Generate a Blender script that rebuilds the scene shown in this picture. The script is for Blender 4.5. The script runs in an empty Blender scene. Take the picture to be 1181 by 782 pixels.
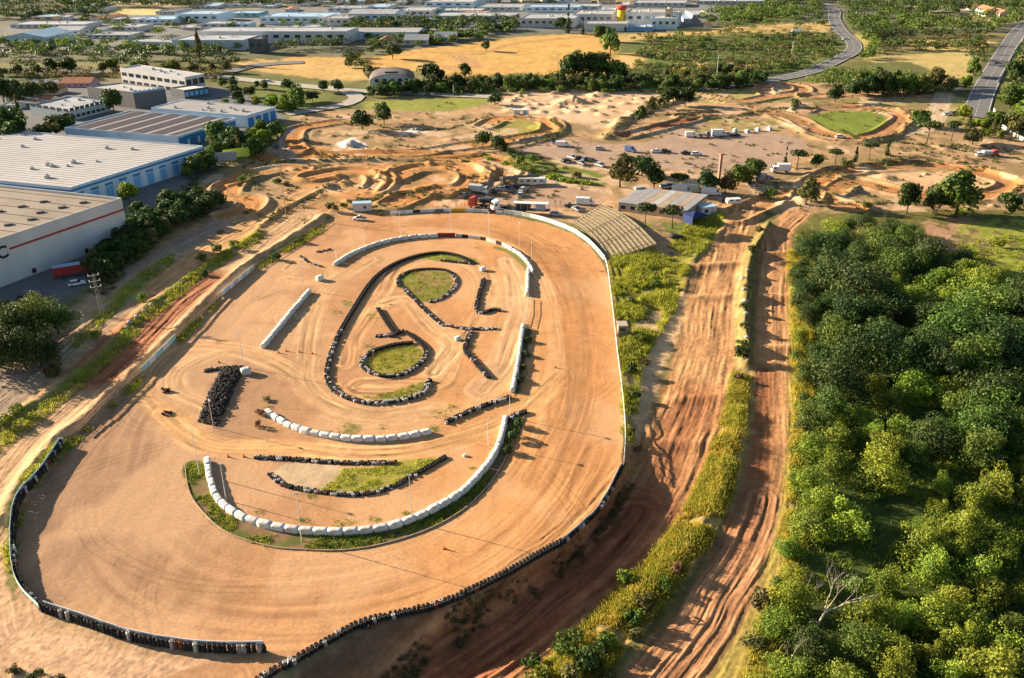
import bpy, bmesh, math, random
import numpy as np
from mathutils import Vector, Matrix

# ------------------------------------------------------------------ camera
HC = 95.0; FPX = 1050.0; PITCH = math.radians(26.4)
scene = bpy.context.scene
cd = bpy.data.cameras.new('camera'); cam = bpy.data.objects.new('camera', cd)
scene.collection.objects.link(cam); scene.camera = cam
cam.location = (0, 0, HC); cam.rotation_euler = (math.pi/2 - PITCH, 0, 0)
cd.sensor_width = 36; cd.lens = 36*FPX/1181.0; cd.clip_start = 1; cd.clip_end = 20000

# ------------------------------------------------------------------ light
SUN_EL = 17.0; SUN_AZ = math.radians(158)      # the sun stands far left and a little beyond (angle from +x)
w = bpy.data.worlds.new('World'); scene.world = w; w.use_nodes = True
nt = w.node_tree; bg = nt.nodes['Background']
sky = nt.nodes.new('ShaderNodeTexSky'); sky.sky_type = 'NISHITA'; sky.sun_disc = False
sky.sun_elevation = math.radians(SUN_EL); sky.sun_rotation = math.radians(90) - SUN_AZ
sky.air_density = 1.0; sky.dust_density = 1.0
nt.links.new(sky.outputs[0], bg.inputs[0]); bg.inputs[1].default_value = 0.05
sd_ = Vector((math.cos(SUN_AZ)*math.cos(math.radians(SUN_EL)), math.sin(SUN_AZ)*math.cos(math.radians(SUN_EL)), math.sin(math.radians(SUN_EL))))
sl = bpy.data.lights.new('sun', 'SUN'); sl.energy = 5.0; sl.angle = math.radians(0.6); sl.color = (1.0, 0.83, 0.62)
so = bpy.data.objects.new('sun', sl); scene.collection.objects.link(so)
so.rotation_euler = sd_.to_track_quat('Z', 'Y').to_euler()
scene.view_settings.view_transform = 'Standard'; scene.view_settings.look = 'None'
scene.view_settings.exposure = 1.68; scene.view_settings.gamma = 1.0
scene.render.engine = 'CYCLES'

COL = scene.collection
R = random.Random(7); NR = np.random.RandomState(11)
cP, sP = math.cos(PITCH), math.sin(PITCH)

def at(px, py, z=0.0):
    """a point of the photograph turned into the point it shows at height z"""
    x = (px-590.5)/FPX; u = -(py-391.0)/FPX
    dy = cP + u*sP; dz = -sP + u*cP; t = (z-HC)/dz
    return (x*t, dy*t)
def ats(pts, z=0.0): return np.array([at(a, b, z) for a, b in pts])
def zat(px, py_base, py_top, zb=0.0):
    x, y = at(px, py_base, zb); u = -(py_top-391.0)/FPX
    dy = cP + u*sP; dz = -sP + u*cP
    return HC + y/dy*dz

# ------------------------------------------------------------------ noise and distance helpers
def _hash(ix, iy, seed):
    n = (ix.astype(np.int64)*374761393 + iy.astype(np.int64)*668265263 + seed*1274126177) & 0x7fffffff
    n = ((n ^ (n >> 13))*1274126177) & 0x7fffffff
    return ((n ^ (n >> 16)) & 0xffff)/65535.0
def vnoise(x, y, seed=0):
    x0 = np.floor(x); y0 = np.floor(y); fx = x-x0; fy = y-y0
    fx = fx*fx*(3-2*fx); fy = fy*fy*(3-2*fy)
    a = _hash(x0, y0, seed); b = _hash(x0+1, y0, seed); c = _hash(x0, y0+1, seed); d = _hash(x0+1, y0+1, seed)
    return (a*(1-fx)+b*fx)*(1-fy)+(c*(1-fx)+d*fx)*fy
def fbm(x, y, oct=4, seed=0):
    s = 0; amp = .5; t = 0
    for o in range(oct):
        s = s+amp*vnoise(x, y, seed+o*17); t += amp; amp *= .5; x = x*2.03+5.1; y = y*2.03+1.7
    return s/t
def sstep(a, b, x):
    t = np.clip((x-a)/(b-a), 0, 1); return t*t*(3-2*t)
def spline(P, n=6, closed=False):
    P = np.asarray(P, float)
    if len(P) < 3: return P
    out = []; N = len(P)
    rng = range(N if closed else N-1)
    for i in rng:
        p1 = P[i]; p2 = P[(i+1) % N]
        p0 = P[i-1] if (closed or i > 0) else 2*p1-p2
        p3 = P[(i+2) % N] if (closed or i < N-2) else 2*p2-p1
        for k in range(n):
            t = k/n
            out.append(.5*((2*p1)+(-p0+p2)*t+(2*p0-5*p1+4*p2-p3)*t*t+(-p0+3*p1-3*p2+p3)*t**3))
    if not closed: out.append(P[-1])
    return np.array(out)
def line_dist(X, Y, P, closed=False):
    """distance, signed side distance and arc position along the polyline"""
    best = np.full(X.shape, 1e9); side = np.zeros(X.shape); S = np.zeros(X.shape); acc = 0
    n = len(P); rng = range(n if closed else n-1)
    for i in rng:
        a = P[i]; b = P[(i+1) % n]; d = b-a; L = math.hypot(*d)
        if L < 1e-6: continue
        t = np.clip(((X-a[0])*d[0]+(Y-a[1])*d[1])/(L*L), 0, 1)
        ex = X-(a[0]+t*d[0]); ey = Y-(a[1]+t*d[1]); dd = np.hypot(ex, ey)
        m = dd < best
        cr = (d[0]*ey-d[1]*ex)/L
        best = np.where(m, dd, best); side = np.where(m, np.where(cr >= 0, dd, -dd), side); S = np.where(m, acc+t*L, S); acc += L
    return best, side, S
def inside(X, Y, P):
    r = np.zeros(X.shape, bool); n = len(P); j = n-1
    for i in range(n):
        xi, yi = P[i]; xj, yj = P[j]
        if yi != yj:
            c = ((yi > Y) != (yj > Y)) & (X < (xj-xi)*(Y-yi)/(yj-yi)+xi)
            r ^= c
        j = i
    return r
def poly_sd(X, Y, P):
    d, _, _ = line_dist(X, Y, P, True)
    return np.where(inside(X, Y, P), d, -d)      # positive inside

# ------------------------------------------------------------------ the terrain grid: rows by distance, columns by width
rows = [at(590, py)[1] for py in np.arange(826, -12, -1.05)]
rows = list(np.linspace(-500, rows[0]-2, 14)) + rows
y = rows[-1]; st = rows[-1]-rows[-2]
while y < 9000: st *= 1.13; y += st; rows.append(y)
YR = np.array(rows)
sc = np.concatenate([-np.geomspace(14, 1.62, 12), -np.linspace(1.55, 1.15, 45)[:-1], np.linspace(-1.15, 1.15, 1120), np.linspace(1.15, 1.55, 45)[1:], np.geomspace(1.62, 14, 12)])
def halfw(y): return np.maximum((590.5/FPX)*(y*cP+HC*sP), 70.0)
NRW, NCL = len(YR), len(sc)
GX = (sc[None, :]*halfw(YR)[:, None]); GY = np.repeat(YR[:, None], NCL, 1)
X = GX.ravel(); Y = GY.ravel(); N = X.size
Z = np.zeros(N); C = np.zeros((N, 3)); REG = np.zeros(N, np.int32)
REGN = ['ground', 'dirt_oval_track', 'motocross_track', 'car_park', 'wheat_field', 'meadow', 'service_yard', 'dirt_path']
def bbox_idx(P, pad):
    lo = P.min(0)-pad; hi = P.max(0)+pad
    return np.nonzero((X > lo[0]) & (X < hi[0]) & (Y > lo[1]) & (Y < hi[1]))[0]
def height_at(x, y):
    r = np.interp(y, YR, np.arange(NRW)); s = x/halfw(np.array([y]))[0]; c = np.interp(s, sc, np.arange(NCL))
    r0 = min(int(r), NRW-2); c0 = min(int(c), NCL-2); fr = r-r0; fc = c-c0
    G = ZG
    return float((G[r0, c0]*(1-fc)+G[r0, c0+1]*fc)*(1-fr)+(G[r0+1, c0]*(1-fc)+G[r0+1, c0+1]*fc)*fr)
def ath(px, py):
    """ground point seen at a pixel, on the finished terrain"""
    z = 0
    for k in range(7):
        p = at(px, py, z); z = .4*z+.6*height_at(*p)
    return p[0], p[1], height_at(*p)

OVAL = [(72,512),(90,498),(165,432),(203,392),(255,342),(293,310),(340,280),(375,255),(400,247),(450,248),(500,245),(537,245),(581,248),(625,257),(659,269),(679,283),(694,302),(703,325),(709,376),(715,426),(719,477),(718,515),(714,545),(697,578),(677,602),(645,629),(576,668),(511,698),(463,710),(414,722),(353,755),(300,784),(200,850),(120,860),(150,790),(260,760),(305,752),(230,752),(150,738),(90,718),(50,705),(27,680),(18,650),(17,600),(28,570),(50,540)]
OW = ats(OVAL)
BASIN = [(380,840),(440,790),(520,745),(600,695),(650,655),(700,600),(728,556),(742,500),(757,440),(785,385),(795,330),(815,285),(880,262),(980,260),(1200,262),(1500,300),(1500,900),(700,900)]
BW = np.array([at(a, b, -3.5) for a, b in BASIN])
BW[:8] = BW[:8]
# macro relief
near = np.nonzero((Y < 420) & (np.abs(X) < 330) & (Y > -60))[0]
x_, y_ = X[near], Y[near]
dB = np.maximum(-poly_sd(x_, y_, BW), 0); dO = np.maximum(-poly_sd(x_, y_, OW), 0)
ratio = dO/(dB+dO+1e-3)
ratio = ratio*(1-sstep(9, 22, dB))
D = 1.0+3.0*(1-sstep(100, 165, y_)); D = D*(1-sstep(250, 300, y_))
Z[near] -= D*sstep(0, 1, ratio)
Z += (fbm(X/60, Y/60, 3, 3)-.5)*1.2*sstep(300, 420, Y)
def ridge(px, h, wd, z0=0.0, smooth=True, nz=.35):
    P = np.array([at(a, b, z0) for a, b in px]); P = spline(P, 5) if smooth else P
    I = bbox_idx(P, wd*3)
    d, s, S = line_dist(X[I], Y[I], P)
    k = 1+nz*2*(fbm(X[I]/3.0, Y[I]/3.0, 3, 9)-.5)
    Z[I] += h*k*np.exp(-(d/wd)**2)
def mound(px, py, r, h, z0=0.0):
    x, y = at(px, py, z0); I = bbox_idx(np.array([[x, y]]), r*2.2)
    d = np.hypot(X[I]-x, Y[I]-y)*(1+.5*(fbm(X[I]/2.5, Y[I]/2.5, 3, 21)-.5))
    Z[I] += h*(1-sstep(0, r, d))

OR = (.47,.215,.075); OR2 = (.40,.175,.06); SAND = (.55,.34,.185); RED = (.27,.095,.045); GREY = (.34,.225,.15); GREYD=(.26,.19,.14)
DRY = (.30,.24,.07); GRN = (.085,.105,.022); YGR = (.25,.22,.035); WHEAT = (.55,.32,.10); OLIVE = (.13,.13,.045); SHRUB=(.05,.06,.018)
nA = fbm(X/9, Y/9, 4, 1); nB = fbm(X/2.2, Y/2.2, 4, 2); nC = fbm(X/40, Y/40, 4, 5); nD = fbm(X/.6, Y/.6, 2, 6)
def mixc(c, k): return np.array(c)[None, :]*k[:, None]
C[:] = np.array(OLIVE); t = sstep(.42, .62, nC)[:, None]; C[:] = C*(1-t)+np.array((.22,.19,.075))*t
C *= (.75+.5*nB)[:, None]
def put(I, m, col, reg=None, var=.35, scale=None):
    k = 1+var*(nB[I]-.5)*1.4+var*.8*(nA[I]-.5)
    m = m[:, None]
    C[I] = C[I]*(1-m)+(np.array(col)[None, :]*k[:, None])*m
    if reg is not None: REG[I[m[:, 0] > .5]] = REGN.index(reg)
def paint(px, col, soft=.8, ns=1.5, op=1.0, reg=None, smooth=True, var=.35, z0=0.0, patch=None):
    P = np.array([at(a, b, z0) for a, b in px]); P = spline(P, 4, True) if smooth else P
    I = bbox_idx(P, soft+ns+1)
    if not len(I): return
    sd = poly_sd(X[I], Y[I], P)+ns*2*(fbm(X[I]/2.5, Y[I]/2.5, 3, 33)-.5)
    m = sstep(-soft, soft, sd)*op
    if patch is not None: m = m*sstep(patch-.07, patch+.07, fbm(X[I]/3.5, Y[I]/3.5, 4, 44))
    put(I, m, col, reg, var)
def stroke(px, wd, col, soft=.8, op=1.0, reg=None, rut=.03, z0=0.0, ns=.6, var=.3, streak=.35, closed=False, freq=1.6, berm=0.0):
    P = np.array([at(a, b, z0) for a, b in px]); P = spline(P, 6, closed)
    I = bbox_idx(P, wd+3)
    if not len(I): return
    d, s, S = line_dist(X[I], Y[I], P, closed)
    dn = d+ns*2*(fbm(X[I]/2.5, Y[I]/2.5, 3, 34)-.5)
    m = (1-sstep(wd/2-soft, wd/2+soft, dn))*op
    put(I, m, col, reg, var)
    wob = 1.5*(fbm(S/18, s*0+3, 3, 55)-.5)
    r = fbm((s+wob)*freq, S*.07, 4, 60); r = .5+(r-.5)*(.35+1.3*fbm(X[I]/6, Y[I]/6, 2, 64))
    C[I] *= (1+streak*2*(r-.5)*m)[:, None]
    Z[I] += rut*2*(r-.5)*m*2
    if berm: Z[I] += berm*np.exp(-((d-wd/2-.8)/1.2)**2)*(.6+.8*fbm(S/12, s*0, 2, 66))
# ------------------------------------------------------------------ painting the ground, area by area
# far land
paint([(-200,-8),(1400,-8),(1400,30),(800,40),(560,60),(-200,62)], (.15,.15,.10), soft=20, ns=15, op=.85)
paint([(700,8),(800,4),(900,-2),(1000,-6),(760,-9),(650,4)], (.55,.36,.2), soft=6, reg='wheat_field')
paint([(60,18),(250,10),(480,6),(800,2),(790,30),(600,36),(400,46),(200,58),(0,54),(0,34)], (.22,.215,.20), soft=12, ns=10, op=.9)
paint([(125,11),(185,11),(182,17),(128,17)], (.62,.48,.2), soft=2, ns=1, reg='wheat_field', smooth=False)
paint([(60,5),(120,2),(240,3),(235,9),(130,8),(60,12)], (.38,.30,.17), soft=5, reg='meadow')
paint([(240,4),(320,4),(318,9),(250,10)], (.4,.31,.16), soft=4, reg='meadow')
F1 = [(330,66),(420,66),(445,64),(485,56),(540,50),(600,42),(685,39),(700,46),(716,58),(722,72),(700,84),(640,88),(600,84),(540,90),(520,86),(500,90),(470,80),(432,78),(402,72),(336,72)]
paint(F1, WHEAT, soft=2.5, ns=3, reg='wheat_field', var=.45, patch=None)
stroke([(560,60),(600,49),(690,41)], 5, (.30,.20,.10), op=.7, soft=2, rut=0)
stroke([(540,62),(600,66),(700,58)], 30, (.46,.32,.09), op=.4, soft=10, rut=0, streak=.5, freq=.4)
stroke([(530,64),(545,76),(520,78)], 12, (.40,.22,.12), op=.7, soft=4, rut=.1)
stroke([(470,61),(530,61),(560,62)], 3, (.22,.14,.08), op=.7, soft=1, rut=0)
paint([(270,72),(300,68),(345,72),(402,70),(432,82),(425,92),(380,92),(330,86),(285,80)], (.52,.33,.12), soft=3, ns=3, reg='wheat_field', var=.45)
paint([(780,33),(850,30),(952,26),(960,33),(945,38),(870,40),(800,41)], (.50,.34,.13), soft=4, ns=3, reg='wheat_field')
paint([(700,42),(760,38),(800,38),(850,36),(800,46),(720,50)], (.50,.35,.13), soft=4, ns=3, reg='wheat_field')
paint([(845,10),(900,12),(910,22),(860,26),(835,20)], (.18,.19,.05), soft=5, reg='meadow')
paint([(775,50),(840,50),(878,52),(850,62),(790,66),(770,58)], (.17,.20,.05), soft=4, reg='meadow')
paint([(715,52),(790,42),(960,38),(972,55),(945,78),(850,98),(600,100),(560,94),(700,90)], (.10,.125,.035), soft=6, ns=6, reg='meadow', op=.9)
paint([(730,64),(790,60),(850,74),(945,66),(930,80),(850,84),(740,80)], (.14,.17,.045), soft=4, reg='meadow')
paint([(780,74),(862,73),(868,77),(820,84),(780,82)], (.55,.36,.14), soft=2, reg='wheat_field')
paint([(712,64),(740,62),(742,74),(722,78)], (.55,.36,.14), soft=3, reg='wheat_field')
paint([(1000,66),(1060,62),(1128,60),(1124,76),(1118,90),(1090,88),(1050,72),(1010,72)], (.44,.34,.13), soft=2, ns=3, reg='wheat_field')
paint([(1040,46),(1140,45),(1140,58),(1060,57),(1030,54)], (.50,.37,.15), soft=3, reg='wheat_field', patch=.45)
paint([(1040,3),(1100,6),(1125,14),(1060,12)], (.55,.44,.30), soft=3, reg='meadow')
paint([(1020,25),(1140,20),(1150,30),(1030,34)], (.48,.36,.17), soft=3, reg='meadow', patch=.45)
paint([(1120,8),(1181,5),(1240,12),(1240,26),(1130,22)], (.40,.30,.14), soft=3, patch=.4)
paint([(1000,36),(1010,42),(1010,52),(998,60),(985,42)], (.45,.36,.13), soft=3)
paint([(420,118),(470,116),(560,112),(566,122),(520,128),(440,132)], (.24,.25,.05), soft=2, reg='meadow')
paint([(300,100),(390,102),(330,140),(260,135),(240,110)], (.15,.17,.045), soft=4, reg='meadow')
paint([(0,80),(50,76),(48,90),(0,94)], (.10,.13,.05), soft=3, reg='meadow')
# industrial estate yards
paint([(-80,120),(90,96),(250,100),(320,128),(330,160),(245,200),(150,290),(100,330),(-60,420),(-200,420),(-200,130)], (.17,.165,.16), soft=3, reg='service_yard', var=.2)
paint([(195,97),(250,105),(300,118),(290,124),(200,118)], (.14,.15,.16), soft=2, reg='service_yard')
# back plateau of bare earth
paint([(200,250),(235,205),(300,178),(322,150),(345,132),(420,126),(520,128),(600,110),(640,104),(760,98),(850,96),(960,96),(1060,108),(1110,118),(1130,140),(1240,190),(1300,230),(1181,240),(1060,262),(960,262),(905,258),(880,262),(800,262),(740,262),(700,262),(600,243),(440,250),(380,252),(320,290),(220,370),(120,440),(-60,560),(-60,470),(60,400),(130,330)],
      (.38,.24,.125), soft=2, ns=3, reg='motocross_track', var=.6)
paint([(340,200),(420,190),(560,185),(600,215),(540,238),(420,240),(350,240)], OR, soft=3, ns=2, op=.7)
paint([(590,200),(700,195),(705,240),(690,262),(600,243),(560,225)], SAND, soft=2, ns=2, op=.7)
paint([(600,105),(760,100),(800,120),(730,135),(650,142),(580,125)], (.58,.38,.22), soft=4, ns=2, reg='motocross_track')
paint([(560,205),(640,205),(690,212),(690,236),(610,240),(545,226)], GREY, soft=2, op=.85, reg='car_park', var=.2)
paint([(590,168),(640,160),(700,166),(755,162),(786,140),(805,140),(820,150),(885,152),(930,166),(905,186),(880,200),(800,197),(700,190),(640,182)], (.36,.25,.175), soft=1.5, ns=1.5, reg='car_park', var=.25)
paint([(795,142),(850,138),(895,140),(900,150),(800,153)], (.30,.25,.08), soft=1, patch=.45)
paint([(935,133),(985,128),(1018,133),(1022,145),(1000,157),(968,158),(948,146)], (.17,.21,.035), soft=1, reg='meadow')
paint([(800,103),(860,100),(895,108),(910,116),(880,120),(800,118)], (.36,.30,.09), soft=2, patch=.42)
paint([(575,145),(600,140),(632,142),(638,150),(600,156),(575,154)], (.30,.27,.06), soft=1.5, patch=.35)
paint([(915,118),(1000,112),(1080,116),(1075,124),(1000,126),(930,124)], (.30,.26,.09), soft=1.5, patch=.48)
paint([(1085,120),(1110,112),(1125,130),(1115,145),(1090,140)], (.34,.30,.09), soft=2)
paint([(590,178),(640,188),(690,198),(700,212),(660,212),(610,198),(580,186)], (.15,.17,.03), soft=1.5, patch=.3)
# moto loops behind
T = dict(rut=.03, streak=.5, reg='motocross_track', berm=.85, var=.2)
stroke([(300,184),(400,181),(500,181),(560,184),(590,194),(585,208)], 11, OR2, **T)
stroke([(360,205),(395,199),(430,200),(440,210),(425,222),(395,218)], 9, OR, **T)
stroke([(455,205),(480,196),(525,194),(548,203),(535,218),(490,222),(455,236)], 10, OR, **T)
stroke([(345,176),(336,168),(342,150),(375,143),(400,140)], 8, OR2, **T)
stroke([(350,174),(400,178),(470,178),(540,168),(600,160),(636,152),(630,140),(580,138),(560,146)], 9, OR, **T)
stroke([(790,136),(840,130),(885,130),(918,138),(945,153),(985,160),(1015,156),(1036,144),(1042,134),(1005,126),(940,123),(925,128)], 9, (.40,.19,.085), **T)
stroke([(800,110),(850,118),(890,112),(925,106),(918,99),(890,98),(880,104),(890,112)], 8, (.42,.21,.10), **T)
stroke([(930,112),(1000,108),(1060,114),(1075,112)], 8, (.45,.25,.12), **T)
stroke([(930,230),(945,208),(985,197),(1060,192),(1120,198),(1165,212),(1150,224),(1090,228),(1040,222),(985,210),(960,222)], 9, (.44,.20,.075), **T)
paint([(960,205),(990,199),(1060,197),(1110,202),(1140,212),(1120,220),(1080,222),(1030,215),(985,206)], (.60,.38,.20), soft=2, ns=1.5, op=.8)
stroke([(845,250),(870,240),(905,228),(950,232),(985,240)], 9, OR, **T)
stroke([(720,158),(760,148),(800,138)], 7, RED, **T)
stroke([(800,137),(850,133),(900,124),(950,122),(1000,120)], 3, (.20,.12,.07), soft=.6, rut=0)
stroke([(336,148),(322,160),(324,176),(345,186)], 5, (.30,.24,.19), soft=.5, rut=0, reg='dirt_path')
stroke([(1060,152),(1078,138),(1084,122),(1090,108)], 9, (.50,.37,.24), soft=.8, rut=.01, reg='dirt_path')
stroke([(640,184),(680,194),(760,199),(840,204),(880,205)], 5, (.50,.36,.23), soft=.8, rut=.01, reg='dirt_path')
stroke([(560,186),(610,204),(650,212),(700,222)], 4, (.52,.36,.22), soft=.8, rut=.01, reg='dirt_path')
# hollow track strokes left of the oval
L = [(-30,600),(40,520),(110,450),(165,395),(215,345),(262,300),(310,268),(340,240),(370,225)]
paint([(-60,560),(0,500),(60,462),(120,402),(170,352),(230,312),(290,278),(330,250),(372,248),(340,278),(293,308),(255,338),(203,388),(165,428),(90,495),(60,515),(30,570),(12,600),(14,650),(30,700),(60,725),(140,755),(260,768),(310,760),(300,830),(-100,830)], (.44,.27,.15), soft=1.0, ns=.8, reg='motocross_track')
stroke([(-40,640),(20,560),(85,490),(150,425),(205,372),(255,322),(300,285),(345,250)], 17, (.45,.28,.15), rut=.06, streak=.5, reg='motocross_track', soft=2.5)
stroke([(112,432),(160,384),(205,345),(235,322)], 13, RED, rut=.13, streak=.7, soft=2.5, reg='motocross_track', op=.85)
stroke([(-60,760),(0,690),(20,740),(100,765),(250,790)], 12, (.50,.31,.18), rut=.04, soft=4, streak=.3)
stroke([(-20,470),(50,412),(110,362),(165,315),(215,285),(262,262),(285,240),(270,225),(235,230)], 13, (.30,.22,.15), rut=.07, streak=.5, reg='motocross_track', soft=2)
stroke([(180,335),(235,295),(290,262),(330,240),(360,222),(420,214)], 11, (.48,.27,.12), rut=.06, streak=.5, reg='motocross_track', soft=2)
stroke([(262,250),(285,243),(290,232),(262,226),(275,208),(320,196),(345,196)], 9, OR, **T)
paint([(85,355),(160,305),(200,285),(150,330),(110,380),(70,400)], (.42,.28,.17), soft=2, op=.8)
# vegetated strips on the left
V = dict(soft=.5, patch=.34)
paint([(-10,500),(40,462),(70,440),(120,405),(150,372),(200,330),(240,300),(285,275),(310,262),(300,272),(240,315),(185,355),(130,410),(80,450),(20,497),(-10,520)], (.20,.19,.05), **V)
paint([(105,365),(150,325),(200,300),(180,318),(125,368)], (.24,.23,.06), **V)
paint([(92,500),(130,460),(165,430),(160,440),(120,475),(80,510),(40,545),(22,580),(12,640),(20,680),(12,690),(4,630),(20,570),(50,530)], (.20,.18,.06), **V)
paint([(205,388),(240,352),(250,346),(235,362),(208,394)], (.25,.2,.07), **V)
paint([(295,306),(330,283),(372,258),(380,250),(372,262),(330,290),(300,308)], (.15,.20,.035), soft=.5)
paint([(230,205),(300,178),(330,150),(322,140),(300,160),(245,200),(180,240),(150,290),(160,300),(200,250)], (.15,.155,.045), soft=2, ns=3)
# right of the oval: banks, tracks, verges (on the lower level)
paint([(700,292),(752,288),(800,292),(790,340),(770,400),(757,440),(742,500),(735,555),(690,600),(640,655),(560,705),(470,745),(380,800),(300,830),(330,780),(414,725),(511,700),(576,670),(645,632),(678,603),(699,579),(716,545),(722,515),(720,477),(711,400),(704,325)], (.28,.17,.09), soft=.5, ns=.6, var=.5)
paint([(704,296),(752,290),(798,294),(785,345),(750,400),(735,420),(728,520),(722,480),(716,430),(711,380),(706,330)], YGR, soft=.6, patch=.28, var=.8)
paint([(722,400),(790,340),(786,380),(760,440),(748,500),(738,545),(726,560),(728,480)], (.62,.40,.21), soft=1, ns=1.2, patch=.22, z0=-2)
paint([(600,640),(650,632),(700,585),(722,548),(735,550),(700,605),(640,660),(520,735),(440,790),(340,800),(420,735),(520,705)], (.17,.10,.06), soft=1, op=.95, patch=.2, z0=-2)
TR1 = [(420,840),(530,765),(610,712),(680,655),(735,595),(775,530),(802,470),(817,400),(825,340),(838,295),(852,250)]
TR2 = [(700,860),(770,770),(822,705),(858,640),(878,580),(885,510),(888,450),(890,390),(890,330),(896,280),(918,258)]
paint([(640,800),(720,705),(780,640),(830,560),(850,480),(862,430),(866,330),(880,262),(912,258),(1240,262),(1500,420),(1500,900),(600,900)], (.13,.12,.035), soft=1, z0=-3.5, var=.6)
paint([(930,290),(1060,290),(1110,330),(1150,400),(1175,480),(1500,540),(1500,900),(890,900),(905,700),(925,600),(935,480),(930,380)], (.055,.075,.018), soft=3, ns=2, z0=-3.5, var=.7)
zr = -3.7
stroke(TR1, 14.5, (.45,.24,.105), rut=.08, streak=.6, soft=1.6, z0=zr, reg='motocross_track', ns=1.0, freq=1.1)
stroke(TR1[:7], 11.0, (.30,.115,.05), rut=.03, streak=.6, soft=5.0, z0=zr, reg='motocross_track', op=.75, freq=1.1, ns=2.5)
stroke(TR1[:5], 12.0, (.25,.085,.04), rut=.06, streak=.75, soft=4.0, z0=zr, reg='motocross_track', op=.95, freq=1.1, ns=2.0)
stroke(TR2, 8.6, (.44,.23,.105), rut=.08, streak=.6, soft=1.0, z0=zr, reg='motocross_track', ns=.7, freq=1.3)
stroke([(840,640),(866,580),(874,520),(876,470),(878,440)], 5.5, (.25,.095,.04), rut=.02, streak=.5, soft=2.0, z0=zr, op=.8)
stroke(TR2[:5], 10.0, (.33,.16,.08), rut=.10, streak=.8, soft=1.5, z0=zr, reg='motocross_track', op=.7, freq=1.3)
stroke([(640,800),(700,735),(790,640),(835,560),(850,500),(857,440)], 5.2, (.36,.25,.09), rut=.05, streak=.4, soft=1, z0=-3.2, ns=1.5, var=.8)
stroke([(830,800),(880,690),(905,600),(914,500),(914,400),(914,330)], 2.6, (.36,.27,.07), rut=.03, soft=.8, z0=-3.5, ns=.8)
stroke([(858,430),(856,380),(860,330),(868,290),(890,262)], 3.5, (.22,.17,.06), rut=.1, soft=.8, z0=-2.5, ns=1.2)
paint([(1065,262),(1120,258),(1160,290),(1130,300),(1080,292)], (.38,.22,.13), soft=1.5, patch=.4, z0=-2)
paint([(1120,262),(1300,250),(1300,330),(1140,320),(1110,285)], (.24,.26,.04), soft=1.5, patch=.45, z0=-2)
paint([(800,250),(838,247),(812,290),(800,296),(770,280)], (.24,.24,.05), soft=.8, patch=.3)
paint([(745,262),(790,262),(795,285),(755,292),(700,262)], (.42,.26,.14), soft=.8)
paint([(745,252),(800,258),(790,268),(745,262)], (.20,.22,.05), soft=.8, patch=.4)
# ---- the oval itself
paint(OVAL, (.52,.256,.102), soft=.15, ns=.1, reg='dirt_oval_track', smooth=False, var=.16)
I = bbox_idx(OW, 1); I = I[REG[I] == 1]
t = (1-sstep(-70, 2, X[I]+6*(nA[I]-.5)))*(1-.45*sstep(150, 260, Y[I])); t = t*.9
C[I] = C[I]*(1-t[:, None])+np.array((.31,.19,.115))[None]*t[:, None]*(1+.3*(nB[I]-.5))[:, None]  # oval colour turns darker and greyer towards the left, less so far off
# racing line streaks: they follow the curve round the infield
RL = spline(ats([(120,560),(145,640),(230,690),(350,700),(460,680),(560,635),(635,560),(665,480),(668,410),(655,340),(625,292),(570,266),(500,258),(430,263),(370,285),(300,335),(220,410),(150,480)]), 8, True)
d, s, S = line_dist(X[I], Y[I], RL, True)
wob = 2.2*(fbm(X[I]/14, Y[I]/14, 3, 71)-.5)
r = fbm((s+wob)*.75, S*.02, 4, 72); r2 = fbm((s+wob)*2.6, S*.05, 3, 73)
m = np.exp(-(np.maximum(np.abs(s)-7, 0)/5)**2)*(.3+.7*sstep(-50, 0, X[I]))*sstep(.25, .6, fbm(X[I]/25, Y[I]/25, 3, 77))
C[I] *= (1+m*(.62*(r-.5)*2+.26*(r2-.5)*2))[:, None]
t = m*sstep(.42, .25, r)*.0+m*(1-sstep(.36, .52, r))*.45; C[I] = C[I]*(1-t[:, None])+np.array((.33,.15,.055))[None]*t[:, None]
t = m*sstep(.52, .7, r)*.5; C[I] = C[I]*(1-t[:, None])+np.array((.66,.37,.16))[None]*t[:, None]
Z[I] += (r2-.5)*.03*m+(nD[I]-.5)*.02+(nB[I]-.5)*.05
for k_, (cx_, cy_, ra_) in enumerate([(at(330,560), None, 34), (at(600,560), None, 46), (at(250,640), None, 60), (at(560,420), None, 30), (at(420,690), None, 70), (at(640,330), None, 38), (at(280,380), None, 22), (at(210,470), None, 12), (at(330,450), None, 26), (at(560,640), None, 52)]):
    dd_ = np.abs(np.hypot(X[I]-cx_[0], (Y[I]-cx_[1])*1.3)-ra_-1.5*(fbm(X[I]/10, Y[I]/10, 2, 200+k_)-.5)); an_ = fbm(np.arctan2(Y[I]-cx_[1], X[I]-cx_[0])*2+k_, dd_*0, 2, 220+k_)
    for o_ in (0, 1.6): C[I] *= (1-.26*(np.exp(-((dd_-o_)/.15)**2)*sstep(.5, .6, an_)))[:, None]
g = fbm(X[I]/1.3+wob, Y[I]/5, 3, 75); C[I] *= (1+.22*(g-.5))[:, None]
t = sstep(.52, .68, fbm(X[I]/16, Y[I]/22, 5, 79))*.45; C[I] = C[I]*(1-t[:, None])+np.array((.60,.37,.20))[None]*t[:, None]
IN = dict(rut=.02, soft=1.6, ns=.9)
stroke([(190,480),(168,455),(175,425),(215,400),(290,405),(370,440),(470,478),(560,462),(600,430)], 5, (.52,.29,.13), streak=.95, op=.8, **IN)
stroke([(190,476),(240,512),(330,518),(440,522),(530,505),(600,475),(650,430)], 6, (.56,.31,.13), streak=.95, op=.85, **IN)
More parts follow.
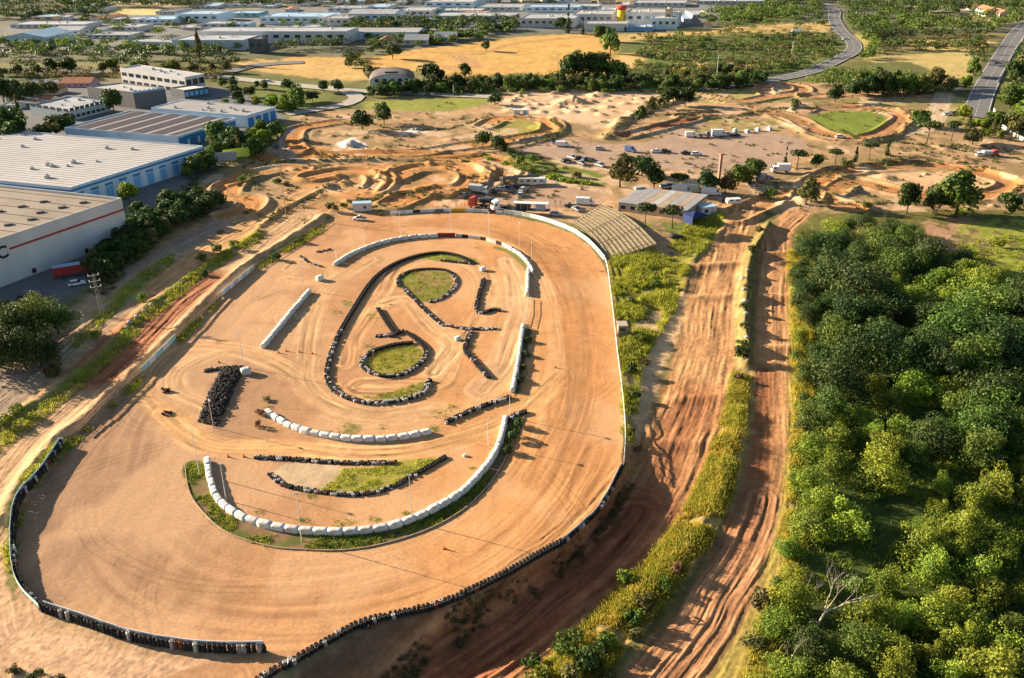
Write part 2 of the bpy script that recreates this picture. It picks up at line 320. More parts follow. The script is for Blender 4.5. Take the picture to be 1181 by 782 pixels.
stroke([(240,470),(200,450),(205,425),(260,405),(330,425),(400,480),(470,482)], 5, (.50,.30,.15), streak=.95, op=.7, **IN)
stroke([(330,310),(345,300),(380,312),(370,325),(330,322)], 5, (.50,.29,.14), streak=.95, op=.7, **IN)
stroke([(300,345),(330,335),(345,350),(330,372),(290,372)], 3, (.30,.17,.09), streak=.8, op=.4, **IN)
stroke([(396,420),(405,385),(440,340),(455,310),(500,295),(545,305),(562,330),(555,370),(520,410),(505,440),(465,445),(420,445)], 7.5, (.50,.27,.125), streak=.95, op=.85, **IN)
stroke([(440,350),(470,345),(500,375),(520,400),(500,430)], 6, (.55,.33,.16), streak=.95, op=.85, **IN)
stroke([(585,300),(598,330),(595,370),(580,420),(555,450)], 7, (.55,.33,.17), streak=.95, op=.8, **IN)
stroke([(430,300),(370,340),(355,400),(360,450),(420,478),(500,470)], 6, (.50,.30,.15), streak=.8, op=.7, **IN)
stroke([(430,262),(500,259),(565,266),(618,292),(648,345),(660,410),(652,480),(615,555)], 5.5, (.34,.145,.05), soft=2.5, op=.5, streak=1.0, rut=.02, ns=1.0, freq=2.2)
stroke([(480,254),(560,257),(630,280),(668,335),(684,400),(680,470),(655,540)], 4.0, (.36,.155,.055), soft=2.0, op=.4, streak=1.0, rut=.02, ns=1.0, freq=2.2)
stroke([(520,268),(580,280),(625,320),(640,370),(642,430)], 3.0, (.66,.40,.20), soft=1.5, op=.5, streak=1.0, rut=.01, ns=.8, freq=2.2)
stroke([(655,480),(672,400),(664,340),(640,300),(590,275)], 4, (.33,.18,.085), streak=.6, op=.35, **IN)
for cx, cy, rr in [(395,520,1.6),(330,368,2.5),(580,350,2.5),(588,335,3),(575,330,2),(505,412,2.5),(520,425,2),(452,350,2.5)]:
    a = [(cx+rr*5*math.cos(k), cy+rr*3.2*math.sin(k)) for k in np.arange(0, 6.28, .6)]
    stroke(a, .5, (.62,.40,.22), soft=.25, op=.6, rut=0, closed=True, ns=.2)
G = dict(soft=.35, ns=.5)
STRIP = [(213,536),(218,567),(234,591),(261,614),(308,630),(347,634),(394,635),(440,628),(491,612),(530,591),(557,567),(577,540),(592,509),(604,482),(590,482),(583,500),(571,527),(556,547),(536,568),(512,584),(484,598),(456,608),(425,615),(394,618),(363,616),(330,613),(300,607),(276,599),(253,583),(242,556),(238,534)]
paint(STRIP, (.20,.125,.07), **G); paint(STRIP, (.11,.12,.03), patch=.47, **G)
GR_ = [(367,567),(409,569),(448,562),(483,544),(510,530),(470,530),(430,540),(395,540),(385,552)]
paint(GR_, (.30,.26,.05), **G); paint([(315,553),(330,535),(390,538),(380,560),(340,562)], (.50,.36,.22), **G)
paint([(464,330),(462,321),(476,313),(500,312),(517,315),(523,325),(515,338),(496,348),(478,345)], (.27,.18,.07), **G)
paint([(464,330),(462,321),(476,313),(500,312),(517,315),(523,325),(515,338),(496,348),(478,345)], (.20,.19,.04), patch=.5, **G)
paint([(422,417),(432,407),(456,400),(476,398),(488,408),(483,420),(466,430),(445,433),(425,427)], (.30,.25,.05), **G)
paint([(480,296),(510,292),(545,298),(550,303),(510,302)], (.24,.24,.06), **G)
paint([(415,458),(450,452),(490,440),(488,452),(450,462)], (.28,.24,.07), patch=.4, **G)
paint([(576,285),(600,294),(612,312),(614,320),(604,310),(590,295),(570,286)], (.18,.17,.05), **G)
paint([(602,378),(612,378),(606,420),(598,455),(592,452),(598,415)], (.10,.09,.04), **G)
for cx, cy, rr in [(360,572,6),(395,603,14),(350,601,8),(430,600,8),(470,592,6),(300,590,6),(400,495,14),(380,500,8),(440,492,6),(240,550,5),(505,478,12),(520,470,8),(500,495,7),(545,400,5),(400,350,8),(545,540,4),(430,365,7),(425,400,6),(390,360,6),(310,470,6)]:
    paint([(cx+rr*math.cos(k), cy+rr*.45*math.sin(k)) for k in np.arange(0, 6.28, .8)], (.22,.19,.07), soft=.5, ns=1.5, patch=.55, op=.7)
# relief details
ridge([(4,600),(22,565),(62,512),(108,474),(160,424),(202,384),(252,334),(292,302),(340,273),(374,250)], 1.3, 1.8)
ridge([(-20,505),(60,450),(120,402),(170,355),(240,305),(300,268)], 0.74, 1.6)
ridge([(60,412),(150,330),(200,296)], 0.62, 1.8)
ridge([(300,187),(400,184),(540,186)], 0.56, 1.0); ridge([(330,174),(460,183),(560,177),(640,160)], 0.56, 1.3)
ridge([(430,198),(446,208),(436,222)], 0.93, 1.4); ridge([(545,190),(562,203),(545,222),(500,228)], 0.87, 1.3)
ridge([(590,190),(600,202),(560,222)], 0.81, 1.6); ridge([(636,138),(645,150),(632,158),(600,164)], 0.99, 1.6)
ridge([(790,138),(850,134),(900,125),(1000,122)], 0.62, 1.2); ridge([(885,135),(915,147),(940,160),(990,165),(1030,158)], 0.99, 1.6)
ridge([(1036,128),(1052,138),(1040,150)], 1.24, 1.6); ridge([(700,160),(720,140),(765,122),(800,114)], 1.49, 3)
ridge([(1075,108),(1100,112)], 0.93, 2); ridge([(1120,192),(1178,212),(1150,232)], 0.93, 1.5)
ridge([(930,200),(980,190),(1060,186)], 0.74, 1.2); ridge([(400,232),(440,228),(500,216)], 0.74, 1.0); ridge([(470,226),(520,228),(560,215)], 0.68, 1.0)
ridge([(380,215),(330,240),(300,262)], 0.74, 1.2); ridge([(270,190),(330,186)], 0.62, 1.2); ridge([(262,215),(300,205)], 0.68, 1.4)
ridge([(860,430),(858,370),(864,310),(885,268)], 1.8, 1.5, -2.5); ridge([(640,790),(720,705),(790,635),(830,570),(852,490)], 1.0, 2.0, -3.3)
ridge([(215,232),(250,215),(285,198)], 0.74, 1.5)
ridge([(838,262),(800,300),(786,345)], 0.50, 1.5, -1)
for i in range(5):                                                 # jumps across the twin tracks
    a, b = [(808,312,870,306),(797,352,862,346),(866,300,914,298),(866,358,912,356),(862,420,910,418)][i][:2], None
for x0, y0, x1, y1, h in [(806,316,856,312,1.1),(800,352,852,350,.8),(868,302,912,300,1.0),(866,352,912,352,1.1),(864,412,910,412,1.2),(778,470,836,468,.6),(760,520,822,520,.7),(858,520,905,522,.6)]:
    ridge([(x0, y0), ((x0+x1)/2, (y0+y1)/2), (x1, y1)], h, 2.2, -2.8, nz=.1)
for (a, b, r, h) in [(405,168,5,3.0),(655,118,9,3),(668,118,7,2.4),(640,124,6,1.6),(660,130,5,1.4),(680,128,5,1.3),(700,124,5,1.4),(610,126,5,1.5),(625,130,4,1.3),(590,128,5,1.5),(720,120,5,1.2),(740,118,6,1.2),(690,110,8,2),
                     (620,148,5,1.6),(712,140,5,1.5),(985,222,5,1.3),(1020,205,6,1.2),(975,205,4,.8),(1090,170,6,1.6),(1110,185,7,1.6),(400,213,4,1.3),(420,236,3,1),(390,206,3,1),(1150,168,7,1.5),(360,155,5,1),(480,150,5,1),(520,162,4,1)]:
    mound(a, b, r, h*.8)
paint([(388,168),(400,160),(412,160),(424,172),(400,174)], (.55,.50,.44), soft=.8)
paint([(456,151),(480,149),(495,153),(470,156)], (.6,.55,.5), soft=.8)
for i in range(38):
    mound(R.uniform(575,760), R.uniform(104,134), R.uniform(2,4.5), R.uniform(.5,1.3))
for i in range(35):
    px, py = R.uniform(330,600), R.uniform(135,245); mound(px, py, R.uniform(1.2,3.5), R.uniform(.2,.9))
for i in range(18):
    mound(R.uniform(880,1180), R.uniform(160,240), R.uniform(1.5,4), R.uniform(.3,.9))
# scrub tint over bare ground at the back
I = np.nonzero((Y > 285) & (Y < 520) & (REG == 2))[0]
q = fbm(X[I]/7, Y[I]/9, 4, 91)
t = sstep(.50, .62, q)*.55*(np.abs(C[I][:, 0]-.38) < .14); C[I] = C[I]*(1-t[:, None])+np.array((.17,.14,.055))[None]*t[:, None]
t = sstep(.60, .7, fbm(X[I]/11, Y[I]/14, 4, 92))*.6; C[I] = C[I]*(1-t[:, None])+np.array((.62,.44,.28))[None]*t[:, None]
# cracked, washed sandy ground at the near left
I = np.nonzero((Y < 300) & (REG != 1) & (np.abs(X) < 300) & (Y > 0))[0]
C[I] *= (.80+.4*nD[I])[:, None]; Z[I] += (nB[I]-.5)*.18+(nD[I]-.5)*.06
I = np.nonzero(Y > 300)[0]; Z[I] += (nB[I]-.5)*.12*(1-sstep(500, 700, Y[I]))
ZG = Z.reshape(NRW, NCL)

# ------------------------------------------------------------------ materials
MATS = {}
def mat(name, col, rough=.8, metal=0.0, noise=0.0, scale=2.0, bump=0.0, obj_var=0.0, trans=0.0, spec=.3, dirt=None, streak=False):
    if name in MATS: return MATS[name]
    m = bpy.data.materials.new(name); m.use_nodes = True; nt = m.node_tree; b = nt.nodes['Principled BSDF']
    b.inputs['Base Color'].default_value = (*col, 1); b.inputs['Roughness'].default_value = rough; b.inputs['Metallic'].default_value = metal
    b.inputs['Specular IOR Level'].default_value = spec
    src = None
    tc = nt.nodes.new('ShaderNodeTexCoord')
    if noise or dirt:
        n = nt.nodes.new('ShaderNodeTexNoise'); n.inputs['Scale'].default_value = scale; n.inputs['Detail'].default_value = 5
        if streak:
            mp = nt.nodes.new('ShaderNodeMapping'); mp.inputs['Scale'].default_value = (1, 1, .12); nt.links.new(tc.outputs['Object'], mp.inputs[0]); nt.links.new(mp.outputs[0], n.inputs['Vector'])
        else: nt.links.new(tc.outputs['Object'], n.inputs['Vector'])
        r = nt.nodes.new('ShaderNodeValToRGB')
        c0 = dirt if dirt else tuple(c*(1-noise) for c in col); c1 = col if dirt else tuple(min(c*(1+noise), 1) for c in col)
        r.color_ramp.elements[0].position = .3; r.color_ramp.elements[1].position = .62 if not dirt else .5
        r.color_ramp.elements[0].color = (*c0, 1); r.color_ramp.elements[1].color = (*c1, 1)
        nt.links.new(n.outputs['Fac'], r.inputs[0]); src = r.outputs[0]
    if obj_var:
        oi = nt.nodes.new('ShaderNodeObjectInfo'); h = nt.nodes.new('ShaderNodeHueSaturation')
        mr = nt.nodes.new('ShaderNodeMapRange'); mr.inputs['To Min'].default_value = 1-obj_var; mr.inputs['To Max'].default_value = 1+obj_var
        nt.links.new(oi.outputs['Random'], mr.inputs[0]); nt.links.new(mr.outputs[0], h.inputs['Value'])
        m2 = nt.nodes.new('ShaderNodeMapRange'); m2.inputs['To Min'].default_value = .5-.035; m2.inputs['To Max'].default_value = .5+.03
        mm = nt.nodes.new('ShaderNodeMath'); mm.operation = 'FRACT'; m3 = nt.nodes.new('ShaderNodeMath'); m3.operation = 'MULTIPLY'; m3.inputs[1].default_value = 7.31
        nt.links.new(oi.outputs['Random'], m3.inputs[0]); nt.links.new(m3.outputs[0], mm.inputs[0]); nt.links.new(mm.outputs[0], m2.inputs[0]); nt.links.new(m2.outputs[0], h.inputs['Hue'])
        if src: nt.links.new(src, h.inputs['Color'])
        else: h.inputs['Color'].default_value = (*col, 1)
        src = h.outputs[0]
    if src: nt.links.new(src, b.inputs['Base Color'])
    if bump:
        n2 = nt.nodes.new('ShaderNodeTexNoise'); n2.inputs['Scale'].default_value = scale*2.5; nt.links.new(tc.outputs['Object'], n2.inputs['Vector'])
        bp = nt.nodes.new('ShaderNodeBump'); bp.inputs['Strength'].default_value = bump; bp.inputs['Distance'].default_value = .1
        nt.links.new(n2.outputs['Fac'], bp.inputs['Height']); nt.links.new(bp.outputs[0], b.inputs['Normal'])
    MATS[name] = m; return m
gm = bpy.data.materials.new('earth_and_grass'); gm.use_nodes = True; nt = gm.node_tree; b = nt.nodes['Principled BSDF']
b.inputs['Roughness'].default_value = .95; b.inputs['Specular IOR Level'].default_value = .1
va = nt.nodes.new('ShaderNodeVertexColor'); va.layer_name = 'Col'
tc = nt.nodes.new('ShaderNodeNewGeometry')
n1 = nt.nodes.new('ShaderNodeTexNoise'); n1.inputs['Scale'].default_value = 1.7; n1.inputs['Detail'].default_value = 8; n1.inputs['Roughness'].default_value = .7
nt.links.new(tc.outputs['Position'], n1.inputs['Vector'])
mr = nt.nodes.new('ShaderNodeMapRange'); mr.inputs['From Min'].default_value = .3; mr.inputs['From Max'].default_value = .7; mr.inputs['To Min'].default_value = .82; mr.inputs['To Max'].default_value = 1.18
nt.links.new(n1.outputs['Fac'], mr.inputs[0])
vm = nt.nodes.new('ShaderNodeVectorMath'); vm.operation = 'SCALE'; nt.links.new(va.outputs[0], vm.inputs[0]); nt.links.new(mr.outputs[0], vm.inputs['Scale'])
nt.links.new(vm.outputs[0], b.inputs['Base Color'])
bp = nt.nodes.new('ShaderNodeBump'); bp.inputs['Strength'].default_value = .6; bp.inputs['Distance'].default_value = .06
nt.links.new(n1.outputs['Fac'], bp.inputs['Height']); nt.links.new(bp.outputs[0], b.inputs['Normal'])

# ------------------------------------------------------------------ terrain meshes, one per kind of ground, cut from the one grid
def np_mesh(name, co, faces4, smooth=False):
    me = bpy.data.meshes.new(name); nv = len(co); nf = len(faces4); k = faces4.shape[1]
    me.vertices.add(nv); me.vertices.foreach_set('co', np.ascontiguousarray(co, dtype=np.float32).ravel())
    me.loops.add(nf*k); me.loops.foreach_set('vertex_index', np.ascontiguousarray(faces4, dtype=np.int32).ravel())
    me.polygons.add(nf); me.polygons.foreach_set('loop_start', np.arange(0, nf*k, k, dtype=np.int32)); me.polygons.foreach_set('loop_total', np.full(nf, k, np.int32))
    if smooth: me.polygons.foreach_set('use_smooth', np.ones(nf, bool))
    me.update(calc_edges=True); me.validate(); return me
V3 = np.stack([X, Y, Z], 1)
gx = np.gradient(V3.reshape(NRW, NCL, 3), axis=1); gy = np.gradient(V3.reshape(NRW, NCL, 3), axis=0)
NM = np.cross(gx, gy).reshape(-1, 3); NM /= np.linalg.norm(NM, axis=1)[:, None]
idx = np.arange(N).reshape(NRW, NCL)
Q = np.stack([idx[:-1, :-1], idx[:-1, 1:], idx[1:, 1:], idx[1:, :-1]], -1).reshape(-1, 4)
QR = REG[Q[:, 0]]
Ccl = np.clip(C, .005, .9)
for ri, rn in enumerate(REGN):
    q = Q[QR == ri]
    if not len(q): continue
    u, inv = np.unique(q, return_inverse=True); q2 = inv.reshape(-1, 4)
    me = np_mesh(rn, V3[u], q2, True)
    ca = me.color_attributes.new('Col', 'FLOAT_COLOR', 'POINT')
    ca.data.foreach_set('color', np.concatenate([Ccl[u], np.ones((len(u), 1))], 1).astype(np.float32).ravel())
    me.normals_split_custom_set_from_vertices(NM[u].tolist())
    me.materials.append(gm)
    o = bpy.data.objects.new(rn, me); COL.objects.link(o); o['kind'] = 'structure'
# ------------------------------------------------------------------ object helpers
def tag(o, label=None, cat=None, group=None, kind=None):
    if label: o['label'] = label
    if cat: o['category'] = cat
    if group: o['group'] = group
    if kind: o['kind'] = kind
    return o
def empty(name, loc, rz=0.0, label=None, cat=None, group=None):
    o = bpy.data.objects.new(name, None); COL.objects.link(o); o.location = loc; o.rotation_euler = (0, 0, rz); o.empty_display_size = .5
    return tag(o, label, cat, group)
KIDS = {}
def link_mesh(name, me, parent=None):
    o = bpy.data.objects.new(name, me); COL.objects.link(o)
    if parent is not None: o.parent = parent; KIDS.setdefault(parent.name, []).append(o)
    return o
def copy_tree(o, loc, rz=0.0, scale=1.0, label=None, group=None):
    def cp(s, parent=None):
        c = s.copy(); COL.objects.link(c)
        if parent is not None: c.parent = parent
        for k in KIDS.get(s.name, []): cp(k, c)
        return c
    c = cp(o); c.location = loc; c.rotation_euler = (0, 0, rz); c.scale = (scale,)*3 if not isinstance(scale, tuple) else scale
    if label: c['label'] = label
    if group: c['group'] = group
    return c
class MB:
    """collects shapes into one mesh"""
    def __init__(s): s.v = []; s.f = []
    def add(s, v, f):
        k = len(s.v); s.v += [tuple(p) for p in v]; s.f += [tuple(i+k for i in q) for q in f]; return s
    def box(s, c, d, rz=0.0, tilt=0.0):
        x, y, z = d[0]/2, d[1]/2, d[2]/2; cr, sr = math.cos(rz), math.sin(rz); P = []
        for a, b_, e in [(-1,-1,-1),(1,-1,-1),(1,1,-1),(-1,1,-1),(-1,-1,1),(1,-1,1),(1,1,1),(-1,1,1)]:
            u, v, w_ = a*x, b_*y, e*z
            if tilt: u, w_ = u*math.cos(tilt)+w_*math.sin(tilt), -u*math.sin(tilt)+w_*math.cos(tilt)
            P.append((c[0]+u*cr-v*sr, c[1]+u*sr+v*cr, c[2]+w_))
        return s.add(P, [(0,3,2,1),(4,5,6,7),(0,1,5,4),(1,2,6,5),(2,3,7,6),(3,0,4,7)])
    def prism(s, prof, y0, y1, axis='y'):
        n = len(prof)
        if axis == 'y': A = [(p[0], y0, p[1]) for p in prof]+[(p[0], y1, p[1]) for p in prof]
        elif axis == 'x': A = [(y0, p[0], p[1]) for p in prof]+[(y1, p[0], p[1]) for p in prof]
        else: A = [(p[0], p[1], y0) for p in prof]+[(p[0], p[1], y1) for p in prof]
        F = [tuple(range(n))[::-1], tuple(range(n, 2*n))]+[(i, (i+1) % n, n+(i+1) % n, n+i) for i in range(n)]
        return s.add(A, F)
    def tube(s, a, b, r0, r1=None, n=8, cap=True):
        r1 = r0 if r1 is None else r1; a = Vector(a); b = Vector(b); d = (b-a)
        if d.length < 1e-5: return s
        q = d.to_track_quat('Z', 'Y'); P = []
        for c, r in ((a, r0), (b, r1)):
            for i in range(n):
                t = 2*math.pi*i/n; P.append(c+q@Vector((r*math.cos(t), r*math.sin(t), 0)))
        F = [(i, (i+1) % n, n+(i+1) % n, n+i) for i in range(n)]
        if cap: F += [tuple(range(n))[::-1], tuple(range(n, 2*n))]
        return s.add(P, F)
    def torus(s, c, R0, r, n=10, k=5, flat=1.0):
        P = []; F = []
        for i in range(n):
            a = 2*math.pi*i/n
            for j in range(k):
                b_ = 2*math.pi*j/k; q = R0+r*math.cos(b_); P.append((c[0]+q*math.cos(a), c[1]+q*math.sin(a), c[2]+r*flat*math.sin(b_)))
        for i in range(n):
            for j in range(k): F.append((i*k+j, ((i+1) % n)*k+j, ((i+1) % n)*k+(j+1) % k, i*k+(j+1) % k))
        return s.add(P, F)
    def mesh(s, name, m, smooth=False, bevel=0.0, seg=2):
        me = bpy.data.meshes.new(name); me.from_pydata(s.v, [], s.f)
        if bevel:
            bm = bmesh.new(); bm.from_mesh(me); bmesh.ops.bevel(bm, geom=bm.edges[:], offset=bevel, segments=seg, affect='EDGES', profile=.5, clamp_overlap=True); bm.to_mesh(me); bm.free()
        me.materials.append(m)
        if smooth: me.polygons.foreach_set('use_smooth', [True]*len(me.polygons))
        me.update(); return me
    def build(s, name, m, parent=None, **k): return link_mesh(name, s.mesh(name, m, **k), parent)

M_TYRE = mat('tyre_rubber', (.028,.026,.025), .85, noise=.5, scale=3, obj_var=.4)
M_TYREW = mat('painted_tyre', (.40,.38,.35), .8, noise=.3, scale=3, obj_var=.3)
M_TYRER = mat('red_painted_tyre', (.16,.04,.03), .8, noise=.4, scale=3, obj_var=.3)
M_BALE = mat('white_wrap', (.66,.65,.62), .6, dirt=(.42,.36,.28), scale=1.0, bump=.6, obj_var=.12)
M_WHITE = mat('white_paint', (.76,.76,.75), .5, noise=.08, scale=1.0)
M_WHITEG = mat('grubby_white_paint', (.62,.60,.56), .7, dirt=(.38,.30,.22), scale=.8)
M_TEAL = mat('pale_teal_paint', (.42,.60,.56), .6, noise=.15)
M_YEL = mat('yellow_board', (.75,.48,.03), .5); M_REDB = mat('dark_red_board', (.24,.04,.035), .6, noise=.2)
M_GREYM = mat('galvanised_metal', (.48,.48,.47), .5, .3); M_DARK = mat('dark_metal', (.04,.04,.045), .5); M_POLE = mat('pale_pole', (.68,.66,.62), .6)
M_GLASS = mat('dark_glass', (.03,.04,.055), .12, spec=.8); M_WOOD = mat('weathered_timber', (.30,.22,.15), .85, noise=.25, scale=3)
M_CONC = mat('concrete', (.42,.39,.34), .9, noise=.15, scale=.6)
M_BARK = mat('bark', (.13,.09,.06), .9, noise=.3, scale=4); M_DEAD = mat('bleached_wood', (.40,.35,.28), .85, noise=.15, scale=4)
def gz(x, y): return height_at(x, y)
def resample(P, step):
    P = np.asarray(P); d = np.r_[0, np.cumsum(np.hypot(*np.diff(P, axis=0).T))]; n = max(int(round(d[-1]/step)), 1)
    t = np.linspace(0, d[-1], n+1); return np.stack([np.interp(t, d, P[:, 0]), np.interp(t, d, P[:, 1])], 1)
def gpath(px, sm=True, n=6):
    P = np.array([ath(a, b)[:2] for a, b in px]); return spline(P, n) if sm else P

# ------------------------------------------------------------------ tyre walls: every stack is a part
def stack_mesh(nt_, m, seed):
    r = random.Random(seed); b_ = MB()
    for i in range(nt_): b_.torus((r.uniform(-.04,.04), r.uniform(-.04,.04), .11+i*.215), .225, .105, 9, 5)
    return b_.mesh('tyre_stack', m, smooth=True)
STK = {}
def stack(nt_, kind):
    k = (nt_, kind)
    if k not in STK: STK[k] = stack_mesh(nt_, {'b': M_TYRE, 'w': M_TYREW, 'r': M_TYRER}[kind], nt_*7+ord(kind))
    return STK[k]
def tyre_wall(px, label, nt_=3, step=.62, white=.2, red=.05, rows=1, top=None, face=None, sm=True, sc_=1.0, group=None):
    P = gpath(px, sm); P = resample(P, step*sc_); c = P.mean(0)
    root = empty('tyre_wall', (c[0], c[1], gz(*c)), 0, label, 'tyre wall', group)
    pts = []
    for rr in range(rows):
        for i in range(len(P)):
            d = P[min(i+1, len(P)-1)]-P[max(i-1, 0)]; d = d/max(np.hypot(*d), 1e-6); nrm = np.array([-d[1], d[0]])
            q = P[i]+nrm*(rr*.56*sc_)+d*(.3*rr); pts.append(q)
    if len(pts) > 100:
        pts.sort(key=lambda q: q[1]); near_, far_ = pts[:100], pts[100:]
    else: near_, far_ = pts, []
    for i, q in enumerate(near_):
        k = 'w' if R.random() < white else ('r' if R.random() < red else 'b')
        o = link_mesh('tyre_stack', stack(nt_ if R.random() > .12 else max(nt_-1, 1), k), root)
        o.location = (q[0]-c[0]+R.uniform(-.05,.05), q[1]-c[1]+R.uniform(-.05,.05), gz(*q)-root.location.z-.02); o.rotation_euler = (0, 0, R.uniform(0, 6)); o.scale = (sc_,)*3
    if far_:
        b_ = MB()
        for q in far_:
            for i in range(nt_): b_.torus((q[0]-c[0]+R.uniform(-.04,.04), q[1]-c[1]+R.uniform(-.04,.04), gz(*q)-root.location.z+(.11+i*.215)*sc_), .225*sc_, .105*sc_, 8, 4)
        tag(b_.build('tyre_stacks', M_TYRE, root, smooth=True), kind='stuff')
    if top:
        b_ = MB()
        for i in range(len(P)-1):
            a, e = P[i], P[i+1]; za = gz(*a)-root.location.z+nt_*.215*sc_+.06; L_ = np.hypot(*(e-a)); an = math.atan2(*(e-a)[::-1]); d = (e-a)/L_; nrm = np.array([-d[1], d[0]])*top[1]
            m_ = (a+e)/2+nrm; b_.box((m_[0]-c[0], m_[1]-c[1], za-.25), (L_*1.02, .07, .75), an)
        b_.build('backing_rail', top[0], root)
    return root
tyre_wall([(73,513),(50,548),(28,572),(18,602),(18,650),(27,680),(50,705)], 'tall black tyre wall curving round the lower left corner, topped with a pale rail', 7, .68, .14, .03, top=(M_TEAL,-.40), sc_=1.0)
tyre_wall([(50,705),(90,718),(150,738),(230,751),(305,752)], 'tall black tyre wall with graffiti-like red and white stacks ending beside the gap in the fence', 7, .68, .16, .10, top=(M_WHITE,.40), sc_=1.0)
tyre_wall([(296,790),(353,758),(414,724),(463,711),(511,699),(576,669),(620,644),(647,630)], 'long double tyre wall along the top of the bank at the bottom edge', 4, .70, .12, .02, rows=2, sc_=1.0)
tyre_wall([(647,629),(678,602),(698,578),(712,552),(719,538)], 'low tyre wall rising from the end of the long bank wall to the white rail', 3, .9, .35, .02, top=(M_WHITEG,.4))
tyre_wall([(545,303),(530,296),(506,292),(476,297),(449,308),(428,325),(408,355),(389,388),(378,418),(376,438),(384,452)], 'long tyre wall looping over the top and left of the inner kart circuit', 3, .62, .12, .03, sc_=1.0, rows=2)
tyre_wall([(384,452),(401,461),(422,466),(445,466),(469,462),(489,454),(497,440)], 'hooked tyre wall with white stacks at the bottom of the inner kart circuit', 3, .62, .42, .12, sc_=1.0, rows=2)
tyre_wall([(508,301),(525,303),(546,305)], 'short tyre wall lying inside the top bend of the kart circuit', 2, .62, .1, rows=2)
tyre_wall([(462,331),(461,321),(476,313),(500,311),(517,314),(525,323),(523,332),(510,343),(496,348)], 'teardrop shaped tyre wall round a weedy island', 2, .62, .25, .08, sc_=.95, rows=2)
tyre_wall([(462,331),(479,348),(493,362),(510,376)], 'slanting tyre wall trailing down from the teardrop island', 2, .62, .12, sc_=.95, rows=2)
tyre_wall([(435,357),(447,376),(456,386),(466,384),(486,399),(490,409),(483,420),(466,431),(445,434),(425,428),(419,417),(432,406),(456,399),(474,397)], 'S shaped tyre wall round the lower grassy island', 3, .62, .3, .05, sc_=.95, rows=2)
tyre_wall([(434,389),(450,387),(460,384)], 'small heap-like row of tyres beside the S shaped wall', 2, .62, .1, rows=2)
tyre_wall([(557,322),(551,342),(548,358),(556,362),(571,358),(576,359)], 'L shaped tyre wall on the right of the kart circuit', 3, .62, .15, sc_=.95, rows=2)
tyre_wall([(514,376),(537,380),(571,380)], 'short level tyre wall crossing the middle of the infield', 2, .62, .35, .1, rows=2)
tyre_wall([(542,382),(535,403),(544,416),(562,436)], 'bent tyre wall pointing down the middle of the infield', 3, .62, .12, sc_=.95, rows=2)
tyre_wall([(294,529),(335,531),(394,535),(454,535)], 'straight black and white tyre row above the grass crescent', 2, .62, .4, .06, rows=2)
tyre_wall([(310,548),(327,561),(363,568),(409,572),(448,565),(483,547),(514,529)], 'crescent tyre wall below the grass patch of the lower infield', 2, .62, .35, .1, rows=2)
tyre_wall([(515,489),(550,473),(588,460)], 'slanting tyre wall with pale tops near the lower right of the infield', 3, .62, .35, .05, rows=2)
tyre_wall([(236,429),(255,426),(277,424)], 'short tyre row at the top of the black tyre heap', 2, .62, .1, rows=2)
tyre_wall([(347,296),(356,303),(371,308)], 'tiny curved tyre row by the upper left pole', 2, .62, .1)
tyre_wall([(366,291),(381,288)], 'tiny straight tyre row above the white tank', 2, .62, .1)
tyre_wall([(583,490),(594,481),(606,477)], 'short red and dark tyre row at the right tip of the white bale arc', 3, .62, .1, .4, rows=2)
# the great heap of loose tyres
hp = np.array([(257,423),(281,426),(268,455),(252,492),(228,487),(240,455)]); HPW = np.array([ath(*p)[:2] for p in hp]); cc = HPW.mean(0)
root = empty('tyre_heap', (cc[0], cc[1], gz(*cc)), 0, 'long flat heap of loose black tyres dumped on the left of the infield', 'tyre heap')
b_ = MB(); bb = (HPW.min(0), HPW.max(0)); cnt = 0
for i in range(3000):
    q = np.array([R.uniform(bb[0][0], bb[1][0]), R.uniform(bb[0][1], bb[1][1])]); s_ = float(poly_sd(q[:1], q[1:], HPW)[0])
    if s_ < .1: continue
    h_ = min(s_*.7, .85)*R.uniform(.1, 1); k = MB(); k.torus((0,0,0), .24, .11, 8, 4)
    E_ = Matrix.Translation((q[0]-cc[0], q[1]-cc[1], .15+h_))@Matrix.Rotation(R.uniform(-.9,.9), 4, 'X')@Matrix.Rotation(R.uniform(-.9,.9), 4, 'Y')
    b_.add([E_@Vector(v) for v in k.v], k.f); cnt += 1
    if cnt > 650: break
tag(b_.build('loose_tyres', M_TYRE, root, smooth=True), kind='stuff')
def tyre_pile(px, py, n, label):
    x, y, z = ath(px, py); root = empty('tyre_pile', (x, y, z), 0, label, 'tyre pile')
    for i in range(n):
        b_ = MB().torus((0,0,0), .26, .12, 9, 5); o = b_.build('tyre', [M_TYRE, M_TYRER, M_TYRE][i % 3], root, smooth=True)
        o.location = (R.uniform(-.8,.8), R.uniform(-.6,.6), .12+.22*(i//5)); o.rotation_euler = (R.uniform(-.5,.5), R.uniform(-.5,.5), 0)
tyre_pile(191, 452, 14, 'small pile of tyres at the far left bend of the infield, the upper one')
tyre_pile(193, 477, 12, 'small pile of tyres just below the other on the left bend')
tyre_pile(423, 721, 7, 'few tyres slumped at the foot of the long bank wall')
tyre_pile(452, 388, 12, 'dark tyre pile beside the waist of the S shaped wall')

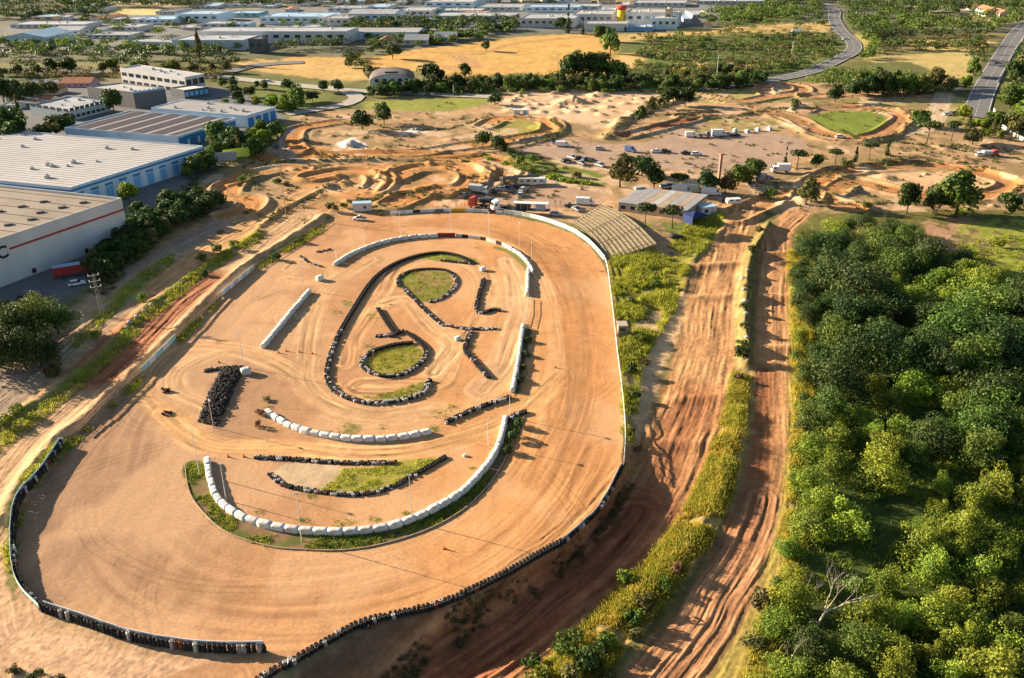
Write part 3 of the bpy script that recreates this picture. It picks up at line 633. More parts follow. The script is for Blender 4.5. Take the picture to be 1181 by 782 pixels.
# ------------------------------------------------------------------ white bales
def bale_mesh(L, W, Hh, seed):
    r = random.Random(seed); bm = bmesh.new(); bmesh.ops.create_cube(bm, size=1.0)
    for v in bm.verts: v.co = Vector((v.co.x*L, v.co.y*W, (v.co.z+.5)*Hh))
    bmesh.ops.subdivide_edges(bm, edges=bm.edges[:], cuts=3, use_grid_fill=True)
    for v in bm.verts:
        x_, y_, z_ = v.co.x/(L/2), v.co.y/(W/2), v.co.z/Hh*2-1
        k = 1-.04*max(abs(y_), .0)**4*abs(z_)**3-.01*abs(x_)**6
        v.co.x *= k; v.co.y *= (1-.12*max(z_, 0)**3)*(1+.05*math.sin(x_*5+seed))*(1-.08*abs(x_)**8); v.co.z += -.04*Hh*(abs(x_)**6)*(z_ > .4)-.06*Hh*(abs(y_)**4)*(z_ > .4)+r.uniform(-.012,.012)
    me = bpy.data.meshes.new('bale'); bm.to_mesh(me); bm.free(); me.materials.append(M_BALE)
    me.polygons.foreach_set('use_smooth', [True]*len(me.polygons)); return me
_O = 'first second third fourth fifth sixth seventh eighth ninth tenth eleventh twelfth thirteenth fourteenth fifteenth sixteenth seventeenth eighteenth nineteenth twentieth'.split()
def ORD(i, n):
    i += 1
    if i <= 20: return _O[i-1]
    if i == 30: return 'thirtieth'
    return {2: 'twenty ', 3: 'thirty ', 4: 'forty '}[i//10]+_O[i % 10-1]
def bale_row(px, L, W, Hh, label, group, gap=.02, sm=True, name='wrapped_bale', cat='bale'):
    P = resample(gpath(px, sm), L+gap); ms = [bale_mesh(L, W, Hh, i) for i in range(4)]
    for i in range(len(P)-1):
        m_ = (P[i]+P[i+1])/2; d = P[i+1]-P[i]; o = link_mesh(name, ms[R.randrange(4)])
        o.location = (m_[0]+R.uniform(-.05,.05), m_[1]+R.uniform(-.05,.05), gz(*m_)-.03); o.rotation_euler = (R.uniform(-.02,.02), R.uniform(-.02,.02), math.atan2(d[1], d[0])+R.uniform(-.03,.03)); o.scale = (np.hypot(*d)/(L+gap)*R.uniform(.97,1), R.uniform(.94,1.06), R.uniform(.78,.94))
        tag(o, ORD(i, len(P)-1)+' white bale from the '+label, cat, group)
bale_row([(239,532),(243,557),(253,580),(277,597),(300,606),(331,612),(363,615),(394,616),(425,614),(456,608),(483,598),(511,584),(534,569),(553,549),(569,528),(579,504),(583,484)], 2.45, 1.15, 1.3, 'left tip of the long lower arc', 'white bales of the long lower arc')
bale_row([(308,476),(324,487),(343,496),(366,502),(394,507),(413,508),(440,508),(468,505),(497,499)], 2.2, 1.15, 1.15, 'left in the short arc above the grass crescent', 'white bales of the short middle arc')
bale_row([(303,402),(357,337)], 3.0, 1.1, 1.25, 'near end of the straight upper left row', 'white bales of the straight row', sm=False)
bale_row([(386,307),(401,297),(422,287),(449,279),(476,275),(505,273)], 3.0, 1.1, 1.25, 'left in the arc at the top left infield', 'white bales of the top arc')
bale_row([(580,283),(600,295),(612,309),(614,317)], 2.6, .8, 1.1, 'top of the outer row at the top right bend', 'white bales of the top right bend')
bale_row([(609,312),(608,342)], 2.4, 1.0, 1.2, 'top of the upper upright row, right infield', 'white bales of the upper right row')
bale_row([(603,378),(600,400),(596,428),(591,453)], 2.4, 1.0, 1.3, 'top of the lower upright row, right infield', 'white bales of the lower right row')
for px, py, s_, lb in [(369,323,1.0,'rounded white water tank alone on the upper left infield'),(284,431,1.1,'white block standing at the top of the black tyre heap'),(528,392,.7,'small white block in the middle of the infield'),(536,526,.35,'small white marker block near the right end of the lower arc'),(557,312,.8,'white block at the head of the L shaped tyre wall')]:
    x, y, z = ath(px, py); o = link_mesh('white_block', bale_mesh(1.9*s_, 1.5*s_, 1.3*s_, 5)); o.location = (x, y, z-.02); o.rotation_euler = (0, 0, R.uniform(0,1)); tag(o, lb, 'block')

# ------------------------------------------------------------------ fences and boards
def board_fence(px, h, panel, mats, label, name='board_fence', cat='fence', sm=True, th=.08, post=True, z0=0.0, off=0.0):
    P = resample(gpath(px, sm), panel); c = P.mean(0); root = empty(name, (c[0], c[1], gz(*c)), 0, label, cat)
    for i in range(len(P)-1):
        a, e = P[i], P[i+1]; m_ = (a+e)/2; L_ = np.hypot(*(e-a)); an = math.atan2(*(e-a)[::-1])
        MB().box((m_[0]-c[0], m_[1]-c[1], gz(*m_)-root.location.z+z0+h/2), (L_*.985, th, h), an).build('panel', mats[i % len(mats)] if len(mats) > 1 else mats[0], root)
    if post:
        for i in range(len(P)):
            a = P[i]; MB().box((a[0]-c[0], a[1]-c[1], gz(*a)-root.location.z+(z0+h)/2), (.12, .16, h+z0+.08)).build('post', M_GREYM, root)
    return root
def rail_fence(px, h, step, label, m_, rails=(1.0,), name='rail_fence', sm=True, rr=.05, plank=None):
    P = resample(gpath(px, sm), step); c = P.mean(0); root = empty(name, (c[0], c[1], gz(*c)), 0, label, 'fence')
    for k in rails:
        b_ = MB()
        for i in range(len(P)-1):
            a, e = P[i], P[i+1]; za, ze = gz(*a)-root.location.z, gz(*e)-root.location.z
            if plank:
                mm = (a+e)/2; b_.box((mm[0]-c[0], mm[1]-c[1], (za+ze)/2+h*k-plank/2), (np.hypot(*(e-a))*1.01, .06, plank), math.atan2(*(e-a)[::-1]))
            else: b_.tube((a[0]-c[0], a[1]-c[1], za+h*k), (e[0]-c[0], e[1]-c[1], ze+h*k), rr, n=6, cap=False)
        b_.build('rail', m_, root)
    for i in range(min(len(P), 100)):
        a = P[i]; MB().box((a[0]-c[0], a[1]-c[1], gz(*a)-root.location.z+h/2), (.1, .1, h)).build('post', m_, root)
    return root
rail_fence([(719,540),(721,500),(717,450),(712,410),(706,355),(701,315),(698,301)], 1.15, 2.5, 'white plank rail along the right side of the oval above the grassy bank', M_WHITE, rails=(1.0,.55), plank=.22, name='white_rail')
board_fence([(697,300),(680,281),(660,267),(640,259),(625,254),(603,249),(581,246)], 1.3, 3.2, [M_WHITE, M_WHITE, M_WHITEG], 'white board wall round the top right bend below the grandstand', 'white_wall', th=.2, post=False)
M_B1 = mat('blue_board', (.10,.22,.45), .5); M_B2 = mat('pale_board', (.55,.62,.66), .5); M_B3 = mat('black_board', (.05,.05,.05), .5)
board_fence([(450,248),(475,246),(500,244.5),(520,244)], 1.1, 2.4, [M_WHITE, M_B2, M_WHITE, M_B3, M_B2, M_WHITE, M_B1], 'row of blue, white and black advertising boards across the top of the track', 'advertising_boards', 'boards')
board_fence([(521,244),(537,244)], 1.1, 4.5, [M_YEL], 'bright yellow advertising board at the top of the track', 'advertising_board', 'board', sm=False)
board_fence([(538,244),(560,245),(580,246.5)], 1.1, 2.4, [M_WHITE, M_B2, M_WHITE, M_REDB], 'row of white and grey boards right of the yellow board', 'advertising_boards', 'boards')
board_fence([(164,430),(203,391)], 1.3, 3.0, [M_TEAL, M_WHITE], 'pale green and white board fence at the left side of the oval', sm=False)
board_fence([(255,342),(293,310)], 1.3, 2.6, [M_WHITE, M_B2, M_WHITE, M_WHITEG], 'white board fence with banners at the upper left side of the oval', sm=False)
board_fence([(505,273),(525,273)], 1.2, 3.0, [M_REDB], 'dark red board stretch at the top of the infield', th=.5, post=False)
board_fence([(526,273),(557,277),(578,283)], 1.0, 2.0, [M_GREYM, M_TYRE, M_WHITEG], 'grey and dark boards at the top right of the infield', th=.3)
rail_fence([(609,345),(608,362),(604,377)], 1.1, 1.6, 'thin grey fence between the two upright bale rows', M_GREYM, rails=(1.0,.5), sm=False)
rail_fence([(90,500),(128,462),(164,430)], 1.2, 2.2, 'weathered timber fence on the overgrown left bank, lower stretch', M_WOOD, rails=(1.0,.5), plank=.3)
rail_fence([(203,391),(230,366),(255,342)], 1.2, 2.2, 'weathered timber fence on the left bank between the white board fences', M_WOOD, rails=(1.0,.5), plank=.3)
rail_fence([(293,310),(340,280),(375,256)], 1.0, 2.5, 'thin fence along the green bank at the upper left of the oval', M_WOOD, rails=(1.0,.5))
P = resample(spline(ats(STRIP[:14]), 5), 1.4); c = P.mean(0); b_ = MB()
for i in range(len(P)-1):
    a, e = P[i], P[i+1]; m_ = (a+e)/2; b_.box((m_[0]-c[0], m_[1]-c[1], gz(*m_)+.05), (np.hypot(*(e-a))*1.01, .16, .34), math.atan2(*(e-a)[::-1]))
o = b_.build('track_kerb', mat('kerb_concrete', (.36,.26,.18), .9, noise=.2, scale=2)); o.location = (c[0], c[1], 0); tag(o, 'low dusty kerb edging the weedy strip round the infield', 'kerb')

# ------------------------------------------------------------------ poles
def floodlight(bx, by, ty, label, lean=0.0):
    x, y, z = ath(bx, by); h = max(5.5, min(zat(bx, by, ty, z)-z, 9.5)); root = empty('light_pole', (x, y, z), R.uniform(0, 6), label, 'light pole', 'light poles on the infield')
    MB().tube((0,0,-.2), (lean,0,h), .085, .05, 8).build('pole', M_POLE, root)
    MB().tube((lean-.3,0,h-.1), (lean+.3,0,h-.1), .03, n=6).build('crossarm', M_GREYM, root)
    for s_ in (-.22, .22): MB().box((lean+s_, .12, h+.1), (.32,.22,.24)).build('lamp', M_GREYM, root)
    return (x, y, z+h-.1)
poles = {}
for k, (bx, by, ty, lb) in enumerate([(230,547,493,'tall pale light pole at the left tip of the long bale arc'),(261,577,535,'light pole just inside the left end of the long bale arc'),(348,624,570,'light pole outside the bottom of the long bale arc'),(475,602,548,'light pole at the lower right of the long bale arc'),
    (563,513,484,'light pole inside the right end of the long bale arc'),(588,482,451,'light pole at the gap between the upright bale row and the long arc'),(246,493,462,'light pole standing in the black tyre heap'),(281,423,383,'light pole at the top end of the tyre heap'),
    (351,334,302,'light pole at the top of the straight bale row'),(388,300,272,'light pole at the left end of the top bale arc'),(420,283,259,'light pole behind the top bale arc, left of centre'),(462,273,245,'light pole behind the middle of the top bale arc'),
    (520,270,241,'light pole behind the dark red board'),(564,273,245,'light pole behind the grey boards at the top right'),(599,284,257,'light pole by the outer bales of the top right bend'),(613,301,277,'light pole at the end of the top right bend')]):
    poles[k] = floodlight(bx, by, ty, lb)
def cable(a, b_, sag, label, r=.018):
    m = MB(); pr = None
    for i in range(17):
        t = i/16; q = (a[0]*(1-t)+b_[0]*t, a[1]*(1-t)+b_[1]*t, a[2]*(1-t)+b_[2]*t-sag*4*t*(1-t))
        if pr: m.tube(pr, q, r, n=4, cap=False)
        pr = q
    tag(m.build('overhead_cable', M_DARK), label, 'cable')
cable(poles[0], poles[1], .3, 'thin cable between the two poles at the left of the long arc'); cable(poles[1], poles[2], .6, 'thin cable down to the pole below the long arc')
cable(poles[2], poles[3], .8, 'thin cable strung over the bottom of the long arc'); cable(poles[3], poles[4], .7, 'thin cable strung over the lower right of the long arc'); cable(poles[4], poles[5], .3, 'thin cable at the right end of the long arc')
def power_pole(bx, by, ty, label, arms=2, m_=None, lattice=False):
    x, y, z = ath(bx, by); h = zat(bx, by, ty, z)-z; root = empty('power_pole', (x, y, z), .5, label, 'power pole'); m_ = m_ or M_WOOD
    if lattice:
        b_ = MB()
        for sx, sy in ((1,1),(1,-1),(-1,-1),(-1,1)): b_.tube((sx*.45, sy*.45, 0), (sx*.15, sy*.15, h), .07, n=4)
        n = 9
        for i in range(n):
            z0, z1 = h*i/n, h*(i+1)/n; w0 = .45-.3*i/n; w1 = .45-.3*(i+1)/n; q = [(1,1),(1,-1),(-1,-1),(-1,1)]
            for j in range(4):
                a = q[j]; e = q[(j+1) % 4]; b_.tube((a[0]*w0, a[1]*w0, z0), (e[0]*w1, e[1]*w1, z1), .035, n=4)
        b_.build('lattice_mast', m_, root)
    else: MB().tube((0,0,-.3), (0,0,h), .16, .1, 8).build('pole', m_, root)
    for i in range(arms):
        zz = h-.4-i*1.5; MB().box((0,0,zz), (2.6,.12,.12)).build('crossarm', M_GREYM, root)
        for s_ in (-1.15, 1.15):
            b_ = MB()
            for k in range(3): b_.tube((s_,0,zz+.08+k*.14), (s_,0,zz+.19+k*.14), .13, .08, 8)
            b_.build('insulator', M_WHITEG, root)
    return root
power_pole(118,364,316,'grey lattice power mast with white insulators beside the grey warehouse',3,mat('mast_steel',(.33,.31,.27),.6),True)
power_pole(330,250,189,'tall slim timber power pole among the dirt jumps on the left',1)
power_pole(643,86,62,'slim power pole in front of the golden field',1)
power_pole(826,92,64,'pale power pole in the scrub left of the curving road',1,M_POLE)
power_pole(913,62,48,'distant pale power pole in the terraced scrub',1,M_POLE)
power_pole(523,110,98,'short pale pole beside the country road',0,M_POLE)
# ------------------------------------------------------------------ foliage
def leafmat(name, col, tr=.25, var=.22):
    m = bpy.data.materials.new(name); m.use_nodes = True; nt = m.node_tree; b = nt.nodes['Principled BSDF']; out = nt.nodes['Material Output']
    b.inputs['Roughness'].default_value = .6; b.inputs['Specular IOR Level'].default_value = .25
    a = nt.nodes.new('ShaderNodeAttribute'); a.attribute_name = 'tone'
    r = nt.nodes.new('ShaderNodeValToRGB'); r.color_ramp.elements[0].color = (col[0]*.5, col[1]*.58, col[2]*.7, 1); r.color_ramp.elements[1].color = (min(col[0]*1.65, 1), col[1]*1.45, col[2]*1.15, 1)
    nt.links.new(a.outputs['Fac'], r.inputs[0])
    oi = nt.nodes.new('ShaderNodeObjectInfo'); h = nt.nodes.new('ShaderNodeHueSaturation')
    mr = nt.nodes.new('ShaderNodeMapRange'); mr.inputs['To Min'].default_value = 1-var; mr.inputs['To Max'].default_value = 1+var; nt.links.new(oi.outputs['Random'], mr.inputs[0]); nt.links.new(mr.outputs[0], h.inputs['Value'])
    k = nt.nodes.new('ShaderNodeMath'); k.operation = 'MULTIPLY'; k.inputs[1].default_value = 5.7; f = nt.nodes.new('ShaderNodeMath'); f.operation = 'FRACT'
    m2 = nt.nodes.new('ShaderNodeMapRange'); m2.inputs['To Min'].default_value = .47; m2.inputs['To Max'].default_value = .525
    nt.links.new(oi.outputs['Random'], k.inputs[0]); nt.links.new(k.outputs[0], f.inputs[0]); nt.links.new(f.outputs[0], m2.inputs[0]); nt.links.new(m2.outputs[0], h.inputs['Hue'])
    nt.links.new(r.outputs[0], h.inputs['Color']); nt.links.new(h.outputs[0], b.inputs['Base Color'])
    t = nt.nodes.new('ShaderNodeBsdfTranslucent'); nt.links.new(h.outputs[0], t.inputs[0]); mx = nt.nodes.new('ShaderNodeMixShader'); mx.inputs[0].default_value = tr
    nt.links.new(b.outputs[0], mx.inputs[1]); nt.links.new(t.outputs[0], mx.inputs[2]); nt.links.new(mx.outputs[0], out.inputs[0])
    return m
LM = {'dark': leafmat('dark_leaves', (.044,.082,.019)), 'mid': leafmat('green_leaves', (.095,.155,.026)), 'yel': leafmat('yellow_green_leaves', (.165,.235,.026)), 'oliv': leafmat('olive_leaves', (.13,.13,.045)),
      'pine': leafmat('pine_needles', (.055,.080,.020)), 'brown': leafmat('brown_twigs', (.15,.095,.055)), 'dry': leafmat('dry_grass_blades', (.42,.41,.06), .35, 0), 'grass': leafmat('green_grass_blades', (.25,.32,.035), .35, 0)}
def quads(cen, size, out, rs, tone, aspect=1.0):
    """leaf-sized faces at given centres, turned roughly outwards"""
    n = len(cen); nr = out*.75+rs.normal(0, .55, (n, 3)); nr /= np.linalg.norm(nr, axis=1)[:, None]+1e-9
    t = np.cross(nr, rs.normal(0, 1, (n, 3))); t /= np.linalg.norm(t, axis=1)[:, None]+1e-9; b_ = np.cross(nr, t)
    s = (size*rs.uniform(.6, 1.35, n))[:, None]; co = np.stack([cen-t*s*.5*aspect, cen-b_*s*.38, cen+t*s*.5*aspect, cen+b_*s*.38], 1).reshape(-1, 3)
    return co, np.arange(4*n).reshape(-1, 4), np.repeat(tone, 4)
def foliage_mesh(name, co, f, tone, m):
    me = bpy.data.meshes.new(name); nf = len(f); me.vertices.add(len(co)); me.vertices.foreach_set('co', co.astype(np.float32).ravel())
    k = f.shape[1]; me.loops.add(nf*k); me.loops.foreach_set('vertex_index', f.astype(np.int32).ravel())
    me.polygons.add(nf); me.polygons.foreach_set('loop_start', np.arange(0, nf*k, k, dtype=np.int32)); me.polygons.foreach_set('loop_total', np.full(nf, k, np.int32)); me.update(calc_edges=True)
    at_ = me.attributes.new('tone', 'FLOAT', 'POINT'); at_.data.foreach_set('value', tone.astype(np.float32)); me.materials.append(m); return me
def crown_pts(seed, n, r, h, zc, lobes, lr=.42, flat=False, cone=False, qm=.78):
    rs = np.random.RandomState(seed); L = []
    for i in range(lobes):
        th = rs.uniform(0, 2*math.pi); ph = math.acos(rs.uniform(-.75, 1)); q = rs.uniform(.3, qm)
        p = np.array([math.cos(th)*math.sin(ph)*r*q, math.sin(th)*math.sin(ph)*r*q, math.cos(ph)*h*q])
        if flat: p[2] = abs(p[2])*.35
        if cone: k = rs.uniform(0, 1); p = np.array([math.cos(th)*r*(1-k)*.35, math.sin(th)*r*(1-k)*.35, (k*2-1)*h*.85])
        L.append((p, r*lr*rs.uniform(.6, 1.25)*(1 if not cone else (1.15-k)), rs.uniform(.15, .85)))
    per = n//lobes; cen = []; out = []; tone = []
    for p, rr, tn in L:
        d = rs.normal(0, 1, (per, 3)); d /= np.linalg.norm(d, axis=1)[:, None]
        q = rr*rs.uniform(.55, 1.12, per)**.6; e = d*q[:, None]; e[:, 2] *= (.45 if flat else .85)*(h/r if cone else 1)**.5
        cen.append(p+e); out.append(d*.7+p/np.linalg.norm(p+1e-6)*.5); tone.append(np.clip(tn+rs.normal(0, .16, per), 0, 1))
    cen = np.concatenate(cen)+[0, 0, zc]; return cen, np.concatenate(out), np.concatenate(tone), rs, L
def trunk_mb(h, r, L, zc, seed, br=7):
    rs = random.Random(seed); m = MB(); p = Vector((0,0,-.4)); q = Vector((rs.uniform(-.15,.15), rs.uniform(-.15,.15), h*.5)); m.tube(p, q, r, r*.72, 8); t2 = Vector((q.x*1.5, q.y*1.5, zc)); m.tube(q, t2, r*.72, r*.4, 7)
    for (c, rr, _) in L[:br]:
        e = Vector((c[0], c[1], c[2]+zc)); s = q.lerp(t2, rs.uniform(0, .8)); m.tube(s, s.lerp(e, .95), r*.36, r*.1, 5)
    return m
TREES = {}
def tree_kind(key, name, cat, m, H_, r, n, leaf, lobes, lr=.42, flat=False, cone=False, zc=None, hh=None, nv=4, br=7, seed0=0):
    for v in range(nv):
        zc_ = zc if zc is not None else H_*(.46 if name == 'forest_tree' else .52); h_ = hh if hh is not None else H_*.5
        cen, out, tone, rs, L = crown_pts(seed0+v*13+len(TREES), n, r, h_, zc_, lobes, lr, flat, cone, 1.0 if name == 'forest_tree' else .76)
        cen[:, 2] = np.maximum(cen[:, 2], .15); co, f, tn = quads(cen, leaf, out, rs, tone)
        cm = foliage_mesh('crown', co, f, tn, LM[m]); tm = trunk_mb(H_, .03*H_, L, zc_, v, br).mesh('trunk', M_BARK, smooth=True)
        TREES.setdefault(key, []).append((name, cat, cm, tm))
tree_kind('f_dark', 'forest_tree', 'tree', 'dark', 8, 3.9, 5200, .33, 34, nv=3)
tree_kind('f_mid', 'forest_tree', 'tree', 'mid', 8, 3.9, 5200, .33, 34, nv=4, seed0=50)
tree_kind('f_yel', 'forest_tree', 'tree', 'yel', 7, 3.5, 4600, .32, 30, nv=4, seed0=90)
tree_kind('b_dark', 'broadleaf_tree', 'tree', 'dark', 8, 3.8, 1700, .72, 15, nv=4, seed0=120)
tree_kind('b_mid', 'broadleaf_tree', 'tree', 'mid', 8, 3.8, 1700, .72, 15, nv=4, seed0=160)
tree_kind('b_oliv', 'broadleaf_tree', 'tree', 'oliv', 7, 3.2, 1400, .7, 13, nv=3, seed0=200)
tree_kind('b_yel', 'broadleaf_tree', 'tree', 'yel', 7, 3.2, 1400, .7, 13, nv=2, seed0=230)
tree_kind('pine', 'umbrella_pine', 'pine', 'pine', 8, 4.0, 1500, .6, 16, flat=True, zc=5.8, hh=1.9, nv=3, seed0=260)
tree_kind('cypress', 'cypress_tree', 'cypress', 'dark', 9, 1.1, 900, .45, 12, cone=True, lr=.7, zc=4.7, hh=4.6, nv=2, br=0, seed0=300)
tree_kind('poplar', 'poplar_tree', 'poplar', 'oliv', 10, 1.7, 800, .6, 14, cone=True, lr=.8, zc=5.6, hh=4.8, nv=2, br=0, seed0=330)
tree_kind('s_mid', 'shrub', 'shrub', 'mid', 2.4, 1.5, 700, .3, 9, nv=3, zc=1.1, hh=1.0, br=3, seed0=360)
tree_kind('s_yel', 'shrub', 'shrub', 'yel', 2.4, 1.5, 700, .3, 9, nv=3, zc=1.1, hh=1.0, br=3, seed0=390)
tree_kind('s_oliv', 'shrub', 'shrub', 'oliv', 2.0, 1.4, 600, .3, 8, nv=3, zc=.9, hh=.9, br=3, seed0=420)
tree_kind('s_dark', 'shrub', 'shrub', 'dark', 2.6, 1.7, 700, .34, 9, nv=3, zc=1.1, hh=1.1, br=3, seed0=450)
tree_kind('s_brown', 'shrub', 'bush', 'brown', 2.2, 1.5, 500, .3, 8, nv=2, zc=1.0, hh=.9, br=4, seed0=480)
def plant(key, x, y, s=1.0, label=None, group=None, z=None, sz=None, rz=None):
    name, cat, cm, tm = R.choice(TREES[key]); z = gz(x, y) if z is None else z
    o = empty(name, (x, y, z-.05), R.uniform(0, 6.28) if rz is None else rz, label, cat, group); o.scale = (s*R.uniform(.82, 1.2), s*R.uniform(.82, 1.2), sz if sz else s*R.uniform(.8, 1.15))
    link_mesh('crown', cm, o); link_mesh('trunk', tm, o); return o
def clumps_stuff(name, label, cat, pts, r, n, leaf, m, seed):
    rs = np.random.RandomState(seed); pts = np.asarray(pts); k = len(pts); c = pts[:, :2].mean(0)
    s = rs.uniform(.6, 1.4, k)*r if np.isscalar(r) else np.asarray(r)
    d = rs.normal(0, 1, (k, n, 3)); d /= np.linalg.norm(d, axis=2)[..., None]; d[..., 2] = np.abs(d[..., 2])
    q = rs.uniform(.5, 1.1, (k, n, 1)); e = d*q*s[:, None, None]; e[..., 2] *= .9
    cen = (pts[:, None, :]+e-np.array([c[0], c[1], 0])).reshape(-1, 3); tone = np.clip(np.repeat(rs.uniform(.1, .9, k), n)+rs.normal(0, .15, k*n), 0, 1)
    co, f, tn = quads(cen, leaf, d.reshape(-1, 3), rs, tone); o = link_mesh(name, foliage_mesh(name, co, f, tn, LM[m])); o.location = (c[0], c[1], 0)
    return tag(o, label, cat, kind='stuff')
def grass_stuff(name, label, pts, h, m, blades=10, seed=1, wd=.07, spread=.35):
    rs = np.random.RandomState(seed); pts = np.asarray(pts); k = len(pts); n = k*blades; c = pts[:, :2].mean(0)
    base = np.repeat(pts, blades, 0)+np.concatenate([rs.normal(0, spread, (n, 2)), np.full((n, 1), -.05)], 1)-[c[0], c[1], 0]
    hh = np.repeat(rs.uniform(.5, 1.3, k), blades)*h*rs.uniform(.6, 1.2, n); lean = rs.normal(0, .32, (n, 2))*hh[:, None]; a = rs.uniform(0, 6.28, n); w_ = wd*rs.uniform(.7, 1.6, n)
    t = np.stack([np.cos(a)*w_, np.sin(a)*w_, np.zeros(n)], 1); top = base+np.concatenate([lean, hh[:, None]], 1)
    co = np.stack([base-t, base+t, top+t*.4, top-t*.4], 1).reshape(-1, 3); tone = np.repeat(np.clip(np.repeat(rs.uniform(0, 1, k), blades)+rs.normal(0, .15, n), 0, 1), 4)
    o = link_mesh(name, foliage_mesh(name, co, np.arange(4*n).reshape(-1, 4), tone, LM[m])); o.location = (c[0], c[1], 0); return tag(o, label, 'grass', kind='stuff')
def scatter(poly_px, n, z0=0.0, clump=None, px=False):
    P = np.array([at(a, b_, z0) for a, b_ in poly_px]); Pp = np.array(poly_px, float); out = []
    lo, hi = (Pp.min(0), Pp.max(0)) if px else (P.min(0), P.max(0)); tries = 0
    while len(out) < n and tries < n*40:
        k = 400; tries += k; q = NR.uniform(lo, hi, (k, 2)); q = q[inside(q[:, 0], q[:, 1], Pp if px else P)]
        if px: q = np.array([at(a, b_, z0) for a, b_ in q]).reshape(-1, 2)
        if clump is not None and len(q): q = q[fbm(q[:, 0]/5, q[:, 1]/5, 3, 101) > clump]
        out += [tuple(p) for p in q]
    out = out[:n]; return np.array([(a, b_, gz(a, b_)) for a, b_ in out])
# --- the wood on the right
FOR = [(925,285),(916,330),(922,400),(926,460),(922,520),(915,590),(905,640),(893,700),(878,800),(860,860),(1330,860),(1330,480),(1290,400),(1180,352),(1100,312),(1050,278),(985,268)]
FP = np.array([at(a, b_, -3) for a, b_ in FOR]); lo, hi = FP.min(0), FP.max(0); pts = []
holes = [(1040,588,5),(975,575,4),(985,330,3.5),(992,360,4),(998,395,4),(1000,430,3.5),(1000,475,3.5),(990,535,4),(985,560,4),(1015,600,4.5),(985,690,4),(1090,660,3.5),(1100,560,5),(1000,650,6),(1130,470,0),(1100,330,0),(1030,620,4),(985,590,4),(1005,700,4),(955,655,5),(1000,250,0),(990,335,4),(1160,350,6),(1060,560,3),(960,720,5),(940,560,3)]
CLR = np.array([at(a, b_, -3) for a, b_ in [(1110,290),(1145,330),(1180,400),(1215,480),(1400,520),(1400,250),(1110,250)]])
HW = [(*at(a, b_, -3), r_) for a, b_, r_ in holes]
for i in range(60000):
    q = NR.uniform(lo, hi)
    if not inside(q[:1], q[1:], FP)[0] or inside(q[:1], q[1:], CLR)[0]: continue
    sp = 4.0+3.2*vnoise(q[:1]/14, q[1:]/14, 4)[0]+.010*max(q[1]-110, 0)
    if any(math.hypot(q[0]-a, q[1]-b_) < sp for a, b_, _ in pts) or any(math.hypot(q[0]-a, q[1]-b_) < r_ for a, b_, r_ in HW): continue
    pts.append((q[0], q[1], sp))
pts.sort(key=lambda p: p[1]+.3*abs(p[0])); pts = [p for p in pts if p[0] < halfw(np.array([p[1]]))[0]*1.25+6][:298]
for x, y, sp in pts:
    q = fbm(np.array([x/16]), np.array([y/16]), 2, 8)[0]+(.10 if y < 165 else (-.10 if x < .36*y+33 else .04))
    key = 'f_yel' if q > .60 else ('f_mid' if q > .46 else 'f_dark'); low = y < 150
    s = (R.uniform(.55, 1.15) if low else R.uniform(.85, 1.7)) if R.random() < .8 else R.uniform(.6, .9)
    if y > 225: s = min(s, 1.15)
    if float(poly_sd(np.array([x]), np.array([y]), FP)[0]) < 4: s = min(s, R.uniform(.55, .9))
    zone = ' near the bottom' if y < 135 else (' half way up' if y < 195 else ' at the far end'); zone = (', by the dirt track' if x < 52+.18*(y-90) else (', by the right edge' if x > halfw(np.array([y]))[0]*.82 else ', in the middle'))+zone
    lb = {'f_yel': 'yellow green leafy tree in the dense wood on the right', 'f_mid': 'mid green leafy tree in the dense wood on the right', 'f_dark': 'dark green leafy tree in the dense wood on the right'}[key].replace(' leafy tree in the dense wood on the right', ' leafy tree of the wood'+zone)
    plant(key, x, y, s, lb, {'f_yel': 'yellow green trees of the wood', 'f_mid': 'mid green trees of the wood', 'f_dark': 'dark green trees of the wood'}[key])
sh = scatter([(912,300),(1330,330),(1330,860),(860,860),(880,740),(905,640),(914,560),(918,470),(912,400)], 520, -3); nohole = lambda A: np.array([p for p in A if not any(math.hypot(p[0]-a, p[1]-b_) < r_*.85 for a, b_, r_ in HW) and not inside(np.array([p[0]]), np.array([p[1]]), CLR)[0]]); sh = nohole(sh); sh2 = scatter([(918,470),(1290,470),(1330,860),(860,860),(880,740),(905,640),(914,560)], 620, -3.5)
sh2 = nohole(sh2)
clumps_stuff('undergrowth', 'dark leafy undergrowth between the trees of the wood', 'undergrowth', np.concatenate([sh[:260], sh2[:200]]), 1.7, 230, .36, 'mid', 5)
clumps_stuff('undergrowth', 'yellow green brambles between the trees of the wood', 'undergrowth', np.concatenate([sh[260:], sh2[200:]]), 1.45, 190, .3, 'yel', 6)
g1 = scatter([(905,300),(935,300),(935,420),(935,520),(930,620),(915,700),(890,800),(845,820),(868,740),(893,670),(905,590),(912,500),(912,400)], 2600, -3.3, clump=.35)
grass_stuff('verge_grass', 'tall yellow grass on the verge between the right track and the wood', g1, .9, 'dry', 9, 3, .05)
g2 = scatter([(1060,290),(1330,250),(1330,510),(1190,490),(1160,390),(1110,320)], 3200, -2, clump=.38); grass_stuff('meadow_grass', 'green and yellow grass in the clearing at the right edge', g2, .6, 'grass', 9, 4, .08)
g3 = scatter([(920,450),(1200,520),(1250,800),(900,830)], 3000, -3.3, clump=.45); grass_stuff('woodland_grass', 'green grass in the gaps of the wood', g3[:1600], .6, 'grass', 8, 5, .06)
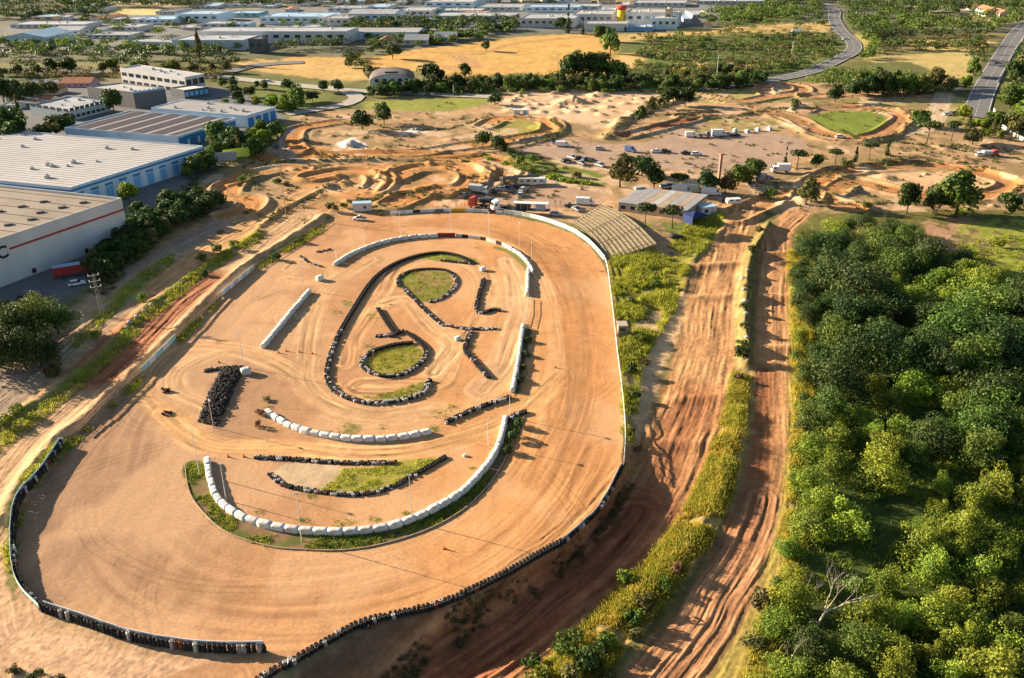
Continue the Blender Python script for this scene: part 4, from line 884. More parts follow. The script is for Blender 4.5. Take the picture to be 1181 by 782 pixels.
# grassy bank right of the oval
bank = [(704,298),(752,290),(798,294),(785,345),(750,400),(738,430),(732,500),(727,545),(720,520),(717,430),(711,380),(706,330)]
grass_stuff('bank_grass', 'tall yellow green grass covering the bank right of the oval', scatter(bank, 2200, -.6, clump=.46), .85, 'grass', 10, 6, .06)
grass_stuff('dry_bank_grass', 'dry yellow grass mixed over the bank right of the oval', scatter(bank, 1800, -.6, clump=.45), .9, 'dry', 10, 7, .055)
MEDp = [(590,800),(640,752),(700,690),(748,645),(790,590),(818,535),(836,480),(845,440),(862,445),(856,510),(842,580),(818,630),(780,675),(735,725),(690,780),(640,810)]
grass_stuff('verge_grass', 'long yellow grass strip between the two dirt tracks', scatter(MEDp, 4600, -3.2, clump=.32), .85, 'dry', 10, 8, .05)
grass_stuff('verge_grass', 'greener grass mixed into the strip between the two dirt tracks', scatter(MEDp, 2600, -3.2, clump=.40), .75, 'grass', 10, 9, .05)
grass_stuff('verge_grass', 'grass on the wedge left of the track crest near the clubhouse', scatter([(800,250),(836,249),(812,288),(796,294),(770,282)], 700, 0), .7, 'grass', 9, 10, .07)
cres = scatter(GR_, 520, 0, clump=.40); isl = np.concatenate([scatter([(464,330),(462,321),(476,313),(500,312),(517,315),(523,325),(515,338),(496,348),(478,345)], 260), scatter([(422,417),(432,407),(456,400),(476,398),(488,408),(483,420),(466,430),(445,433),(425,427)], 300), scatter([(480,296),(510,292),(545,298),(550,303),(510,302)], 120), scatter([(415,458),(450,452),(490,440),(488,452),(450,462)], 120)])
grass_stuff('infield_grass', 'yellow green grass of the crescent patch on the lower infield', cres, .28, 'dry', 9, 11, .04, .3)
grass_stuff('infield_grass', 'weedy grass on the small tyre ringed islands of the kart circuit', isl, .3, 'grass', 9, 12, .05, .35)
st1 = scatter(STRIP, 1500, 0, clump=.45); grass_stuff('weedy_strip', 'low green weeds in the strip outside the long bale arc', st1, .3, 'grass', 8, 13, .05, .3)
clumps_stuff('weedy_strip_plants', 'dark low plants in the strip outside the long bale arc', 'weeds', st1[::9], .38, 40, .18, 'mid', 14)
tf = np.concatenate([scatter([(cx+rr*math.cos(k), cy+rr*.5*math.sin(k)) for k in np.arange(0, 6.28, .8)], int(rr*2.2)) for cx, cy, rr in [(360,572,6),(395,603,14),(350,601,8),(430,600,8),(470,592,6),(300,590,6),(400,495,14),(380,500,8),(440,492,6),(240,550,5),(505,478,12),(520,470,8),(500,495,7),(545,400,5),(400,350,8),(545,540,4),(430,365,7),(425,400,6),(390,360,6),(310,470,6)]])
grass_stuff('infield_weeds', 'sparse low weeds dotted over the bare infield', tf, .22, 'grass', 7, 41, .05, .25)
clumps_stuff('bank_scrub', 'darker scrub clumps scattered over the grassy bank right of the oval', 'scrub', scatter(bank, 90, -.6, clump=.40), .75, 70, .28, 'oliv', 42)
vL = [[(-10,505),(60,455),(120,405),(170,352),(240,302),(300,264),(305,272),(240,312),(180,362),(130,412),(70,465),(-10,525)], [(60,408),(110,370),(155,318),(200,293),(200,303),(150,336),(110,382),(60,425)], [(92,498),(165,430),(160,442),(110,490),(60,530),(30,575),(10,660),(5,630),(20,565),(60,515)], [(295,305),(372,256),(376,262),(330,290),(300,308)], [(203,388),(252,344),(248,352),(208,394)]]
gp = np.concatenate([scatter(p, n_, .6, clump=.36) for p, n_ in zip(vL, (1300, 500, 700, 500, 200))]); grass_stuff('bank_grass', 'rough dry grass on the ridges left of the oval', gp[::2], .55, 'dry', 8, 15, .06, .4); grass_stuff('bank_grass', 'rough green grass on the ridges left of the oval', gp[1::2], .5, 'grass', 8, 16, .06, .4)
lw = scatter([(428,780),(470,745),(520,712),(600,672),(650,640),(700,590),(722,555),(733,560),(705,605),(650,655),(600,700),(520,742),(450,790)], 260, -2, clump=.42)
clumps_stuff('bank_weeds', 'scattered dark scrub on the shaded bank below the long tyre wall', 'weeds', lw, .55, 45, .2, 'oliv', 17)
# shrubs, one by one
def shr(px, py, key, s, label, group=None):
    x, y, z = ath(px, py); return plant(key, x, y, s, label, group, z)
for px, py, k, s, lb in [(727,720,'s_mid',1.2,'bushy green shrub in the wide part of the strip between the tracks'),(745,700,'s_oliv',1.3,'grey green shrub at the right of the wide strip between the tracks'),(765,680,'s_mid',1.0,'small shrub high in the strip between the tracks'),
    (720,672,'s_yel',1.1,'light green shrub beside the red rutted track'),(782,662,'s_brown',1.1,'brownish dry bush in the strip between the tracks'),(700,745,'s_yel',1.2,'yellow green bush beside the right hand track near the bottom'),(735,735,'s_oliv',1.0,'low olive bush at the right foot of the strip'),
    (655,750,'s_mid',1.9,'tall narrow green shrub beside the red track'),(680,772,'s_dark',1.7,'dark green rounded shrub near the bottom of the strip'),(612,768,'s_mid',1.3,'small green shrub at the left end of the strip'),(622,790,'s_yel',1.6,'yellow green shrub at the bottom edge'),(655,790,'s_oliv',1.5,'olive shrub at the bottom edge of the strip'),(700,790,'s_oliv',1.1,'dusty olive shrub at the very bottom by the right track'),
    (855,412,'s_dark',1.3,'dark bush on the ridge between the twin tracks'),(856,398,'s_mid',1.0,'green bush just above the dark one on the ridge'),(858,378,'s_oliv',.9,'olive bush half way up the ridge between the twin tracks'),(857,355,'s_oliv',.9,'dusty bush on the upper ridge between the twin tracks'),(862,332,'s_oliv',.8,'small olive bush on the ridge near the first jumps'),(852,440,'s_brown',.9,'brown scrubby bush at the foot of the ridge'),(868,292,'s_dark',1.2,'dark bush in the fork where the twin tracks part'),(876,268,'s_oliv',1.2,'olive bush above the fork of the tracks'),
    (62,432,'s_oliv',1.7,'grey green round shrub beside the big dark tree on the left'),(20,478,'s_yel',1.3,'light green shrub on the left ridge near the edge'),(5,490,'s_yel',1.2,'yellow green shrub at the left edge'),(165,348,'s_yel',1.2,'light green shrub on the ridge by the red rutted track'),(112,392,'s_yel',1.1,'light green shrub on the ridge lower down'),(250,292,'s_yel',1.2,'leafy shrub on the ridge in front of the dirt turn'),(232,300,'s_mid',1.0,'green shrub on the ridge beside the leafy one'),
    (270,285,'s_yel',1.0,'light shrub high on the left ridge'),(238,318,'s_dark',1.0,'dark low bush at the end of the ridge'),(318,300,'s_dark',1.0,'dark shrub on the green bank at the upper left of the oval'),(345,280,'s_mid',.9,'green shrub on the bank near the white cabin'),(40,784,'s_dark',.9,'dark bush at the bottom left corner'),(70,788,'s_oliv',.7,'olive bush at the bottom left corner'),(18,775,'s_oliv',.7,'small olive bush in the bottom left corner'),
    (300,478,'s_brown',.8,'brown scrub beside the left end of the short bale arc'),(308,462,'s_mid',.6,'small green weed bush above the short bale arc'),(297,492,'s_brown',.7,'scrubby tuft left of the short bale arc'),
    (608,395,'s_dark',.75,'dark bush behind the lower upright bale row, top'),(606,410,'s_dark',.75,'dark bush behind the lower upright bale row, second'),(604,425,'s_oliv',.75,'dusty bush behind the lower upright bale row, third'),(601,440,'s_dark',.75,'dark bush behind the lower upright bale row, bottom'),(599,492,'s_dark',.9,'dark bush behind the right end of the long bale arc'),(592,506,'s_dark',.9,'dark bush behind the long bale arc just below its tip'),(584,522,'s_dark',.8,'dark low bush further down behind the long bale arc'),
    (755,330,'s_mid',1.1,'green shrub on the grassy bank right of the oval'),(730,350,'s_dark',1.0,'dark shrub behind the small hut on the bank'),(738,395,'s_yel',1.1,'yellow shrub on the bank right of the small hut'),(745,420,'s_oliv',1.0,'olive shrub on the sandy slope of the bank'),(728,430,'s_dark',.9,'dark shrub on the lower bank by the rail'),(731,460,'s_dark',.8,'dark shrub further down by the rail'),(728,500,'s_oliv',.9,'grey shrub below the rail near its end'),(736,520,'s_brown',.8,'brown bush below the rail near its end'),
    (925,280,'s_yel',1.3,'yellow green bush at the top left edge of the wood'),(915,560,'s_yel',1.2,'yellow bush on the verge at the edge of the wood'),(905,640,'s_yel',1.2,'yellow green bush leaning to the right track'),(880,700,'s_oliv',1.4,'olive bush by the lower right track'),(868,745,'s_oliv',1.3,'scrubby bush low by the right track'),(930,500,'s_brown',1.6,'brown twiggy bush at the edge of the wood'),(1030,770,'s_brown',1.3,'brown dry bush at the bottom of the wood'),
    (418,236,'s_dark',1.0,'dark shrub behind the white cabin'),(383,244,'s_dark',1.4,'dark round bush left of the white cabin'),(398,240,'s_mid',1.1,'green bush beside the white cabin'),(320,212,'s_dark',1.1,'dark bush among the dirt jumps by the timber pole'),(331,214,'s_oliv',1.0,'olive bush right of the timber pole'),(282,210,'s_mid',1.2,'dark green scrub between the dirt bends on the left'),(290,205,'s_mid',1.0,'scrub at the end of the dirt ridge on the left'),(276,215,'s_oliv',1.0,'scrub at the start of the dirt ridge on the left'),
    (600,190,'s_yel',1.6,'bright green bushes left of the car park bank'),(615,188,'s_yel',1.8,'bright green shrub on the grassy bank by the car park'),(590,180,'s_mid',1.4,'green shrub near the two dark trees'),(640,198,'s_oliv',1.4,'olive bush on the bank below the car park'),(665,205,'s_oliv',1.4,'dusty bush on the bank left of the big tree'),(885,228,'s_mid',2.2,'wide green bush beside the dirt ramp'),(1135,158,'s_yel',1.6,'round yellow green bush right of the umbrella pines'),(1000,240,'s_mid',1.3,'small green bush at the top of the wood'),(1150,285,'s_yel',1.5,'yellow green bush in the clearing on the right')]:
    shr(px, py, k, s, lb)
# trees, one by one (x, base y, kind, size, label)
for px, py, k, s, lb in [(715,216,'b_oliv',2.0,'large spreading dark tree at the left end of the clubhouse'),(740,203,'b_dark',1.15,'round dark tree standing behind the large one'),(754,217,'b_dark',1.15,'dark tree behind the left of the clubhouse roof'),(782,218,'pine',.95,'umbrella pine behind the middle of the clubhouse'),(813,222,'b_dark',1.0,'tree standing behind the clubhouse right of the caravans'),(836,224,'b_oliv',1.1,'olive tree right of the clubhouse'),(851,214,'b_mid',1.3,'tree between the clubhouse and the parked trucks'),(864,209,'b_dark',1.35,'tall broad tree right of the brick chimney'),
    (744,262,'pine',1.0,'left of the two umbrella pines before the clubhouse'),(775,263,'pine',1.0,'right of the two umbrella pines before the clubhouse'),(929,236,'b_oliv',1.35,'thin olive tree beside the bend of the lower dirt loop'),(1102,250,'b_mid',1.9,'large round green tree by the lower right dirt loop'),(1165,246,'b_dark',1.0,'dark tree at the right end of the lower loop'),(1075,246,'b_dark',1.2,'dark tree left of the large round one'),(1045,247,'b_dark',1.3,'dark tree on the top edge of the wood'),
    (919,193,'pine',1.0,'umbrella pine beside the cypress above the truck'),(905,193,'cypress',.95,'dark cypress next to the first umbrella pine'),(941,194,'b_dark',.75,'low round dark tree between two pines'),(963,189,'pine',.95,'pale umbrella pine below the loop turf'),(1002,184,'pine',.9,'umbrella pine between the two cypresses'),(986,188,'cypress',.8,'short cypress left of the umbrella pine'),(1023,179,'cypress',.9,'tall slim cypress by the dirt berm'),(977,191,'s_mid',1.6,'bush at the foot of the pale umbrella pine'),
    (1068,166,'pine',1.25,'wide umbrella pine by the gravel path end'),(1097,163,'pine',1.15,'wide umbrella pine right of the path end'),(1121,167,'b_oliv',1.1,'olive tree beside the wide pines'),(1060,146,'b_mid',1.2,'green tree on the left of the gravel path'),(790,122,'b_dark',1.3,'dark tree at the end of the ridge above the car park'),(776,120,'b_dark',1.2,'dark tree on the ridge above the car park, second from the right end'),(765,124,'b_dark',1.1,'dark tree on the ridge above the car park, third from the right end'),(750,130,'b_oliv',1.1,'olive tree on the ridge above the car park, middle'),(738,142,'b_dark',.95,'dark tree at the lower end of the ridge above the car park'),
    (963,118,'b_dark',1.0,'dark tree alone above the loop turf'),(918,122,'s_dark',2.0,'dark bush pair at the crossing of the loops'),(557,170,'b_dark',.95,'left of the two dark round trees by the back dirt loops'),(577,177,'b_dark',.95,'right of the two dark round trees by the back dirt loops'),(418,150,'b_dark',1.35,'left of the paired dark trees on the back dirt area'),(443,143,'b_dark',1.25,'right of the paired dark trees on the back dirt area'),(571,121,'b_dark',.95,'dark tree at the edge of the green strip'),
    (571,170,'s_mid',1.2,'bush between the two dark round trees'),(500,103,'b_dark',1.9,'tall dark tree right of the domed hall'),(537,90,'b_dark',1.1,'round dark tree at the foot of the golden field'),(453,68,'b_dark',1.3,'dark round tree at the left end of the golden field'),(561,59,'b_dark',1.0,'lone dark tree inside the golden field'),(440,92,'b_mid',1.2,'green tree left of the domed hall'),(655,93,'b_dark',1.8,'tall dark tree on the lower edge of the golden field, left'),(672,92,'b_dark',2.2,'tallest dark tree of the clump on the edge of the golden field'),(690,92,'b_dark',2.0,'dark tree of the clump on the edge of the golden field, right of the tallest'),(712,93,'b_mid',1.7,'round green tree at the right of the clump'),(704,62,'b_mid',1.9,'wide green tree at the right end of the golden field'),(692,48,'b_dark',1.5,'dark round tree at the upper right corner of the golden field'),(672,40,'cypress',1.4,'dark pointed tree by the white factory'),(655,38,'cypress',2.0,'very tall slim cypress by the white factory'),(646,34,'b_dark',1.3,'dark tree in front of the white factory'),
    (42,390,'f_mid',1.5,'huge dark tree at the left edge below the grey warehouse'),(18,400,'f_dark',1.4,'dark tree right at the left edge'),(68,385,'f_mid',1.1,'dark tree at the right side of the huge one'),(30,425,'f_dark',1.2,'dark lower tree at the left edge'),(-15,420,'f_dark',1.6,'dark tree beyond the left edge'),(55,415,'f_dark',.9,'small dark tree in front of the huge one'),
    (150,235,'b_yel',1.2,'bright green tree at the corner of the grey warehouse'),(246,178,'poplar',1.1,'slim pale poplar by the green hoarding'),(252,168,'b_mid',1.6,'large green tree beside the blue warehouses'),(272,172,'b_dark',1.3,'dark tree right of the blue warehouses'),(276,182,'poplar',1.0,'second slim poplar by the green hoarding'),(226,190,'b_oliv',1.0,'olive tree at the corner of the white roofed warehouse'),(305,168,'b_yel',1.2,'bright tree beside the grey service road'),(320,160,'b_mid',1.1,'green tree at the bend of the grey service road'),(295,180,'b_mid',1.2,'round tree at the foot of the blue warehouse'),(60,158,'b_oliv',1.5,'olive tree behind the white bus'),(15,165,'b_dark',1.9,'big dark tree left of the white bus'),(28,158,'poplar',1.6,'pale poplar behind the white bus'),(80,152,'b_dark',1.2,'dark tree in front of the long grey office'),(65,155,'b_dark',1.3,'dark tree at the left of the long grey office'),(50,162,'b_dark',1.1,'dark tree beside the bus roof'),(72,150,'cypress',1.1,'dark pointed tree in front of the long grey office'),(132,132,'b_dark',1.4,'dark round tree at the end of the long grey office'),(231,72,'poplar',1.8,'tall pale poplar before the large white factory'),(22,120,'b_dark',1.3,'dark tree among the small houses'),(40,118,'b_dark',1.2,'second dark tree among the small houses'),(5,120,'b_dark',1.7,'big dark tree left of the small houses'),(272,115,'b_dark',.9,'dark tree by the car park of the white office'),(288,112,'b_dark',.9,'dark tree at the embankment of the road'),(275,120,'b_dark',.9,'low tree at the foot of the embankment')]:
    x, y, z = ath(px, py); plant(k, x, y, s, lb, None, z)
# dark hedge along the grey warehouse
hg = gpath([(120,325),(150,300),(175,282),(205,262),(235,248),(255,240)], True); hg = resample(hg, 3.4)
for i, q in enumerate(hg):
    for w_ in (0, 1, 2):
        x, y = q[0]-w_*3.4+R.uniform(-.8,.8), q[1]+w_*3.2+R.uniform(-.8,.8); plant('b_dark' if R.random() < .75 else 'b_oliv', x, y, R.uniform(.6, .85), ['dark bushy tree on the track side of the overgrown hedge', 'dark bushy tree in the middle line of the overgrown hedge', 'dark bushy tree on the warehouse side of the overgrown hedge'][w_]+[', near end', ', middle stretch', ', far end'][min(3*i//len(hg), 2)], 'trees of the hedge along the grey warehouse')
EXTRA = 0
for px, py in [(165,262),(175,255),(165,280),(185,262),(150,268),(200,245),(160,250),(190,240)]:
    x, y, z = ath(px, py); plant('b_dark', x, y, R.uniform(.7, .95), 'larger dark tree standing between the hedge and the white roofed warehouse', 'trees of the hedge along the grey warehouse')
# rows and belts of trees further off
RDS = [spline(ats(p_), 6) for p_ in ([(948,4),(962,12),(962,22),(970,36),(984,50),(982,60),(960,72),(930,84),(890,94)], [(1200,18),(1178,34),(1162,56),(1148,80),(1138,98),(1130,116),(1124,134)])]
def offroad(x, y, k=8): return all(line_dist(np.array([x, x]), np.array([y, y+k*.9]), P_)[0].min() > k for P_ in RDS)
BT = []
def belt(px, sp, s0, s1, keys, label, group, jit=3.0, rows=1, off=6):
    P = resample(spline(ats(px), 4), sp)
    for rr in range(rows):
        for i, q in enumerate(P):
            if R.random() < .1: continue
            x, y = q[0]+R.uniform(-jit, jit), q[1]+rr*off+R.uniform(-jit, jit)*.6; 
            if not offroad(x, y): continue
            th_ = len(P)/3; BT.append((y, x, R.choice(keys), R.uniform(s0, s1), label+(', left part' if i < th_ else (', middle part' if i < 2*th_ else ', right part')), group))
belt([(425,112),(500,108),(560,106),(600,104),(680,105),(760,104),(830,104),(880,98)], 5.0, .65, 1.0, ['b_dark','b_mid','b_dark'], 'tree in the long dark belt above the bare earth mounds', 'trees of the long belt above the earth mounds', rows=2, off=9)
belt([(850,98),(900,92),(940,82),(965,68),(972,60)], 6, .8, 1.1, ['b_mid','b_mid','b_oliv'], 'tree in the belt hugging the inside of the curving road', 'trees of the belt inside the curving road', rows=2)
belt([(560,98),(640,97),(720,92),(790,92),(850,84)], 8, .6, .9, ['b_mid','b_oliv','b_dark'], 'tree in the looser row behind the long dark belt', 'trees of the loose row behind the belt')
belt([(985,113),(1010,112),(1040,110),(1070,108),(1085,108)], 6, 1.2, 1.7, ['b_mid','b_dark','b_oliv'], 'tree in the thick grove between the loops and the tan field', 'trees of the grove above the loops', rows=2, off=9)
belt([(0,88),(60,86),(130,84),(200,86),(260,84)], 9, .9, 1.4, ['b_dark','b_mid','b_oliv'], 'tree in the wide belt between the estate and the factories', 'trees of the belt before the factories', rows=2, off=22)
belt([(0,70),(70,68),(150,70),(260,68)], 11, 1.1, 1.6, ['b_dark','b_mid','b_oliv'], 'tree at the back of the wide belt before the factories', 'trees at the back of the wide belt', rows=1)
belt([(325,60),(360,58),(400,54)], 9, 1.1, 1.5, ['b_dark','b_mid'], 'tree in the dark row below the large white factory', 'trees below the white factory', rows=2, off=12)
belt([(970,70),(985,60),(1000,45),(985,30),(980,20)], 9, 1.2, 1.8, ['b_mid','b_mid','b_oliv'], 'tree in the wood right of the curving road', 'trees right of the curving road', rows=2, off=14)
belt([(1005,56),(1060,57),(1110,58),(1125,50)], 10, 1.0, 1.5, ['b_dark','b_mid'], 'tree in the row behind the tan field', 'trees behind the tan field')
belt([(1000,44),(1060,43),(1130,42)], 11, 1.0, 1.5, ['b_dark','b_mid'], 'tree in the second orchard row behind the tan field', 'trees of the second row behind the tan field')
belt([(1158,110),(1170,90),(1185,70),(1200,50)], 7, 1.2, 1.7, ['b_mid','b_dark','b_oliv'], 'tree on the slope right of the straight road', 'trees right of the straight road', rows=2, off=5)
belt([(1150,150),(1165,150),(1190,160),(1181,120),(1165,125)], 7, 1.0, 1.5, ['b_mid','b_yel','b_oliv'], 'tree in the leafy corner below the straight road', 'trees below the straight road')
belt([(1112,100),(1120,110),(1118,125),(1115,138)], 6, .9, 1.2, ['b_yel','b_oliv'], 'light tree between the gravel path and the straight road', 'trees between path and road')
belt([(1128,70),(1130,84),(1128,95)], 6, 1.2, 1.6, ['b_mid'], 'tree in the clump left of the straight road', 'trees left of the straight road')
belt([(345,125),(330,132),(340,118),(310,128)], 8, .7, 1.1, ['b_yel','b_mid'], 'tree in the green corner beside the grey service road', 'trees beside the service road')
belt([(400,78),(430,60),(450,52),(500,48),(560,42)], 12, .7, 1.0, ['b_mid','b_dark'], 'tree around the houses beyond the golden field', 'trees around the far houses')
belt([(400,66),(420,85),(432,98)], 7, .8, 1.1, ['b_yel','b_oliv'], 'light tree on the left edge of the golden field', 'trees on the left edge of the golden field')
belt([(0,150),(20,172),(0,180)], 6, 1.1, 1.6, ['b_dark','b_mid'], 'tree beside the white bus at the left edge', 'trees beside the white bus')
belt([(0,112),(30,108),(60,110)], 8, .8, 1.2, ['b_dark','b_oliv'], 'tree among the small houses on the left', 'trees among the small houses')
belt([(225,205),(245,190),(262,180),(285,172),(300,160)], 5, .7, 1.1, ['b_mid','b_yel','b_dark'], 'tree in the green strip below the blue warehouses', 'trees of the strip below the blue warehouses', rows=2, off=6)
belt([(262,128),(290,124),(330,120),(360,116)], 8, .7, 1.2, ['b_mid','b_yel','b_dark'], 'tree on the green embankment right of the white roofed warehouse', 'trees of the green embankment')
belt([(258,100),(320,104),(390,106)], 9, .6, .9, ['b_mid','b_dark'], 'small tree along the pale country road', 'trees along the pale road')
belt([(1112,150),(1124,148),(1140,152),(1150,160)], 3.5, .6, .95, ['poplar','poplar','b_yel'], 'slim poplar where the straight road meets the scrub', 'poplars at the end of the straight road', jit=1.5)
BT.sort(); IND = [b_ for b_ in BT if abs(b_[1]) < halfw(np.array([b_[0]]))[0]*1.15][:225]
print('belt trees', len(BT), 'forest', len(pts))
for y, x, k, s, lb, g in IND: plant(k, x, y, s, lb, g)
def wood(name, label, pts_s, m, n=110, leaf=1.25, seed=1): clumps_stuff(name, label, 'woodland', [(a, b_, gz(a, b_)+r_*.5) for a, b_, r_ in pts_s], np.array([r_ for _, _, r_ in pts_s]), n, leaf, m, seed)
rest = [(x, y, 4*s) for y, x, k, s, lb, g in BT if (y, x, k, s, lb, g) not in IND]
def pxs(poly, n, r0, r1): return [(p[0], p[1], R.uniform(r0, r1)) for p in scatter(poly, n, px=True) if offroad(p[0], p[1])]
w1 = rest+pxs([(-150,-4),(640,-4),(640,3),(420,6),(200,10),(-150,12)], 420, 4, 8)+pxs([(930,-4),(1300,-4),(1300,8),(1180,12),(1000,22),(940,14)], 220, 4, 7)+pxs([(60,10),(130,8),(120,22),(-60,24)], 70, 3, 6)+pxs([(410,26),(600,24),(590,36),(470,40),(400,44),(390,36)], 130, 3, 5)
wood('distant_woodland', 'far hazy woods and tree belts around the factories', w1, 'dark', seed=3)
w2 = pxs([(40,26),(600,22),(600,34),(40,44)], 45, 2.5, 4.5)+pxs([(975,24),(1010,24),(1010,70),(980,70)], 70, 3, 6)+pxs([(600,-4),(960,-4),(960,3),(600,3)], 90, 4, 7)+pxs([(880,4),(960,-2),(975,14),(950,24),(900,22),(820,30),(800,22)], 120, 3, 5)+pxs([(1000,8),(1180,6),(1180,36),(1140,40),(1010,40)], 150, 3, 6)+pxs([(-80,52),(280,50),(280,64),(-80,66)], 90, 3, 5)+pxs([(420,46),(560,36),(600,34),(560,46),(430,60)], 60, 2.5, 4)
wood('distant_woodland', 'mid green far trees scattered over the country beyond', w2, 'mid', seed=4)
HR = []
for l_ in [[(745,47),(800,49),(860,46),(905,44),(950,40)],[(760,58),(800,57),(860,56),(905,54),(958,50)],[(735,66),(790,70),(850,66),(900,66),(960,60)],[(730,80),(800,80),(860,77),(920,74),(955,66)],[(640,90),(720,89),(800,88),(870,84),(930,76)],[(905,18),(935,22),(950,30)],[(830,16),(870,24),(905,28)],[(1010,30),(1060,30),(1130,30)],[(1005,52),(1070,52),(1130,54)],[(560,96),(640,96),(740,96),(830,95)]]:
    for q in resample(spline(ats(l_), 4), 2.2):
        if fbm(q[:1]/30, q[1:]/30, 2, 410)[0] > .38 and offroad(q[0], q[1]): HR.append((q[0]+R.gauss(0, 1.5), q[1]+R.gauss(0, 2.6), R.uniform(1.6, 3.8)))
wood('hedgerow', 'dark green hedgerows crossing the terraces below the curving road', HR, 'mid', n=80, leaf=.85, seed=8)
w3 = pxs([(740,42),(960,38),(968,60),(930,80),(800,94),(700,96),(740,70)], 170, 1.8, 3.6)+pxs([(520,92),(850,90),(820,102),(500,106)], 200, 1.5, 3)+pxs([(0,86),(260,84),(250,94),(0,92)], 90, 2, 3.5)+pxs([(1000,38),(1140,38),(1140,60),(1000,60)], 70, 1.5, 3)
wood('scrub', 'patchy olive scrub on the terraces between field and road', w3, 'oliv', n=70, leaf=.85, seed=5)
w4 = pxs([(720,40),(960,36),(960,64),(760,90)], 120, 1.6, 3.2)+pxs([(430,100),(860,96),(860,106),(430,112)], 160, 1.5, 2.5)+pxs([(940,84),(1100,96),(1100,106),(930,100)], 140, 2, 4.5)+pxs([(820,8),(950,6),(940,34),(840,38)], 120, 2, 4.5)+pxs([(1140,60),(1260,40),(1300,160),(1150,150)], 160, 2, 4)
wood('scrub', 'brighter green scrub on the terraces between field and road', w4, 'mid', n=70, leaf=.85, seed=6)
sc5 = scatter([(200,240),(300,180),(340,130),(420,126),(600,112),(760,100),(1000,108),(1110,120),(1181,190),(1181,250),(930,250),(905,226),(700,215),(600,245),(380,252),(260,300)], 700, 0, clump=.56, px=True)
clumps_stuff('dirt_area_scrub', 'small dusty scrub plants dotted over the dirt jumps', 'scrub', sc5, .9, 40, .42, 'oliv', 7)
sc6 = scatter([(560,184),(600,192),(690,214),(660,212),(600,198),(560,180)], 90, 0, px=True); clumps_stuff('bank_scrub', 'green scrub on the low bank between car park and paddock', 'scrub', sc6, 1.2, 60, .5, 'yel', 8)
sc7 = scatter([(230,205),(300,178),(335,145),(320,140),(245,190),(150,265),(100,340),(120,345),(160,300),(200,262)], 200, 0, px=True); clumps_stuff('bank_scrub', 'scrub along the foot of the blue warehouses', 'scrub', sc7, 1.3, 60, .5, 'oliv', 9)
sc8 = scatter([(1060,165),(1181,170),(1181,205),(1100,195),(1000,190)], 90, 0, px=True, clump=.45); clumps_stuff('bank_scrub', 'scrub on the sandy rise behind the lower dirt loop', 'scrub', sc8, 1.0, 50, .45, 'oliv', 10)
lines = [[(300,187),(400,184),(540,186)], [(330,174),(460,183),(560,177),(640,160)], [(590,190),(602,202),(560,224)], [(400,232),(440,228),(500,216)], [(470,226),(520,228),(560,215)], [(380,215),(330,240),(300,262)], [(262,215),(300,205)], [(636,138),(648,150),(632,160),(600,166)], [(700,160),(720,140),(765,122),(800,114)], [(790,138),(850,134),(900,125),(1000,122)], [(935,205),(985,192),(1060,186),(1120,190)], [(440,205),(450,215),(436,226)], [(340,196),(380,190)], [(420,140),(460,150),(520,148),(560,135)], [(970,150),(1000,164),(1040,155)], [(930,225),(960,235),(1060,234),(1150,232),(1178,214)], [(1040,165),(1100,172),(1181,185)]]
pp = []
for l_ in lines:
    for q in resample(gpath(l_), 1.5):
        if fbm(q[:1]/9, q[1:]/9, 2, 300)[0] > .36: pp.append((q[0]+R.gauss(0, .6), q[1]+R.gauss(0, .6), gz(*q)-.1))
clumps_stuff('ridge_scrub', 'low dusty scrub growing along the crests of the dirt berms', 'scrub', pp, .9, 60, .38, 'oliv', 31)
vs = scatter(MEDp, 60, -3.2, clump=.44); clumps_stuff('verge_scrub', 'low olive scrub dotted through the strip between the two dirt tracks', 'scrub', vs, .7, 80, .26, 'mid', 43)
# the dead tree
x, y, z = ath(942, 722); root = empty('dead_tree', (x, y, z), 0, 'bare bleached dead tree with forking branches in the lower wood', 'dead tree'); tb = MB(); bb_ = MB()
def limb(m, p, d, L_, r, dep, rs):
    for k in range(3):
        q = p+d*(L_/3); m.tube(p, q, r*(1-.22*k), r*(1-.22*(k+1)), 6); p = q; d = (d+Vector((rs.uniform(-.18,.18), rs.uniform(-.18,.18), rs.uniform(-.05,.12)))).normalized()
    if dep > 0:
        for i in range(3 if dep > 1 else 2):
            limb(bb_, p-d*L_*.12*i, (d+Vector((rs.uniform(-.6,.6), rs.uniform(-.4,.4), rs.uniform(-.1,.4)))).normalized(), L_*.72, r*.42, dep-1, rs)
rs_ = random.Random(4)
tb.tube((0,0,-.3), (.9,.2,2.6), .22, .17, 8)
for d0 in [(.45,.1,.9),(.95,0,.55),(.15,.3,.95)]: limb(bb_, Vector((.8,.2,2.4)), Vector(d0).normalized(), 3.6, .12, 3, rs_)
tb.build('trunk', M_DEAD, root, smooth=True); bb_.build('branches', M_DEAD, root, smooth=True)
for px, py, lb in [(905,775,'low dead branch tangle near the bottom of the wood'),(922,700,'small bare bleached snag left of the dead tree')]:
    x, y, z = ath(px, py); root = empty('dead_tree', (x, y, z), 0, lb, 'dead tree'); bb_ = MB(); limb(bb_, Vector((0,0,-.2)), Vector((.3,.1,.9)).normalized(), 2.6, .10, 3, rs_); bb_.build('branches', M_DEAD, root, smooth=True)
